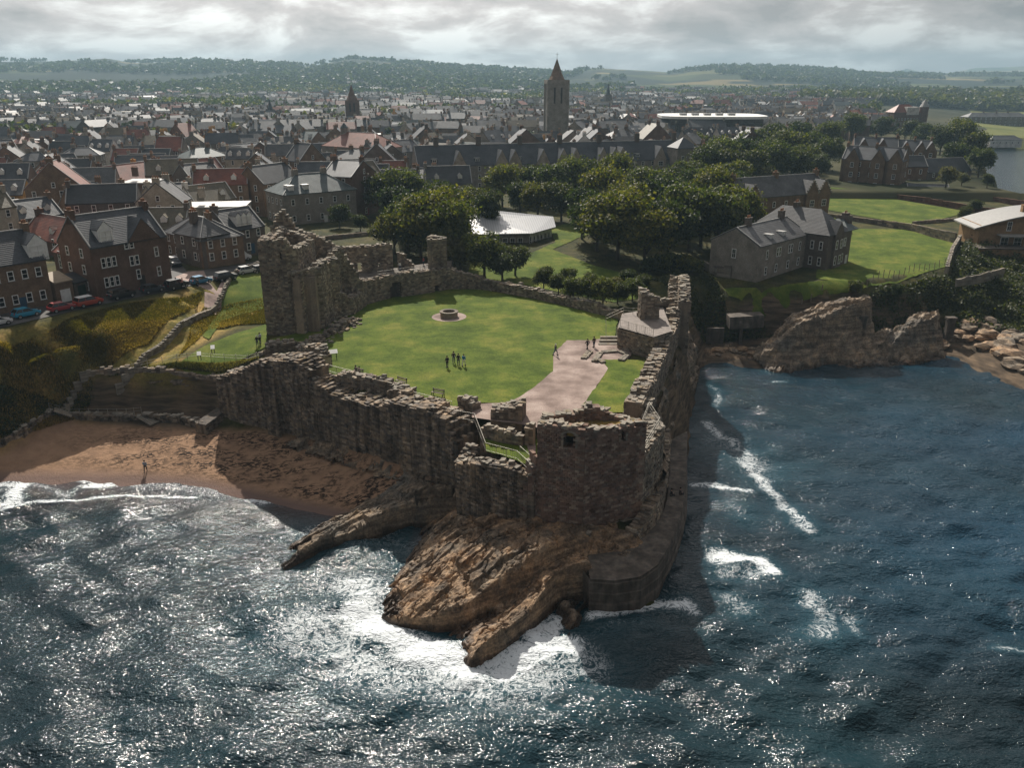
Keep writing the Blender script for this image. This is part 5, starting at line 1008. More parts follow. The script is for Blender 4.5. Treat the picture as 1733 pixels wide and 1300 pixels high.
for px, py, s in ((1670,430,1),(1650,440,.8),(1690,440,.9),(1640,450,.8),(1665,447,.8),(1710,445,.8),(1630,425,.9)): bush(*at(px, py, 12), s, 'rounded shrub below the modern house', 'shrubs of the terraced garden')
# cliff scrub: one uncountable mass
def scrub(label, poly, n, size, hgt, m, name='undergrowth'):
    P = np.array([p[:2] for p in poly]); X = rng.uniform(P[:, 0].min(), P[:, 0].max(), n*3); Y = rng.uniform(P[:, 1].min(), P[:, 1].max(), n*3); k = inpoly(X, Y, [tuple(p) for p in P]); X = X[k][:n]; Y = Y[k][:n]
    cl = fbm(X*.3, Y*.3, 3); Z = np.array([T(a, b_) for a, b_ in zip(X, Y)])+np.abs(rng.normal(0, 1, len(X)))*hgt*np.clip(.35+cl, .05, 1.2)
    C = np.stack([X, Y, Z], 1); up = np.tile([0, -.3, 1.0], (len(X), 1)); Pp = cards(C, up, size*rng.uniform(.6, 1.5, len(X)), .7)
    return tag(link(name, mesh_np(name, Pp, np.arange(len(Pp)).reshape(-1, 4), m, False)), label, 'undergrowth', kind='stuff')
scrub('s', A((1180,455,12),(1240,490,12),(1440,490,11.5),(1520,478,11.5),(1610,460,12),(1640,400,12),(1900,480,9),(1900,580,4),(1600,552,4),(1480,566,3.4),(1300,572,2.6),(1186,580,2.4)), 70000, .20, 1.0, LEAFD)
scrub('s', A((1100,475,12),(1186,470,12),(1186,560,4),(1175,520,9)), 6000, .18, .8, LEAFD)
scrub('s', A((0,670,8),(150,638,8.6),(165,650,8),(100,690,5),(0,736,4.2),(-100,760,4.2)), 16000, .12, .4, LEAFD)
# tall dry grass on the banks
GRA = leafmat('dry_grass', (0.10, 0.085, 0.03), (0.21, 0.16, 0.06), (0.36, 0.26, 0.12))
GRG = leafmat('rank_grass', (0.04, 0.045, 0.013), (0.08, 0.075, 0.022), (0.15, 0.12, 0.035))
def grass(poly, n, h, m_hi, m_lo):
    P = np.array([p[:2] for p in poly]); X = rng.uniform(P[:, 0].min(), P[:, 0].max(), n*3); Y = rng.uniform(P[:, 1].min(), P[:, 1].max(), n*3); k = inpoly(X, Y, [tuple(p) for p in P]); X = X[k][:n]; Y = Y[k][:n]
    f = fbm(X*.12+9, Y*.12, 4)+rng.normal(0, .12, len(X))
    for sel, m, nm in ((f > 0.02, m_hi, 'dry'), (f <= 0.02, m_lo, 'green')):
        x, y = X[sel], Y[sel]; z = np.array([T(a, b_) for a, b_ in zip(x, y)]); nn = len(x); a = rng.uniform(0, 6.28, nn); w = rng.uniform(.03, .09, nn); hh = h*rng.uniform(.5, 1.3, nn); lx = rng.normal(.1, .25, nn)*hh; ly = rng.normal(-.15, .25, nn)*hh
        dx, dy = np.cos(a)*w, np.sin(a)*w
        V = np.stack([np.stack([x-dx, y-dy, z-.1], 1), np.stack([x+dx, y+dy, z-.1], 1), np.stack([x+dx*.5+lx, y+dy*.5+ly, z+hh], 1), np.stack([x-dx*.5+lx, y-dy*.5+ly, z+hh], 1)], 1).reshape(-1, 3)
        tag(link('tall_grass', mesh_np('tall_grass', V, np.arange(len(V)).reshape(-1, 4), m, False)), kind='stuff')
grass(A((0,566,16),(100,540,16),(200,516,16),(290,500,16),(345,495,14.5),(330,520,13.6),(250,590,11),(165,640,8.6),(0,700,7),(-100,700,7)), 60000, .28, GRA, GRG)
grass(A((170,640,8.5),(250,622,9.6),(300,611,10.3),(440,606,11),(378,634,8.9),(330,634,8.6),(255,638,8.0)), 8000, .35, GRA, GRG)
grass(A((300,600,10.8),(350,560,11.3),(400,548,11.6),(450,548,11.5),(450,505,12.6),(385,515,12.6),(345,530,12)), 16000, .3, GRA, GRG)

# ------------------------------------------------------------------ houses
def slate(name, c):
    def f(t, b):
        p = pos(t, obj=True); br = N(t, 'ShaderNodeTexBrick', Scale=1.0); LK(t, pos(t, (1, 1.0, 1.0)), br.inputs['Vector'])
        r = noise(t, pos(t), 3.0, 3, 0.8); n = noise(t, pos(t), .35, 4)
        st = N(t, 'ShaderNodeTexWave', Scale=1.3, Distortion=1.0); st.bands_direction = 'Z'; LK(t, pos(t), st.inputs['Vector'])
        col = mix(t, .8, ramp(t, n, [(.3, tuple(x*.7 for x in c)), (.7, tuple(x*1.35 for x in c))]), ramp(t, r, [(.3, (.6, .6, .6)), (.7, (1.4, 1.4, 1.4))]), 'MULTIPLY')
        LK(t, col, b.inputs['Base Color']); bump(t, b, mix(t, .5, st.outputs[1], r), .6, .05)
    return mat(name, f, 0.56, 0.3)
SLATE = [slate('blue_grey_slate', (.052, .056, .064)), slate('grey_slate', (.075, .075, .077)), slate('dark_slate', (.036, .038, .042)), slate('red_pantile', (.17, .052, .03)), slate('mossy_slate', (.11, .09, .055)), slate('green_grey_slate', (.075, .095, .095))]
SNAME = ['blue grey slate', 'grey slate', 'dark slate', 'red pantile', 'mossy brown', 'green grey slate']
def wallm(name, c):
    def f(t, b):
        p = pos(t); n = noise(t, p, .5, 4, .6); f_ = noise(t, pos(t, (1, 1, 2)), 3.5, 3, .7); col = mix(t, .7, ramp(t, n, [(.3, tuple(x*.72 for x in c)), (.7, tuple(x*1.25 for x in c))]), ramp(t, f_, [(.3, (.6, .6, .6)), (.7, (1.35, 1.35, 1.35))]), 'MULTIPLY')
        LK(t, col, b.inputs['Base Color']); bump(t, b, f_, .4, .04)
    return mat(name, f, .9, .15)
WALLS = [wallm('brown_sandstone', (.20, .135, .09)), wallm('grey_stone', (.27, .24, .205)), wallm('red_sandstone', (.15, .095, .07)), wallm('cream_harling', (.42, .37, .30)), wallm('dark_stone', (.15, .125, .105)), wallm('white_render', (.6, .57, .53)), wallm('ochre_render', (.5, .28, .09))]
WNAME = ['brown stone', 'grey stone', 'red sandstone', 'cream harled', 'dark stone', 'white rendered', 'ochre rendered']
LEAD = simple('lead_and_skews', (.30, .295, .28), .5, .4); POT = simple('clay_pots', (.32, .15, .07), .8); FRAME = simple('white_frame', (.78, .77, .74), .5)
GLASS = mat('window_glass', lambda t, b: (b.inputs.__getitem__('Base Color').__setattr__('default_value', (.015, .018, .02, 1))), .08, .6)
DOORC = [simple('blue_door', (.03, .08, .14), .5), simple('dark_door', (.03, .025, .02), .5), simple('white_door', (.6, .6, .58), .5), simple('red_door', (.2, .03, .02), .5)]
_wc = {}
def win_mesh(w, h, kind='sash', both=True):
    k = (round(w, 1), round(h, 1), kind, both)
    if k in _wc: return _wc[k]
    b = MB(); f = .12
    for x0, z0, x1, z1 in ((0, 0, w, f), (0, h-f, w, h), (0, f, f, h-f), (w-f, f, w, h-f), (f, h*.5-.03, w-f, h*.5+.03)): b.box(x0-w/2, -.05, z0, x1-w/2, .04, z1, FRAME)
    b.box(-w/2-.08, -.1, -.1, w/2+.08, .04, -.002, LEAD)
    if w > .95: b.box(-.02, -.045, f, .02, .03, h-f, FRAME)
    g = MB(); g.box(-w/2+f*.5, -.012, f*.5, w/2-f*.5, .03, h-f*.5, GLASS)
    _wc[k] = (b.mesh('window'), g.mesh('pane')); return _wc[k]
def window(root, x, y, z, w, h, rz=0, pane=True):
    f, g = win_mesh(w, h); o = link('window', f, root, (x, y, z), rz); link('pane', g, o); return o
_cc = {}
def chimney(root, x, y, z0, z1, w=1.3, d=.7, pots=3, m=None, child=True):
    m = m or WALLS[0]; k = (round(z1-z0, 1), w, d, pots, m.name, child)
    if k not in _cc:
        b = MB(); h = round(z1-z0, 1); b.box(-w/2, -d/2, 0, w/2, d/2, h, m); b.box(-w/2-.08, -d/2-.08, h+.003, w/2+.08, d/2+.08, h+.15, m)
        pm_ = []
        if not child:
            for i in range(pots): b.cone(((i+.5)*w/pots-w/2, 0, h+.15), .13, .45, 6, POT, .1)
        q = MB(); q.cone((0, 0, 0), .14, .5, 8, POT, .11); _cc[k] = (b.mesh('chimney'), q.mesh('chimney_pot'))
    cm, pmesh = _cc[k]; o = link('chimney', cm, root, (x, y, z0))
    if child:
        for i in range(pots): link('chimney_pot', pmesh, o, ((i+.5)*w/pots-w/2, 0, round(z1-z0, 1)+.15))
    return o
def gable_roof(b, w, d, h, r, ax, m, ov=.25, th=.18, x0=0, y0=0):
    """two pitched slabs; ax 'x' = ridge along the front"""
    if ax == 'x':
        T_ = lambda p: (x0+p[0], y0+p[1], p[2])
        s = r/(d/2); e = -ov*s
        for sg in (0, 1):
            ya, yb = (-ov, d/2) if sg == 0 else (d+ov, d/2); v = [(-.05, ya, h+e), (w+.05, ya, h+e), (w+.05, yb, h+r), (-.05, yb, h+r)]; v += [(a, c, z+th) for a, c, z in v]
            f = [(4,5,6,7),(0,1,5,4),(1,2,6,5),(2,3,7,6),(3,0,4,7),(3,2,1,0)]; b.add([T_(p) for p in v], f if sg == 0 else [tuple(reversed(q)) for q in f], m)
    else:
        s = r/(w/2); e = -ov*s
        for sg in (0, 1):
            xa, xb = (-ov, w/2) if sg == 0 else (w+ov, w/2); v = [(xa, -.05, h+e), (xa, d+.05, h+e), (xb, d+.05, h+r), (xb, -.05, h+r)]; v += [(a, c, z+th) for a, c, z in v]
            f = [(4,5,6,7),(0,1,5,4),(1,2,6,5),(2,3,7,6),(3,0,4,7),(3,2,1,0)]; b.add([(x0+p[0], y0+p[1], p[2]) for p in v], [tuple(reversed(q)) for q in f] if sg == 0 else f, m)
def gable_wall(b, w, d, h, r, ax, m, x0=0, y0=0, base=-1.5):
    b.box(x0, y0, base, x0+w, y0+d, h, m)
    if ax == 'x':
        for xx in (0.0, w-.3): b.add([(x0+xx, y0, h), (x0+xx+.3, y0, h), (x0+xx+.3, y0+d, h), (x0+xx, y0+d, h), (x0+xx, y0+d/2, h+r), (x0+xx+.3, y0+d/2, h+r)], [(0,1,5,4),(2,3,4,5),(3,0,4),(1,2,5)], m)
    else:
        for yy in (0.0, d-.3): b.add([(x0, y0+yy, h), (x0, y0+yy+.3, h), (x0+w, y0+yy+.3, h), (x0+w, y0+yy, h), (x0+w/2, y0+yy, h+r), (x0+w/2, y0+yy+.3, h+r)], [(0,4,5,1),(3,2,5,4),(0,3,4),(2,1,5)], m)
def hip_roof(b, w, d, h, r, m, ov=.3, x0=0, y0=0, flat=0.0):
    i = min(w, d)/2*(1-flat); xa, xb, ya, yb = i, w-i, i, d-i
    v = [(-ov,-ov,h),(w+ov,-ov,h),(w+ov,d+ov,h),(-ov,d+ov,h),(xa,ya,h+r),(xb,ya,h+r),(xb,yb,h+r),(xa,yb,h+r),(-ov,-ov,h-.15),(w+ov,-ov,h-.15),(w+ov,d+ov,h-.15),(-ov,d+ov,h-.15)]
    b.add([(x0+a, y0+c, z) for a, c, z in v], [(0,1,5,4),(1,2,6,5),(2,3,7,6),(3,0,4,7),(4,5,6,7),(8,9,1,0),(9,10,2,1),(10,11,3,2),(11,8,0,3),(11,10,9,8)], m)
def ridge_strips(root, w, d, h, r, kind, skew=True):
    b = MB()
    if kind == 'x':
        b.bar((0, d/2, h+r+.2), (w, d/2, h+r+.2), .12, LEAD)
        if skew:
            for x in (.1, w-.1): b.bar((x, -.2, h+.1), (x, d/2, h+r+.22), .16, LEAD); b.bar((x, d+.2, h+.1), (x, d/2, h+r+.22), .16, LEAD)
    elif kind == 'y':
        b.bar((w/2, 0, h+r+.2), (w/2, d, h+r+.2), .12, LEAD)
        if skew:
            for y in (.1, d-.1): b.bar((-.2, y, h+.1), (w/2, y, h+r+.22), .16, LEAD); b.bar((w+.2, y, h+.1), (w/2, y, h+r+.22), .16, LEAD)
    elif kind == 'hip':
        i = min(w, d)/2
        for (a, c) in (((-.3,-.3),(i,i)),((w+.3,-.3),(w-i,i)),((w+.3,d+.3),(w-i,d-i)),((-.3,d+.3),(i,d-i))): b.bar((*a, h+.03), (*c, h+r+.03), .09, LEAD)
        b.bar((i, i, h+r+.03), (w-i, d-i, h+r+.03), .09, LEAD)
    b.build('ridge', root)
def dormer(root, x, y, z, w, h, d, m, pane=True, white=True, roof='gable'):
    b = MB(); b.box(x-w/2, y, z-.4, x+w/2, y+d, z+h, FRAME if white else m)
    if roof == 'gable': b.add([(x-w/2, y, z+h), (x+w/2, y, z+h), (x, y, z+h+w*.5), (x-w/2, y+d, z+h), (x+w/2, y+d, z+h), (x, y+d, z+h+w*.5)], [(0,1,2),(5,4,3)], FRAME if white else m)
    o = b.build('dormer', root); b = MB()
    if roof == 'gable': gable_roof(b, w, d, z+h, w*.5, 'y', m, .12, .1, x-w/2, y)
    else: b.box(x-w/2-.12, y-.15, z+h+.003, x+w/2+.12, y+d, z+h+.12, LEAD)
    rf = b.build('dormer_roof', o)
    link('window', win_mesh(round(w*.8, 1), round(h*.85, 1))[0], o, (x, y-.06, z+.05)); return o
def facade(root, x0, x1, y, zs, n, ww=.95, wh=1.55, rz=0, side=None, skip=(), door=None):
    for zi, z in enumerate(zs):
        for i in range(n):
            if (zi, i) in skip: continue
            t = x0+(x1-x0)*(i+.5)/n
            if side is None: window(root, t, y-.03, z, ww, wh)
            elif side == 'L': window(root, y-.03, t, z, ww, wh, -math.pi/2)
            elif side == 'R': window(root, y+.03, t, z, ww, wh, math.pi/2)
            elif side == 'B': window(root, t, y+.03, z, ww, wh, math.pi)
def house(x, y, z, rz, w, d, h, r, kind='x', wm=0, rm=0, wins=3, floors=2, side=2, chim=2, label=None, cat='house', group=None, dorm=0, name='house', detail=1, skylights=0):
    root = empty(name, (x, y, z), rz); b = MB(); wmat, rmat = WALLS[wm], SLATE[rm]
    if kind in 'xy': gable_wall(b, w, d, h, r, kind, wmat)
    else: b.box(0, 0, -1.5, w, d, h-.16 if kind == 'hip' else h, wmat)
    b.build('wall', root); b = MB()
    if kind in 'xy': gable_roof(b, w, d, h, r, kind, rmat)
    elif kind == 'hip': hip_roof(b, w, d, h, r, rmat)
    else: b.box(-.1, -.1, h+.003, w+.1, d+.1, h+.3, LEAD)
    b.build('roof', root)
    if kind != 'flat' and detail > 0: ridge_strips(root, w, d, h, r, kind, detail > 0)
    fh = h/floors; zs = [fh*i+fh*.3 for i in range(floors)]
    if wins: facade(root, .4, w-.4, 0, zs, wins)
    if side:
        facade(root, .6, d-.6, 0, zs, side, side='L'); facade(root, .6, d-.6, w, zs, side, side='R')
    if kind == 'y' and detail > 0 and r > 2.2: window(root, w/2, -.03, h+.3, .9, 1.3)
    top = h+r
    ch = []
    if kind == 'x': ch = [(.4, d/2), (w-.4, d/2), (w/2, d/2)]
    elif kind == 'y': ch = [(w/2, d-.4), (w/2, .5), (w*.5, d/2)]
    else: ch = [(w*.3, d/2), (w*.7, d/2), (w/2, d*.4)]
    for i in range(chim): chimney(root, ch[i][0], ch[i][1], top-1.2, top+1.0, 1.5 if kind != 'x' else .8, .8 if kind != 'x' else 1.6, 3, wmat, detail > 1)
    if kind == 'x':
        for i in range(dorm):
            dx = w*(i+.5)/dorm; dormer(root, dx, d*.13, h+r*.22, 1.3, 1.2, d*.3, rmat)
        for i in range(skylights): 
            xx = w*(i+1)/(skylights+1.); yy = d*.28; sk = MB(); s_ = r/(d/2); sk.add([(xx-.35, yy-.45, h+(yy-.45)*s_+.24), (xx+.35, yy-.45, h+(yy-.45)*s_+.24), (xx+.35, yy+.45, h+(yy+.45)*s_+.24), (xx-.35, yy+.45, h+(yy+.45)*s_+.24)], [(0,1,2,3)], GLASS); sk.build('skylight', root)
    if name == 'house' and wins and floors and detail > 1:
        b = MB(); b.box(-.5, -.06, 0, .5, .05, 2.1, random.choice(DOORC)); b.build('door', root, (w*.5/wins+w/wins*(wins//2)+.95, 0, 0.02))
    tag(root, label, cat, group); ALL.append(root); OCC.append((x, y, z, rz, w, d)); return root
OCC = []
def occ_hit(cx, cy, R):
    for (x, y, z, rz, w, d) in OCC:
        ca, sa = math.cos(rz), math.sin(rz); mx = x+ca*w/2-sa*d/2; my = y+sa*w/2+ca*d/2
        if math.hypot(cx-mx, cy-my) < R+max(w, d)*.5: return True
    return False
def HP(pl, pr, z, eave_py, d, r, kind, **k):
    """house from the two ends of its front wall on the ground (pixels), and the row of its eaves"""
    a = at(*pl, z); c = at(*pr, z); w = math.hypot(c[0]-a[0], c[1]-a[1]); rz = math.atan2(c[1]-a[1], c[0]-a[0]); h = zat(a[1], eave_py)-z
    return house(a[0], a[1], z, rz, w, d, h, r, kind, **k)
# --- the street front on the left
r = HP((-60,545),(92,515), 16, 462, 9, 4.2, 'x', wm=0, rm=0, wins=6, floors=2, chim=2, detail=2, label='stone terraced house with bow dormers at the left edge, facing the parked cars')
[dormer(r, x_, .3, zat(at(-60,545,16)[1], 462)-16+.2, 3.0, 2.3, 3.6, SLATE[0]) for x_ in (5.0, 12.6)]
def garage(pl, pr, z, ep, d, label, wm, door, roofm):
    a = at(*pl, z); c = at(*pr, z); w = math.hypot(c[0]-a[0], c[1]-a[1]); rz = math.atan2(c[1]-a[1], c[0]-a[0]); h = zat(a[1], ep)-z
    root = empty('garage', (*a, z), rz); b = MB(); b.box(0, 0, -1, w, d, h, wm); b.build('wall', root); b = MB(); gable_roof(b, w, d, h, 1.0, 'x', roofm); b.build('roof', root)
    if door: b = MB(); b.box(w*.25, -.06, 0.02, w*.8, .04, 2.2, door); b.build('garage_door', root)
    tag(root, label, 'garage'); OCC.append((*a, z, rz, w, d)); return root
garage((98,515),(128,508), 16, 480, 7, 'low garage with a brown sheet roof and white door between the houses', WALLS[0], WHITEP, simple('brown_sheet_roof', (.30, .24, .17), .7))
garage((129,507),(152,501), 16, 480, 6, 'lean-to garage with a dark green door beside the red brown house', WALLS[4], simple('dark_green_door', (.02, .04, .03), .5), SLATE[2])
r = HP((166,503),(292,476), 16.2, 420, 10, 4.6, 'x', wm=2, rm=0, wins=0, floors=3, side=2, chim=2, detail=2, label='big red brown sandstone house with pointed white dormer on the street corner')
w_ = math.dist(at(166,503,16.2), at(292,476,16.2)); hh = zat(at(166,503,16.2)[1], 420)-16.2
for fx, zf, n in ((.2, .16, 3), (.2, .56, 3), (.56, .50, 2), (.52, .86, 2), (.9, .18, 1), (.9, .6, 1), (.9, .98, 1), (.62, .2, 1)):
    for k in range(n): window(r, w_*fx+k*.95-.9, -.03, hh*zf, .8, 1.7 if zf < .8 else 1.1)
b = MB(); gable_wall(b, w_*.42, 3, hh, 3.6, 'y', WALLS[2], w_*.48, -.25, hh-.2); b.build('gable', r); b = MB(); gable_roof(b, w_*.42, 5, hh, 3.6, 'y', SLATE[0], .15, .15, w_*.48, -.25); b.build('gable_roof', r)
dormer(r, w_*.24, .5, hh+.4, 2.6, 2.2, 4.0, SLATE[0]); b = MB(); b.box(w_*.56, -.07, 0, w_*.56+1, .05, 2.2, DOORC[1]); b.build('door', r)
r = HP((283,432),(345,450), 16.3, 392, 9, 3.4, 'hip', wm=0, rm=1, wins=5, floors=2, side=3, chim=2, detail=2, label='long brown stone house with grey hipped roof across the side street')
HP((346,450),(392,441), 16.3, 402, 9, 3.2, 'hip', wm=4, rm=1, wins=2, floors=2, side=2, chim=1, detail=2, label='dark gabled end house with hipped slate roof beside the white van')
r = HP((392,436),(452,424), 16.3, 392, 9, 3.6, 'x', wm=4, rm=2, wins=3, floors=2, side=2, chim=1, detail=2, label='dark house with three joined white dormers behind the white van')
for k in range(3): dormer(r, 3.0+k*1.35, .4, zat(at(392,436,16.3)[1], 386)-16.3+.3, 1.2, 1.7, 2.4, SLATE[2])
HP((95,455),(150,470), 16.3, 425, 8, 3, 'x', wm=2, rm=3, wins=3, chim=1, detail=2, label='low brick house with dark curved roof behind the garages')
HP((112,480),(150,486), 16.3, 452, 5, .2, 'flat', wm=3, rm=1, wins=2, chim=0, label='small pink rendered annexe with flat roof behind the garages', cat='annexe')
HP((40,420),(130,440), 16.3, 398, 9, 4, 'x', wm=2, rm=3, wins=4, chim=2, detail=2, dorm=1, label='red roofed house with one white dormer behind the street front')
HP((-20,410),(40,400), 16.3, 360, 9, 3.6, 'x', wm=0, rm=2, wins=3, chim=2, detail=2, skylights=2, label='brown stone block with two skylights at the far left')
# --- town houses with more than a number to them
HP((388,330),(455,350), 16.5, 308, 11, 2.6, 'hip', wm=1, rm=4, wins=4, side=2, chim=0, detail=2, label='square grey house with mossy brown hipped roof among the roofs')
r = HP((485,385),(605,372), 15.5, 330, 12, 4.2, 'hip', wm=1, rm=5, wins=5, floors=2, side=4, chim=2, detail=2, label='large grey villa with green grey hipped roof behind the keep tower')
dormer(r, 2.5, .9, hh*0+zat(at(485,385,15.5)[1], 330)-15.5+.5, 1.5, 1.4, 3, SLATE[5], roof='flat'); dormer(r, 6.5, .9, zat(at(485,385,15.5)[1], 330)-15.5+.5, 1.5, 1.4, 3, SLATE[5], roof='flat')
HP((600,372),(640,360), 15.5, 300, 9, 3.5, 'y', wm=2, rm=0, wins=1, floors=4, side=2, chim=2, detail=2, label='tall narrow red stone tenement with chimneys beside the grey villa', cat='tenement')
HP((640,300),(715,290), 16, 262, 10, 4, 'x', wm=1, rm=0, wins=4, floors=3, dorm=2, chim=2, detail=2, label='slate roofed house with two dormers left of the long gabled hall')
r = HP((548,292),(640,300), 16, 246, 14, 5.0, 'hip', wm=1, rm=3, wins=6, floors=2, side=4, chim=0, detail=2, name='hall', cat='hall', label='arcaded hall with an orange red roof and a small lead cupola')
b = MB(); b.cone((w_*.4, 7, zat(at(548,292,16)[1], 246)-16+4), 1.5, 2.4, 10, WALLS[1], 1.5); b.build('cupola', r); b = MB(); b.cone((w_*.4, 7, zat(at(548,292,16)[1], 246)-16+6.4), 1.7, 1.8, 10, SLATE[5], .2); b.build('cupola_roof', r)
HP((455,280),(400,270), 16.5, 258, 8, 3, 'x', wm=5, rm=0, wins=4, chim=2, label='white gabled cottage behind the mossy roofed house') if False else None
HP((395,286),(480,276), 16.5, 262, 9, 3.4, 'x', wm=5, rm=0, wins=6, dorm=6, chim=2, detail=1, label='long slate roofed row with a line of white dormers')
HP((248,318),(282,312), 16.5, 292, 8, 3, 'x', wm=6, rm=0, wins=2, chim=1, detail=1, label='small ochre rendered house between red roofs')
HP((195,335),(290,320), 16.5, 310, 10, 4.5, 'x', wm=2, rm=3, wins=0, chim=2, detail=1, label='long deep red pantiled roof right of the twin red gables')
HP((90,340),(150,330), 16.5, 312, 9, 4.5, 'y', wm=2, rm=3, wins=3, chim=2, floors=3, detail=1, label='tall red sandstone house with a red pyramid like roof')
HP((290,330),(385,318), 16.5, 300, 9, 4.2, 'x', wm=2, rm=3, wins=4, chim=1, detail=1, label='wide red tiled house below the slate dormer row')
# the long gabled hall
BUFFG = wallm('warm_grey_stone', (.36, .30, .24))
a = at(705,330,15); c = at(1165,312,15); w_ = math.dist(a, c); rz = math.atan2(c[1]-a[1], c[0]-a[0]); hh = zat(a[1], 285)-15
r = house(a[0], a[1]+6, 15, rz, w_, 12, hh, 6.0, 'x', wm=1, rm=0, wins=26, floors=3, side=3, chim=0, detail=1, label='very long grey college hall with slate roof and rows of stone gables', cat='hall', name='college_hall')
for i in range(13):
    x = w_*(i+.6)/13.4
    if i in (1, 3, 6, 8, 9, 12, 5, 11):
        for k in range(2 if i in (3, 6, 8) else 1):
            b = MB(); gable_wall(b, 4.4, 4, hh+.4, 4.2, 'y', BUFFG, x+k*4.6, -1.4, -1); g = b.build('gable_bay', r); b = MB(); gable_roof(b, 4.4, 6, hh+.4, 4.2, 'y', SLATE[0], .1, .15, x+k*4.6, -1.35); b.build('bay_roof', g)
            for zf in (.12, .42, .75): window(r, x+k*4.6+2.2, -1.45, hh*zf, 1.9, 1.7)
    else: dormer(r, x+1.5, 1.0, hh+.5, 1.8, 1.6, 3, SLATE[0], white=False, roof='flat')
    if i % 2 == 0: chimney(r, x+3.2, 6, hh+4.5, hh+8.6, 1.6, 1.0, 4, WALLS[4], False)
b = MB(); b.box(w_-7, -6, -1, w_+1, 2, hh+4, WALLS[1]); b.build('end_tower', r); b = MB(); hip_roof(b, 8, 8, hh+4.16, 3.5, SLATE[0], .2, w_-7, -6); b.build('end_tower_roof', r)
facade(r, w_-6.5, w_+.5, -6, [hh*.12, hh*.4, hh*.7, hh*.98], 2, 1.1, 1.7)
HP((722,352),(800,350), 14.8, 312, 10, 4.5, 'x', wm=1, rm=2, wins=3, dorm=2, chim=1, detail=1, label='separate slate roofed wing in front of the long gabled hall')
# white roofed hall behind the castle
WROOF = mat('white_standing_seam', lambda t, b: (LK(t, ramp(t, (lambda w: (LK(t, pos(t, obj=True), w.inputs['Vector']), w.outputs[1])[1])(N(t, 'ShaderNodeTexWave', Scale=.55)), [(.0, (.2, .21, .22)), (.12, (.34, .35, .36)), (1, (.37, .38, .39))]), b.inputs['Base Color'])), .35, .5)
a = at(800,420,13.4); c = at(884,412,13.4); root = empty('visitor_hall', (a[0], a[1], 13.2), .10)
zt_ = 3.4; b = MB(); b.box(0, 0, -1, 13.5, 8, zt_-.3, WALLS[1]); b.add([(13.5,0,-1),(19.5,6,-1),(19.5,13,-1),(13.5,8,-1),(13.5,0,zt_),(19.5,6,zt_),(19.5,13,zt_),(13.5,8,zt_)], [(0,1,5,4),(1,2,6,5),(2,3,7,6),(4,5,6,7)], FRAME); b.build('wall', root)
b = MB(); v = [(-1,-1,zt_),(14,-1,zt_),(20.5,6,zt_+.2),(21,14,zt_+1.4),(4,14,zt_+3.4),(-1,11,zt_+2.8)]; b.add(v+[(x, y, z+.25) for x, y, z in v], [(6,7,8,9,10,11)]+[(i, (i+1) % 6, (i+1) % 6+6, i+6) for i in range(6)]+[(5,4,3,2,1,0)], WROOF); b.build('roof', root)
sm = MB(); sm.box(-.04, 0, 0, .04, 1, .07, LEAD)
for i in range(24):
    x = -.6+i*.62; b = MB(); b.bar((x, -.95, zt_+.26), (x+.3, 9.5, zt_+.26+.68*(3.4-2*max(0, x-4)/17)), .035, LEAD, 4); b.build('seam', root)
for k in range(6):
    x = 13.6+k*1.0; window(root, x, k*1.0+.02-.08, .4, .8, 2.4, math.pi/4)
for k in range(5): window(root, 4+k*1.8, -.03, .5, 1.2, 2.0)
tag(root, 'low glass fronted hall with a big white seamed metal roof behind the castle', 'hall'); OCC.append((a[0], a[1], 13, .1, 20, 13))
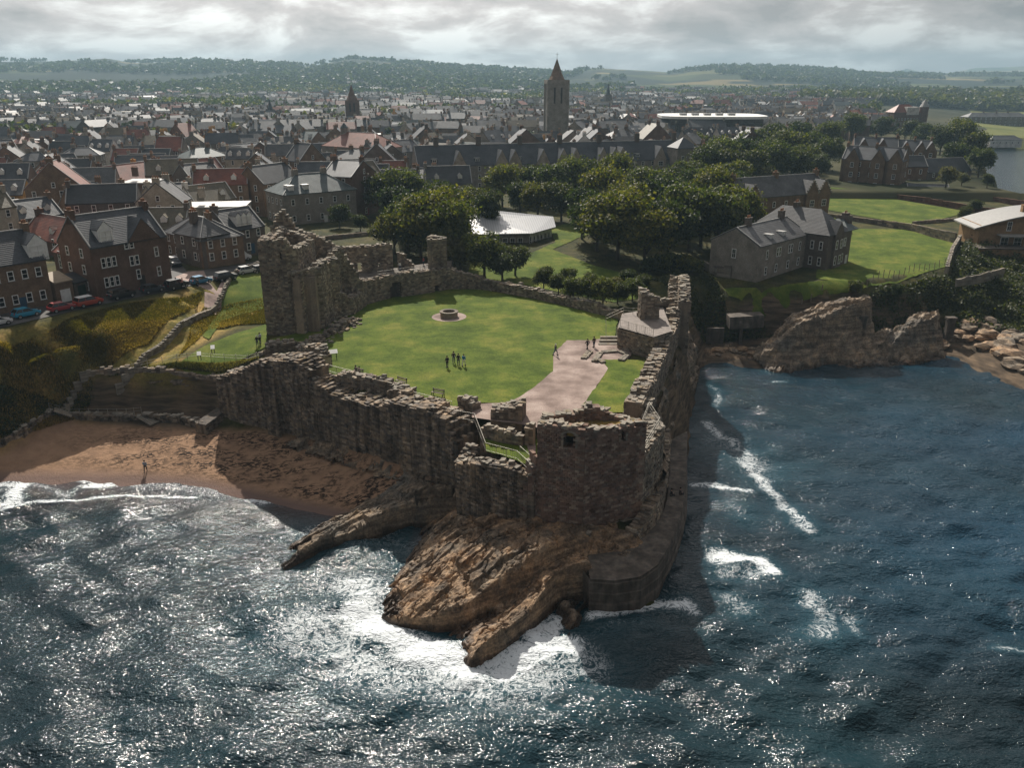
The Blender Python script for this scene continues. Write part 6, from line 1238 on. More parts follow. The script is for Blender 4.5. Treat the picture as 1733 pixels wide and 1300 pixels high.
# grey L-shaped house on the cliff
def _lh():
    a = at(1238,458,12); c = at(1279,478,12); root = empty('cliff_house', (*c, 12)); rz = math.atan2(*(reversed([at(1362,452,12)[i]-c[i] for i in (0, 1)])))
    root.rotation_euler[2] = rz; L = math.dist(at(1362,452,12), c); D = math.dist(a, c); h = 7.2
    b = MB(); gable_wall(b, L, D, h, 3.0, 'x', WALLS[1], 0, 0, -2); b.build('wall', root); b = MB(); gable_roof(b, L, D, h, 3.0, 'x', SLATE[1]); b.build('roof', root); ridge_strips(root, L, D, h, 3.0, 'x')
    b = MB(); b.box(L-1, -5, -2, L+10, D+2, h+.3, WALLS[4]); b.build('wing_wall', root); b = MB(); hip_roof(b, 9, D+7, h+.46, 4.6, SLATE[1], .3, L-1, -5); hip_roof(b, 4.5, 6, h+.46, 2.0, SLATE[5], .25, L+7.5, -5.1); b.build('wing_roof', root)
    b = MB(); b.box(L+10.003, -4, -2, L+11.6, -1.5, h+3.2, WALLS[4]); b.build('chimney_stack', root); chimney(root, L+10.8, -2.7, h+3.2, h+3.6, 1.4, 1.2, 2, WALLS[4], True)
    for x, n in ((3.4, 1), (7.6, 2), (12.5, 2), (17, 1)):
        if x < L-2:
            for k in range(n): window(root, x+k*1.0, -.03, 4.2, .8, 1.9)
            window(root, x, -.03, 1.0, .9, 1.7)
    dormer(root, 6.5, 1.0, h+.4, 1.3, 1.1, 3, SLATE[1], roof='flat'); dormer(root, 11.5, 1.0, h+.4, 1.3, 1.1, 3, SLATE[1], roof='flat')
    for x in (L+6.0, L+7.1): window(root, x, -5.03, 4.4, .8, 1.8)
    for x in (L+6.5,): window(root, x, -5.03, 1.0, .8, 1.8)
    for y in (-3.5, -1.5): window(root, L-1.03, y, 4.4, .8, 1.8, -math.pi/2); window(root, L-1.03, y, 1, .8, 1.8, -math.pi/2)
    window(root, -.03, D*.5, 4.2, 1.0, 1.9, -math.pi/2)
    for cx_, cy_ in ((4.5, D/2), (L-2.5, D/2), (L+4, D*.5)): chimney(root, cx_, cy_, h+2.0, h+4.6+(1.2 if cx_ > L else 0), 1.5, .9, 3, WALLS[4], True)
    g = MB(); gable_wall(g, 4.0, 3, h+.3, 2.6, 'y', WALLS[4], L+1.2, -5.5, -1); gb = g.build('gable_bay', root); g = MB(); gable_roof(g, 4.0, 5, h+.3, 2.6, 'y', SLATE[1], .1, .15, L+1.2, -5.45); g.build('bay_roof', gb)
    for x in (L+2.1, L+4.2):
        for z_ in (1.0, 4.4): window(root, x, -5.55, z_, .95, 1.9)
    b = MB(); b.box(L+8.2, -5.06, .0, L+9.2, -4.9, 2.2, DOORC[2]); b.build('door', root)
    tag(root, 'long grey stone house with slate hips perched on the cliff above the cove', 'house'); OCC.append((*c, 12, rz, L+11, D+7))
_lh()
r = HP((1252,392),(1395,378), 13, 336, 10, 4.4, 'x', wm=0, rm=1, wins=7, floors=2, side=2, chim=3, detail=2, label='brown stone mansion with crow stepped gables behind the cliff house')
w_ = math.dist(at(1252,392,13), at(1395,378,13)); hh = zat(at(1252,392,13)[1], 336)-13
for x in (1.0, w_-8.5, w_-4.2):
    b = MB(); gable_wall(b, 4.2, 4, hh, 3.3, 'y', WALLS[0], x, -.8, -1); g = b.build('gable_bay', r); b = MB(); gable_roof(b, 4.2, 7, hh, 3.3, 'y', SLATE[1], .1, .15, x, -.8); b.build('bay_roof', g); window(r, x+2.1, -.85, hh*.6, 1.6, 1.7); window(r, x+2.1, -.85, hh*.1, 1.6, 1.9)
    st = MB()
    for k in range(6):
        for s_ in (-1, 1): st.box(x+2.1+s_*(2.3-k*.42)-.2, -.95, hh+k*.62, x+2.1+s_*(2.3-k*.42)+.2, -.6, hh+k*.62+.45, CAPST)
    st.build('crow_steps', g)
# red stone villas on the right
for i, (pl, pr, z, ep, lab, wm_) in enumerate((((1418,318),(1520,325), 13.5, 268, 'big red brown stone villa with paired gables behind the garden walls', 0), ((1440,288),(1515,290), 14, 250, 'second stone villa half hidden behind the big red brown one', 2), ((1512,290),(1572,292), 14, 255, 'stone villa with steep gables nearest the far bay', 0))):
    r = HP(pl, pr, z, ep, 11, 4, 'x', wm=wm_, rm=0, wins=5, floors=3, side=2, chim=3, detail=1, label=lab); w_ = math.dist(at(*pl, z), at(*pr, z)); hh = zat(at(*pl, z)[1], ep)-z
    for x in (w_*.08, w_*.5, w_*.78)[:3 if i != 1 else 2]:
        b = MB(); gable_wall(b, 4.6, 4, hh, 3.8, 'y', WALLS[wm_], x, -1.0, -1); g = b.build('gable_bay', r); b = MB(); gable_roof(b, 4.6, 7, hh, 3.8, 'y', SLATE[0], .1, .15, x, -1.0); b.build('bay_roof', g)
        for zf in (.1, .42, .74): window(r, x+2.3, -1.05, hh*zf, 1.2, 1.7)
HP((1524,316),(1565,316), 13.5, 282, 9, 3.4, 'x', wm=0, rm=2, wins=2, chim=1, detail=1, label='brown stone service wing right of the big villa')
HP((1566,316),(1640,312), 13.5, 292, 10, 4.2, 'x', wm=4, rm=2, wins=4, chim=0, detail=1, label='dark slate roofed outbuilding with white gable edges near the bay')
HP((1535,330),(1606,332), 13.2, 322, 6, 1.8, 'x', wm=4, rm=0, wins=0, chim=0, side=0, detail=1, label='low slate roofed shed behind the brick boundary walls', cat='shed')
# modern curved roof house at the right edge
a = at(1652,420,12.4); root = empty('modern_house', (*a, 12.4), -.12); b = MB(); seg = 14; W_, D_ = 22, 12
BUFF = wallm('buff_brick', (.30, .19, .10))
b.box(0, 0, -1, W_, D_, 5.5, BUFF); b.build('wall', root); b = MB(); vs = []
for k in range(seg+1):
    t = k/seg; x = -1.5+(W_+2)*t; z = 4.6+4.0*math.sin(min(1, t*1.3)*math.pi/2); vs += [(x, -.9, z), (x, D_+.5, z), (x, D_+.5, z+.3), (x, -.9, z+.3)]
fs = []
for k in range(seg):
    for j in range(4): fs.append((k*4+j, k*4+(j+1) % 4, k*4+4+(j+1) % 4, k*4+4+j))
b.add(vs, [tuple(reversed(f)) for f in fs]+[(0,1,2,3)], LEAD); b.build('curved_roof', root)
b = MB(); vs = [(0, .01, 5.4)]; 
for k in range(seg+1): t = k/seg; vs.append((max(0, -1.5+(W_+2)*t), .01, 4.6+4.0*math.sin(min(1, t*1.3)*math.pi/2)+.02))
vs.append((W_, .01, 5.4)); b.add(vs, [tuple(range(len(vs)))], BUFF); b.build('gable', root)
b = MB(); b.box(4, -3.2, 3.3, W_+1, .4, 3.6, LEAD); b.build('canopy', root); b = MB(); b.box(-1.5, -5.5, -1.5, 9, -1, .9, BUFF); b.build('terrace_wall', root); b = MB(); b.box(-1.8, -5.8, .903, 9.3, -.8, 1.1, CONC); b.build('terrace_cap', root)
for x in (6.5, 10.5, 12.5): window(root, x, -.04, 4.3, 1.1, 2.2)
for x in (6, 9, 11.5, 14): window(root, x, -.04, .6, 1.8, 2.2)
chimney(root, 11, 4, 8.3, 9.8, 1.6, 1.2, 0, BUFF, True); tag(root, 'modern buff brick house with a curved grey roof at the right edge', 'house'); OCC.append((*a, 12, 0, 22, 14))
# church towers
def spire(px, basepy, dist, w, eave_py, tip_py, label, wm_, rm_, plinth=16, parapet=True, n=8, cross=True, bel=True):
    x = (px-866.5)/1400*(dist*CP+(HC-30)*SPI); z0 = plinth; zt = zat(dist, eave_py); ztip = zat(dist, tip_py); r = tag(empty('church_tower', (x, dist, z0), .12), label, 'church tower')
    h = zt-z0; b = MB(); b.box(-w/2, -w/2, -2, w/2, w/2, h, wm_)
    for s in (-1, 1):
        for t in (-1, 1): b.box(s*w/2-.5, t*w/2-.5, -2, s*w/2+.5, t*w/2+.5, h+.4, wm_)
    b.build('shaft', r); b = MB()
    if parapet:
        for x0, y0, x1, y1 in ((-w/2-.5,-w/2-.5,w/2+.5,-w/2-.1),(-w/2-.5,w/2+.1,w/2+.5,w/2+.5),(-w/2-.5,-w/2-.1,-w/2-.1,w/2+.1),(w/2+.1,-w/2-.1,w/2+.5,w/2+.1)): b.box(x0, y0, h+.05, x1, y1, h+1.6, wm_)
        b.box(-w/2-.6, -w/2-.6, h-.5, w/2+.6, w/2+.6, h, wm_); b.build('parapet', r)
    b = MB(); b.cone((0, 0, h+.01), w*.5, (ztip-zt)*.28, n, rm_, w*.30); b.cone((0, 0, h+(ztip-zt)*.28), w*.30, (ztip-zt)*.66, n, rm_, .12); b.build('spire', r)
    b = MB(); zz = (ztip-z0)-(ztip-zt)*.06; b.bar((0,0,zz-.3), (0,0,zz+3.0), .09, DARKM); b.bar((-.7,0,zz+2), (.7,0,zz+2), .09, DARKM); b.build('finial', r)
    if bel:
        for s in (-1, 1):
            for (dx) in (-.17, .17):
                b = MB(); b.box(w*dx-.45, -w/2-.06, h*.68, w*dx+.45, -w/2+.1, h*.93, DOORC[1]); b.build('belfry_window', r)
                b = MB(); b.box(-w/2-.06 if s < 0 else w/2-.1, w*dx-.45, h*.68, -w/2+.1 if s < 0 else w/2+.06, w*dx+.45, h*.93, DOORC[1]); b.build('belfry_window', r)
        b = MB(); b.box(-w/2-.15, -w/2-.15, h*.58, w/2+.15, w/2+.15, h*.6, wm_); b.build('string_course', r)
    OCC.append((x-w/2, dist-w/2, z0, 0, w, w)); return r
spire(941, 215, 470, 10.8, 140, 96, 'tall square church tower with a pointed stone spire rising over the town', WALLS[1], WALLS[0])
spire(597, 200, 560, 7.5, 170, 141, 'second red stone church tower with a slim spire and corner turret left of centre', WALLS[2], WALLS[2], parapet=False)
spire(457, 195, 640, 4.5, 185, 165, 'small dark church spire further left in the hazy town', WALLS[4], SLATE[2], bel=False, parapet=False)
spire(1029, 170, 900, 5.5, 160, 140, 'distant slim grey spire right of the tall church tower', WALLS[4], SLATE[2], bel=False, parapet=False)
# library with the flat white roof
a = at(1130,240,16); root = empty('library', (a[0], a[1], 16), -.05); W_ = math.dist(at(1130,240,16), at(1300,240,16)); b = MB(); b.box(2, 4, -1, W_-4, 40, 12.4, WALLS[4]); b.build('wall', root)
for k in range(3): b = MB(); b.box(1, 1.5, 2+k*3.8, W_-3, 4, 2.6+k*3.8, CONC); b.build('balcony_slab', root)
for k in range(12): b = MB(); b.box(1.5+k*(W_-6)/11, 2.6, -1, 2.1+k*(W_-6)/11, 3.2, 12.5, CONC); b.build('column', root)
b = MB(); b.add([(W_/2-1.5+(W_/2+2)*math.copysign(abs(math.cos(a_*.2618))**.5, math.cos(a_*.2618)), 22+24*math.copysign(abs(math.sin(a_*.2618))**.5, math.sin(a_*.2618)), z_) for z_ in (12.6, 14.0) for a_ in range(24)], [tuple(range(24, 48)), tuple(range(23, -1, -1))]+[(i, (i+1) % 24, (i+1) % 24+24, i+24) for i in range(24)], WHITEP); b.build('roof', root)
for k in range(5): b = MB(); b.box(8+k*7, 14, 14.003, 12+k*7, 18, 15.2, LEAD); b.build('rooftop_unit', root)
tag(root, 'modern library with open galleries under a wide flat white roof', 'library'); OCC.append((a[0], a[1], 16, 0, W_, 42))
def flatb(px, py, z, w, d, h, lab, m, cat='building'):
    x, y = at(px, py, z); r = empty('building', (x, y, z), random.uniform(-.15, .15)); b = MB(); b.box(0, 0, -2, w, d, h, m); b.build('wall', r); b = MB(); b.box(-.4, -.4, h+.003, w+.4, d+.4, h+.5, WHITEP); b.build('roof', r)
    facade(r, 1, w-1, 0, [1.0], int(w/4), 1.5, 1.4); tag(r, lab, cat); OCC.append((x, y, z, 0, w, d))
flatb(610, 220, 16, 62, 14, 6, 'long low building with a pale flat roof right of the arcaded hall', WALLS[4])
flatb(660, 232, 16, 42, 10, 5, 'lower flat roofed block in front of the pale flat roofed building', WALLS[1])
flatb(0, 232, 16, 28, 12, 6, 'pale flat roofed school block on the far left', WALLS[1]); flatb(90, 163, 16, 60, 20, 7, 'distant pale flat roofed building among trees on the left', WALLS[3])
flatb(1105, 150, 14, 170, 30, 14, 'very long white block far away beyond the church tower', WALLS[5]); flatb(865, 178, 16, 50, 12, 8, 'white walled range with red roof just left of the church tower', WALLS[5])
# far red building with pale gable and turret
x, y = at(1508, 228, 14); r = empty('hotel', (x, y, 14), .1); b = MB(); b.box(0, 0, -2, 26, 16, 20, WALLS[2]); b.build('wall', r); b = MB(); hip_roof(b, 26, 16, 20.2, 7, SLATE[3]); b.build('roof', r); b = MB(); b.cone((30, 2, -2), 4, 27, 10, WALLS[2], 4); b.build('turret', r); b = MB(); b.cone((30, 2, 25), 4.3, 7, 10, LEAD, .3); b.build('turret_roof', r); b = MB(); b.box(12, -.5, 18, 24, 10, 25, WALLS[5]); b.build('attic', r)
facade(r, 1, 25, 0, [1, 5, 9, 13], 8, 1.4, 2); r.scale = (.72, .72, .72); tag(r, 'distant red sandstone hotel with a domed corner turret', 'hotel'); OCC.append((x, y, 14, 0, 34, 16))
x, y = at(1636, 214, 5); house(x, y, 5, .05, 62, 14, 9, 4, 'hip', wm=4, rm=1, wins=12, floors=3, side=2, chim=3, detail=1, label='long dark terrace by itself on the golf links', cat='terrace')
x, y = at(1675, 246, 3); house(x, y, 3, .02, 24, 9, 4, 3, 'hip', wm=5, rm=1, wins=5, floors=1, side=2, chim=0, detail=1, label='low pavilion at the water edge across the far bay', cat='pavilion')
x, y = at(1648, 186, 5); house(x, y, 5, 0, 60, 16, 9, 3, 'hip', wm=1, rm=1, wins=10, floors=2, side=2, chim=0, detail=1, label='clubhouse among trees beyond the golf links', cat='clubhouse')

# --- the town: rows of houses, each its own thing
def green(x, y):
    return False
rows = 0; placed = 0
def wlabel(wm_, rm_, kind, px, y):
    side = 'far left' if px < 180 else 'left' if px < 420 else 'centre left' if px < 640 else 'centre' if px < 960 else 'centre right' if px < 1250 else 'right'
    dep = 'near rows' if y < 230 else 'middle rows' if y < 360 else 'back rows' if y < 520 else 'hazy far rows'
    kd = {'x': 'house', 'y': 'gabled house', 'hip': 'hipped house', 'flat': 'flat block'}[kind]
    return f'{WNAME[wm_]} {kd}, {SNAME[rm_]} roof, {dep}, {side}'
EXC = [[at(*p)[:2] for p in q] for q in ([(460,560,12),(460,350,14),(640,390,14),(700,330,15),(1200,330,15),(1300,240,16),(1700,240,14),(1750,600,10),(1100,700,12),(460,700,12)],)]
def try_house(x, y, rz, w, d, detail):
    global placed
    px, py = pix(x, y, 17)
    if not (-60 < px < 1600) or y > 760: return False
    if inpoly(np.array([x]), np.array([y]), EXC[0])[0]: return False
    if y > 330 and px > 1420: return False
    if 330 < px < 530 and y < 205: return False
    if x < -60 and y < 150+0.2*(x+75) : return False
    if y < 152 and x > -62: return False
    if occ_hit(x+math.cos(rz)*w/2-math.sin(rz)*d/2, y+math.sin(rz)*w/2+math.cos(rz)*d/2, min(w, d)*.42): return False
    kind = random.choices(('x', 'y', 'hip', 'flat'), (60, 18, 12, 10))[0]; rm_ = random.choices(range(6), (30, 20, 22, 16 if px < 420 else 6, 8, 4))[0]; wm_ = random.choices(range(7), (30, 26, 16, 10, 12, 5, 1))[0]
    fl = random.choice((2, 2, 3)); h = fl*2.8+random.uniform(-.3, .5); r = (d if kind == 'x' else w)*.5*random.uniform(.75, .95) if kind in 'xy' else min(w, d)*.32
    near = detail
    house(x, y, 16.2, rz, w, d, h, r, kind, wm_, rm_, wins=max(2, int(w/3.2)), floors=fl, side=(2 if near > 0 else 1), chim=random.choice((1, 2, 2)) if kind != 'flat' else 1, detail=near, dorm=(random.choice((0, 0, 2, 3)) if kind == 'x' else 0), label=wlabel(wm_, rm_, kind, px, y), group='town houses')
    placed += 1; return True
y = 148.0
while y < 430 and placed < 262:
    xl = -0.70*y-10; x = xl+random.uniform(0, 6)
    while x < 0.36*y and placed < 262:
        w = random.uniform(8, 15); d = random.uniform(7.5, 10); rz = random.choice((0.18, 0.22, 0.15, 0.95, -.65))+random.gauss(0, .06)
        if random.random() < .93: try_house(x, y+random.uniform(-2, 2), rz, w, d, 2 if y < 190 else 1 if y < 330 else 0)
        x += w*(1.0 if abs(rz) < .4 else .8)+random.choice((.2, .4, 1.5, 4))
    y += random.uniform(10.5, 13.0)*(1+max(0, y-300)/500)
# beyond: the rest of the town as one mass each of houses and woods
b = MB(); n = 0
hb = []
for _ in range(4600):
    y = 400+1500*random.random()**1.7; x = random.uniform(-.72, .52)*y; px, py = pix(x, y, 17)
    if y < 480 and placed < 262 or inpoly(np.array([x]), np.array([y]), EXC[0])[0] or (x > .40*y and y < 1200) or (y < 470 and occ_hit(x, y, 9)) or inpoly(np.array([x]), np.array([y]), BAY)[0]: continue
    if y < 700 and occ_hit(x, y, 6): continue
    if fbm(np.array([x/130]), np.array([y/160]), 3)[0] > (.45 if y < 800 else .0): continue
    w = random.uniform(9, 22); d = random.uniform(8, 11); h = random.uniform(5, 9); rz = random.choice((.2, .2, -.3, 1.2))+random.gauss(0, .1); ca, sa = math.cos(rz), math.sin(rz); z = float(far_h(np.array([x]), np.array([y]))[0])
    s = MB(); wm_ = WALLS[random.choices(range(7), (24, 26, 10, 18, 10, 14, 1))[0]]; rm_ = SLATE[random.choices(range(6), (34, 26, 14, 12, 8, 4))[0]] if random.random() > .06 else WHITEP
    gable_wall(s, w, d, h, 3.5, 'x', wm_); gable_roof(s, w, d, h, 3.5, 'x', rm_)
    for c in (.4, w-.4): s.box(c-.5, d/2-.7, h+2.4, c+.5, d/2+.7, h+4.8, wm_)
    vv = [(x+p[0]*ca-p[1]*sa, y+p[0]*sa+p[1]*ca, z+p[2]) for p in s.v]; base = len(b.v); b.v += vv; b.f += [tuple(i+base for i in f) for f in s.f]; mp = [b.mi(m) for m in s.mats]; b.m += [mp[i] for i in s.m]; n += 1
b.build('distant_houses', kind='stuff')
# far trees that can be told apart
def ftree(px, py, z, s, k, lab):
    x, y = at(px, py, z); z = float(far_h(np.array([x]), np.array([y]))[0]) if y > 276 else T(x, y); tree(x, y, s, k, z=z, label=lab, group='town trees', far=True)
cnt = 0
for _ in range(900):
    if cnt > 150: break
    y = 190+520*random.random()**.9; x = random.uniform(-.66, .46)*y
    if inpoly(np.array([x]), np.array([y]), EXC[0])[0] or occ_hit(x, y, 2.5) or inpoly(np.array([x]), np.array([y]), BAY)[0]: continue
    if y > 560 and x > .5*y: continue
    px, py = pix(x, y, 17); z = float(far_h(np.array([x]), np.array([y]))[0]) if y > 276 else T(x, y)
    side = 'far left' if px < 180 else 'left' if px < 420 else 'centre left' if px < 640 else 'centre' if px < 960 else 'centre right' if px < 1250 else 'right'
    dep = 'near' if y < 260 else 'middle' if y < 400 else 'far'
    k = random.choice((0, 0, 1, 1, 2)); tree(x, y, random.uniform(.55, 1.0), k, z=z, label=f"{('green leafy', 'dark leafy', 'tall dark conical')[k]} tree among {dep} roofs, {side}", group='town trees', far=True); cnt += 1
# woods and hedgerows far off
def woods(name, fn, n, leaf, cardsn=26, R=6.0, H=8.0):
    pts = []
    tries = 0
    while len(pts) < n and tries < n*30:
        tries += 1; p = fn()
        if p: pts.append(p)
    P = np.array(pts); P = np.repeat(P, cardsn, 0); N_ = len(P); d = rng.normal(0, 1, (N_, 3)); d[:, 2] = np.abs(d[:, 2]); d /= np.linalg.norm(d, axis=1)[:, None]; s = P[:, 2:3]
    z = far_h(P[:, 0], P[:, 1]); C = np.stack([P[:, 0], P[:, 1], z+H*.35*P[:, 2]], 1)+d*np.array([R, R, H*.6])*s*rng.random((N_, 1))**.3
    Pp = cards(C, d, leaf*P[:, 2]*rng.uniform(.7, 1.3, N_), .6); link(name, mesh_np(name, Pp, np.arange(len(Pp)).reshape(-1, 4), LEAFD if 'dark' in name else LEAF, False), kind='stuff')
def w1():
    y = 420+1500*random.random()**1.3; x = random.uniform(-.74, .62)*y
    if inpoly(np.array([x]), np.array([y]), BAY)[0] or (x > .42*y and y < 1150): return None
    f = fbm(np.array([x/130]), np.array([y/160]), 3)[0]
    if f < random.uniform(-.1, .4)+(.25 if y < 900 else 0): return None
    return (x, y, random.uniform(.7, 1.3)*(1+y/3000))
def w2():
    y = random.uniform(1500, 3600); x = random.uniform(-.8, .72)*y
    if fbm(np.array([x/420+5]), np.array([y/520]), 4)[0] < -.08: return None
    return (x, y, random.uniform(1.2, 2.2))
def w3():      # the plantation behind the links
    y = random.uniform(1150, 1500); x = random.uniform(.33, .75)*y; return (x, y, random.uniform(1.3, 2.0)*(.8 + .4*random.random()))
woods('dark_woodland', w1, 2400, 1.1, 30); woods('woodland', w1, 900, 1.1, 30); woods('dark_far_woodland', w2, 6500, 2.2, 14); woods('dark_plantation', w3, 1500, 1.8, 22)
# two looks alike get told apart by their order in the picture
_o = ['second', 'third', 'fourth', 'fifth', 'sixth', 'seventh', 'eighth', 'ninth', 'tenth', 'eleventh', 'twelfth', 'thirteenth', 'fourteenth', 'fifteenth', 'sixteenth', 'seventeenth', 'eighteenth', 'nineteenth', 'twentieth']
ORD = ['leftmost']+[w+' from the left' for w in _o]
def order_labels():
    g = {}
    for o in ALL:
        if o.get('label'): g.setdefault(o['label'], []).append(o)
    for lab, os_ in g.items():
        if len(os_) < 2: continue
        os_.sort(key=lambda o: pix(*o.location)[0])
        for i, o in enumerate(os_):
            t = ORD[i] if i < len(ORD) else None
            if i == len(os_)-1: t = 'rightmost'
            if t: o['label'] = f'{t} {lab}'
_cl = {}
def cloth(c):
    if c not in _cl: _cl[c] = simple('cloth', c, .85, var=.1)
    return _cl[c]
def person(x, y, z, rz, kind, top, legs, hair, label, group=None, hat=None):
    p = pose(kind); r = tag(empty('person', (x, y, z), rz), label, 'person', group)
    hx, hy, hz = p['hd']; bm_, jm_, tm_ = PEOPLE[kind]; jm_ = jm_.copy(); tm_ = tm_.copy(); jm_.materials[0] = cloth(top); tm_.materials[0] = cloth(legs)
    link('body', bm_, r); link('jacket', jm_, r); link('trousers', tm_, r)
    b = MB(); m = cloth(hat or hair); b.cone((hx, hy+.01, hz-.02), .118, .1, 10, m, .112); b.cone((hx, hy+.01, hz+.08), .112, .07, 10, m, .04); b.build('hat' if hat else 'hair', r, smooth=True)
    for s in (0, 1):
        b = MB(); f = p['f'][s]; b.box(f[0]-.05, f[1]-.2, f[2]-.06, f[0]+.05, f[1]+.08, f[2]+.04, cloth((.03,.03,.03))); b.build('shoe', r)
    return r
BLK = (.02,.02,.024); NAVY = (.03,.04,.07); DEN = (.06,.08,.13); WH = (.65,.65,.62); TAN = (.35,.28,.2)
for px, py, k, top, legs, lab in (
    (757,622,'stand',BLK,BLK,'leftmost person of the four on the lawn, all in black'), (768,614,'walk',(.05,.045,.045),DEN,'person in dark top and jeans, second of the four on the lawn'),
    (776,618,'stand',BLK,NAVY,'person in dark coat beside the one in the blue jacket on the lawn'), (785,619,'walk',(.02,.22,.42),WH,'person in bright blue jacket and pale trousers on the lawn')):
    x, y = at(px, py, 12.15); person(x, y, 12.15, random.uniform(-.6, .6)+math.pi*(random.random() < .5), k, top, legs, (.03,.02,.015), lab)
for px, py, z, k, top, legs, lab, hat in (
    (940,601,12.15,'walk',(.05,.06,.09),DEN,'person walking with a pale hat where the gravel meets the lawn',WH), (994,592,12.15,'walk',BLK,BLK,'adult walking on the gravel towards the podium steps',None),
    (1005,588,12.15,'stand',(.08,.06,.04),NAVY,'smaller person beside the walking adult on the gravel near the steps',None), (978,518,12.15,'stand',(.3,.38,.45),DEN,'person in pale blue standing in shade by the rear wall',None),
    (661,499,12.05,'stand',WH,TAN,'person in white standing at the arched gateway',None), (246,794,1.0,'walk',(.25,.3,.36),BLK,'lone person in a blue grey top walking on the sunlit beach',None),
    (436,588,11.25,'stand',BLK,NAVY,'person in black with a white hat on the small west lawn',WH), (441,584,11.25,'stand',(.5,.5,.5),BLK,'person in a grey top behind the white hat on the small west lawn',None),
    (717,450,16.35,'stand',(.35,.06,.05),NAVY,'person in red on the upper terrace',None), (677,458,16.35,'stand',WH,DEN,'person in a white top on the upper terrace',None),
    (299,486,16.1,'stand',(.45,.12,.12),DEN,'person in a red top between the parked cars',None), (310,487,16.1,'walk',(.4,.2,.18),BLK,'person in a faded pink top walking by the parked cars',None),
    (335,487,16.0,'walk',(.05,.08,.12),BLK,'person in dark clothes in front of the blue car at the corner',None)):
    x, y = at(px, py, z); zz = T(x, y)+.08 if 'beach' in lab or 'west lawn' in lab else z
    if 'west lawn' in lab: zz = T(x, y)+.18
    person(x, y, zz, random.uniform(0, 6.28), k, top, legs, (.04,.025,.015), lab, hat=hat)
for px, py, lab, top in ((1136,838,'left of two people sitting on the concrete sea walk',(.04,.03,.03)), (1151,836,'right of two people sitting on the concrete sea walk',(.07,.05,.05))):
    x, y = at(px, py, 3.45); person(x, y, 3.02, 1.5, 'sit', top, BLK, (.03,.02,.01), lab)
# ---- benches, boards, well
WOOD = simple('weathered_wood', (.22, .18, .14), .8, var=.3, sc=4)
def bench(px, py, rz, lab, z=12.13):
    x, y = at(px, py, z); r = tag(empty('bench', (x, y, z), rz), lab, 'bench')
    for k in range(3): b = MB(); b.box(-.9, -.22+k*.15, .43, .9, -.1+k*.15, .47, WOOD); b.build('seat_slat', r)
    for k in range(2): b = MB(); b.box(-.9, .24+k*.02, .58+k*.17, .9, .28+k*.02, .70+k*.17, WOOD); b.build('backrest_slat', r)
    for sx in (-.8, .8): b = MB(); b.box(sx-.04, -.22, -.02, sx+.04, -.14, .43, DARKM); b.box(sx-.04, .2, -.02, sx+.04, .28, .95, DARKM); b.box(sx-.04, -.14, .39, sx+.04, .2, .43, DARKM); b.build('leg', r)
    return x, y
bench(679,650,-.62,'wooden bench facing the lawn, left of the pair by the railing'); bench(741,670,-.45,'wooden bench facing the lawn, right of the pair by the railing')
x, y = bench(606,634,-.7,'wooden bench with two people sitting on it by the long railing')
for d_, top, lab in ((-.4,(.1,.08,.08),'left of the two people sitting on the bench by the railing'),(.35,(.25,.2,.2),'right of the two people sitting on the bench by the railing')): person(x+d_*.77, y-d_*.64, 12.1, -.7, 'sit', top, BLK, (.03,.02,.015), lab)
def board(px, py, z, lab, rz=0.3, s=1.0):
    x, y = at(px, py, z); z = max(T(x, y), z)+.02; r = tag(empty('information_board', (x, y, z), rz), lab, 'sign')
    b = MB(); b.add([(-.6*s,-.35,.75),(.6*s,-.35,.75),(.6*s,.35,1.15),(-.6*s,.35,1.15),(-.6*s,-.35,.81),(.6*s,-.35,.81),(.6*s,.35,1.21),(-.6*s,.35,1.21)], [(4,5,6,7),(3,2,1,0),(0,1,5,4),(1,2,6,5),(2,3,7,6),(3,0,4,7)], WHITEP); b.build('panel', r)
    for sx in (-.4, .4): b = MB(); b.box(sx*s-.05, -.05, -.1, sx*s+.05, .05, .92, DARKM); b.build('leg', r)
board(565,606,12.13,'white lectern style information board at the west end of the lawn')
board(361,598,11.0,'small dark topped marker post on the small west lawn', s=.5); board(338,609,10.9,'second small marker post by the wire fence of the west lawn', s=.5)
def ring(b, cx, cy, z0, z1, r0, r1, m, n=28):
    v = []
    for r_, z in ((r1, z0), (r1, z1), (r0, z1), (r0, z0)): v += [(cx+r_*math.cos(6.28318*i/n), cy+r_*math.sin(6.28318*i/n), z) for i in range(n)]
    b.add(v, [(k*n+i, k*n+(i+1) % n, ((k+1) % 4)*n+(i+1) % n, ((k+1) % 4)*n+i) for k in range(4) for i in range(n)], m)
x, y = at(760,536,12.15); r = tag(empty('well', (x, y, 12.1)), 'round stone well with a pale rim on the castle lawn', 'well')
b = MB(); ring(b, 0, 0, -.3, .85, 1.1, 1.5, STONE); b.build('well_wall', r); b = MB(); ring(b, 0, 0, .853, 1.05, 1.05, 1.62, CAPST); b.build('rim', r); b = MB(); b.cone((0,0,.3), 1.09, .02, 24, DARKM, 1.09); b.build('grating', r)
gp = [(x+3.0*math.cos(a*.26)*1, y+3.0*math.sin(a*.26), 0) for a in range(24)]; sheet('gravel_path', gp, 0, GRAVEL, 1.2, LZ+.03)
for px, py in ((551,590),(560,580),(556,597)):
    x, y = at(px, py, 12.1); b = MB(); b.box(-.35, -.25, -.1, .35, .25, .3, CAPST); o = b.build('fallen_stone', None, (x, y, 12.1), random.random()); tag(o, 'fallen stone block beside the information board', 'stone', 'loose stones on the lawn'); ALL.append(o)
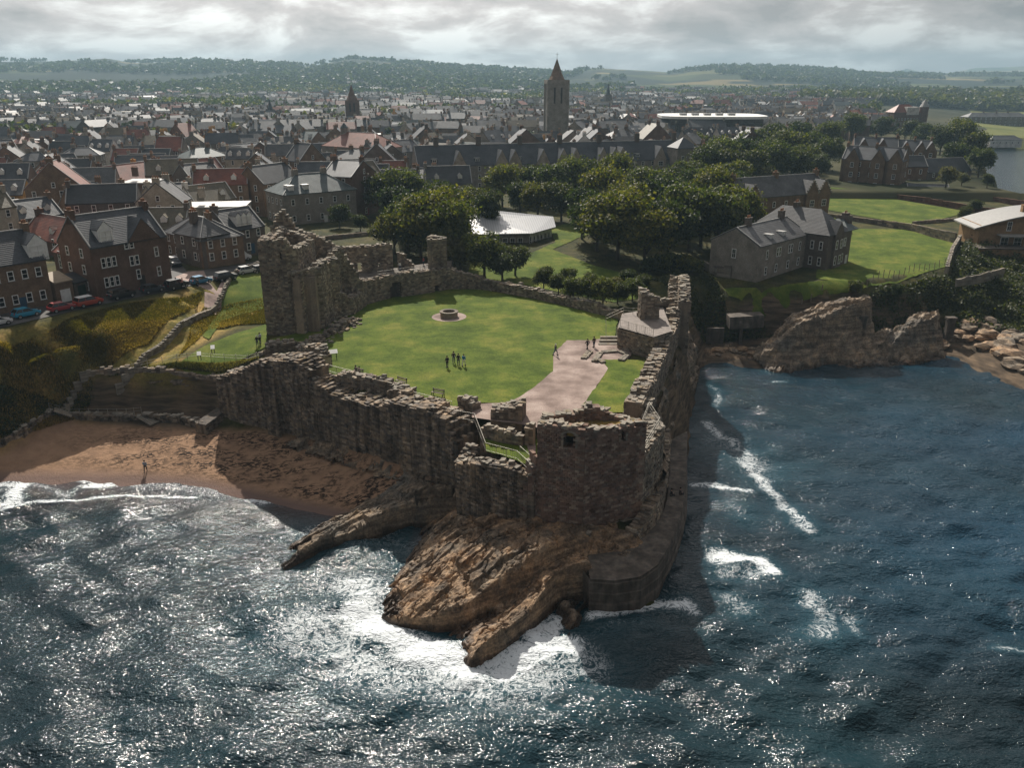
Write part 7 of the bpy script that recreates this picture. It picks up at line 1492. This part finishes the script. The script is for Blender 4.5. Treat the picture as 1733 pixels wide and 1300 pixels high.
for i in range(18):      # stakes along the seaward end of the lower east lawn
    px = 1452+i*8.6; py = 478-i*1.6+2*math.sin(i); x, y = at(px, py, 12.2); b = MB(); b.bar((0,0,-.3), (random.gauss(0,.08),0,1.7), .07, WOOD, 5); o = b.build('fence_post', None, (x, y, T(x, y)+.05)); tag(o, 'wooden stake beside the lower east lawn', 'post', 'stakes along the lawn edge'); ALL.append(o)
for px, py in ((1328,492),(1345,490),(1360,488),(1375,487),(1392,484)):
    x, y = at(px, py, 11.8); b = MB(); b.bar((0,0,-.3), (0,0,1.4), .1, WOOD, 5); o = b.build('fence_post', None, (x, y, T(x, y))); tag(o, 'dark post below the grey cliff house', 'post', 'posts below the grey cliff house'); ALL.append(o)
# ------------------------------------------------------------------ vehicles
TYRE = simple('tyre', (.02,.02,.02), .8); RIM = simple('rim', (.35,.35,.36), .4, metal=.6); CGL = mat('car_glass', lambda t, b: (b.inputs.__getitem__('Base Color').__setattr__('default_value', (.01,.012,.015,1))), .05, .8)
RED_L = simple('tail_lamp', (.4,.01,.01), .3); WHT_L = simple('head_lamp', (.7,.7,.7), .2)
wm_ = MB(); 
def wheel_meshes():
    b = MB(); n = 14; v = []
    for yy in (-.1, .1): v += [(.32*math.cos(6.283*i/n), yy, .32*math.sin(6.283*i/n)) for i in range(n)]
    b.add(v, [(i, (i+1) % n, (i+1) % n+n, i+n) for i in range(n)]+[tuple(range(n-1, -1, -1)), tuple(range(n, 2*n))], TYRE); g = MB(); v = []
    for yy in (-.115, .115): v += [(.2*math.cos(6.283*i/n), yy, .2*math.sin(6.283*i/n)) for i in range(n)]
    g.add(v, [(i, (i+1) % n, (i+1) % n+n, i+n) for i in range(n)]+[tuple(range(n-1, -1, -1)), tuple(range(n, 2*n))], RIM); return b.mesh('tyre'), g.mesh('rim')
TYM, RMM = wheel_meshes()
def car(px, py, rz, kind, col, lab, roofc=None, z=16.0):
    x, y = at(px, py, z); z = T(x, y)+.12; root = tag(empty(kind, (x, y, z), rz), lab, 'van' if kind == 'van' else 'car')
    pm_ = mat('car_paint', lambda t, b: (b.inputs.__getitem__('Base Color').__setattr__('default_value', (*col, 1)), b.inputs.__getitem__('Coat Weight').__setattr__('default_value', .5)), .35, .5)
    rm_ = pm_ if roofc is None else simple('car_roof_paint', roofc, .3)
    if kind == 'van': L = 5.0; st = [(-2.5,.35,1.15,.88),(-2.45,.3,1.25,.95),(1.3,.28,1.25,.95),(1.7,.28,1.15,.93),(2.35,.3,1.0,.88),(2.5,.4,.8,.8)]; cab = [(-2.46,1.25,.93),(-2.4,2.0,.86),(.9,2.05,.86),(1.75,1.2,.86)]; ax = (-1.6, 1.6)
    elif kind == 'suv': L = 4.5; st = [(-2.2,.45,.95,.8),(-2.1,.35,1.08,.9),(0,.3,1.05,.92),(1.0,.3,1.02,.91),(2.0,.35,.9,.86),(2.2,.45,.75,.74)]; cab = [(-2.1,1.05,.86),(-1.75,1.6,.70),(.35,1.62,.70),(1.1,1.02,.82)]; ax = (-1.35, 1.35)
    else: L = 4.1; st = [(-1.95,.42,.85,.74),(-1.85,.32,.95,.84),(0,.28,.93,.86),(.95,.28,.9,.85),(1.85,.32,.74,.8),(2.05,.42,.6,.66)]; cab = [(-1.85,.92,.8),(-1.35,1.42,.64),(.15,1.45,.64),(1.0,.9,.78)]; ax = (-1.25, 1.25)
    b = MB(); v = []
    for (sx, z0, z1, hw) in st: v += [(sx,-hw*.94,z0),(sx,-hw,(z0+z1)/2),(sx,-hw*.95,z1),(sx,hw*.95,z1),(sx,hw,(z0+z1)/2),(sx,hw*.94,z0)]
    f = []
    for k in range(len(st)-1):
        for j in range(6): f.append((k*6+j, k*6+(j+1) % 6, (k+1)*6+(j+1) % 6, (k+1)*6+j))
    f += [(0,1,2,3,4,5), tuple(reversed(range((len(st)-1)*6, len(st)*6)))]; f = [tuple(reversed(q)) for q in f]
    b.add(v, f, pm_); b.build('body', root, smooth=False)
    (x0,z0,w0),(x1,z1,w1),(x2,z2,w2),(x3,z3,w3) = cab; b = MB(); v = [(x0,-w0,z0),(x1,-w1,z1),(x2,-w2,z2),(x3,-w3,z3),(x0,w0,z0),(x1,w1,z1),(x2,w2,z2),(x3,w3,z3)]
    G = pm_ if kind == 'van' else CGL
    b.add(v, [(0,3,2,1),(4,5,6,7),(0,1,5,4)], G); b.build('side_windows' if kind != 'van' else 'cargo_body', root)
    b = MB(); b.add(v, [(2,3,7,6)], CGL); b.build('windscreen', root)
    if kind == 'van':
        for s in (-1, 1):
            for (xa, xb) in ((-2.1,-1.1),(-1.0,0.0),(.15,.95)): b = MB(); b.add([(xa, s*(w0+.005), 1.35),(xb, s*(w0+.005), 1.35),(xb, s*(w1+.035), 1.85),(xa, s*(w1+.035), 1.85)], [(0,1,2,3) if s < 0 else (3,2,1,0)], CGL); b.build('side_window', root)
    b = MB(); b.box(x1-.03, -w1-.02, z1-.01, x2+.06, w1+.02, z1+.06, rm_); b.build('roof', root)
    b = MB()
    for s in (-1, 1): 
        for (p, q) in ((0,1),(2,3)): b.bar(v[p] if s < 0 else v[p+4], v[q] if s < 0 else v[q+4], .035, pm_)
        mx = (x1+x2)/2-.1; b.bar((mx, s*w0*.99, z0), (mx, s*w1, z1), .03, pm_)
    b.build('pillars', root)
    for axx in ax:
        for s in (-1, 1): o = link('wheel', TYM, root, (axx, s*(st[2][3]-.07), .31)); link('rim', RMM, o)
    for s in (-1, 1):
        b = MB(); b.box(st[-1][0]-.16, s*.5-.14, .6 if kind != 'van' else .75, st[-1][0]-.02 if kind != 'hatchback' else st[-1][0]-.04, s*.5+.14, .74 if kind != 'van' else .92, WHT_L); b.build('headlight', root)
        b = MB(); b.box(st[0][0]-.02, s*.6-.1, .7, st[0][0]+.1, s*.6+.1, .95, RED_L); b.build('tail_light', root)
        b = MB(); b.box(x3-.15, s*(w3+.06)-.07, z3, x3+.02, s*(w3+.06)+.07, z3+.14, pm_); b.build('mirror', root)
sa = math.atan2(at(290,492,16)[1]-at(0,556,16)[1], at(290,492,16)[0]-at(0,556,16)[0])
for a_ in ((45,537,0,'hatchback',(.01,.26,.42),'bright turquoise blue hatchback parked on the verge side at the left',None), (-4,552,0,'hatchback',(.6,.6,.6),'white car cut off by the left edge of the view',None),
    (57,514,math.pi,'hatchback',(.28,.29,.31),'silver hatchback parked against the terraced houses',None), (105,527,0,'hatchback',(.32,.02,.025),'red hatchback parked on the grass side of the street',None),
    (151,518,0,'suv',(.38,.04,.015),'orange red car with a white roof on the grass side',(.65,.65,.65)), (207,505,0,'suv',(.012,.012,.015),'black estate car in front of the red brown corner house',None),
    (258,495,0,'hatchback',(.03,.04,.055),'dark blue grey car with a bright bonnet near the end of the row',None), (300,487,.05,'suv',(.012,.013,.016),'black car at the end of the row next to the people',None),
    (340,476,-.05,'hatchback',(.01,.17,.34),'blue hatchback parked at the street corner',None), (382,466,-.1,'suv',(.012,.012,.014),'black four wheel drive parked beside the moat wall',None),
    (417,455,-.15,'hatchback',(.5,.52,.53),'pale silver car parked right of the black four wheel drive',None), (404,439,-.2,'van',(.62,.64,.66),'white van parked across the street from the silver car',None),
    (296,449,-1.9,'suv',(.03,.035,.04),'dark car with a white roof coming out of the side street',(.6,.6,.6)), (441,451,-.2,'hatchback',(.03,.03,.03),'dark car half hidden behind the keep tower',None)):
    car(a_[0], a_[1], sa+a_[2], a_[3], a_[4], a_[5], a_[6])
# stones and driftwood on the shore
BM = []
for i in range(4):
    bm = bmesh.new(); bmesh.ops.create_icosphere(bm, subdivisions=2, radius=.5); rr = random.Random(i)
    for v in bm.verts: v.co *= 1+rr.uniform(-.22, .22); v.co.z *= .6
    me = bpy.data.meshes.new('boulder'); bm.to_mesh(me); bm.free(); me.materials.append(ROCKG if i % 2 else ROCK); BM.append(me)
def boulders(pts, n, s, lab, grp):
    for _ in range(n):
        k = random.randrange(len(pts)-1); t = random.random(); px = pts[k][0]+(pts[k+1][0]-pts[k][0])*t+random.gauss(0, 5); py = pts[k][1]+(pts[k+1][1]-pts[k][1])*t+random.gauss(0, 3)
        z = pts[k][2]; x, y = at(px, py, z); o = link('boulder', random.choice(BM), None, (x, y, max(T(x, y), -.2)), random.uniform(0, 6)); q = random.uniform(.5, 1.5)*s; o.scale = (q*1.2, q, q*.9); tag(o, lab, 'rock', grp); ALL.append(o)
boulders([(1200,590,1.2),(1290,598,1.0),(1320,600,.8)], 26, 1.6, 'rounded boulder in the small east cove', 'boulders of the small east cove')
boulders([(1580,575,2),(1650,570,2),(1733,590,2)], 30, 2.6, 'grey boulder below the far right scrub', 'boulders on the far right shore')
boulders([(1470,590,1.5),(1520,600,1),(1590,596,1)], 16, 2.2, 'dark boulder between slab and platform', 'boulders between slab and platform')
boulders([(1640,575,1.5),(1700,600,1),(1740,640,.6)], 20, 3.2, 'broad pale boulder at the right edge', 'pale boulders on the right platform')
boulders([(640,790,3.9),(700,808,3.9),(760,822,3.9)], 14, .9, 'small rock below the sea wall', 'fallen rocks below the sea wall')
order_labels()
# ------------------------------------------------------------------ air
HAZE = bpy.data.materials.new('haze'); HAZE.use_nodes = True; t = HAZE.node_tree
for n in list(t.nodes):
    if n.type == 'BSDF_PRINCIPLED': t.nodes.remove(n)
pv = N(t, 'ShaderNodeVolumePrincipled', Density=0.00016); pv.inputs['Color'].default_value = (0.40, 0.59, 0.72, 1); pv.inputs['Anisotropy'].default_value = 0.2
LK(t, pv.outputs[0], [n for n in t.nodes if n.type == 'OUTPUT_MATERIAL'][0].inputs['Volume'])
b = MB(); b.box(-8500, -60, -6, 9000, 8300, 240, HAZE); o = b.build('haze', kind='stuff')
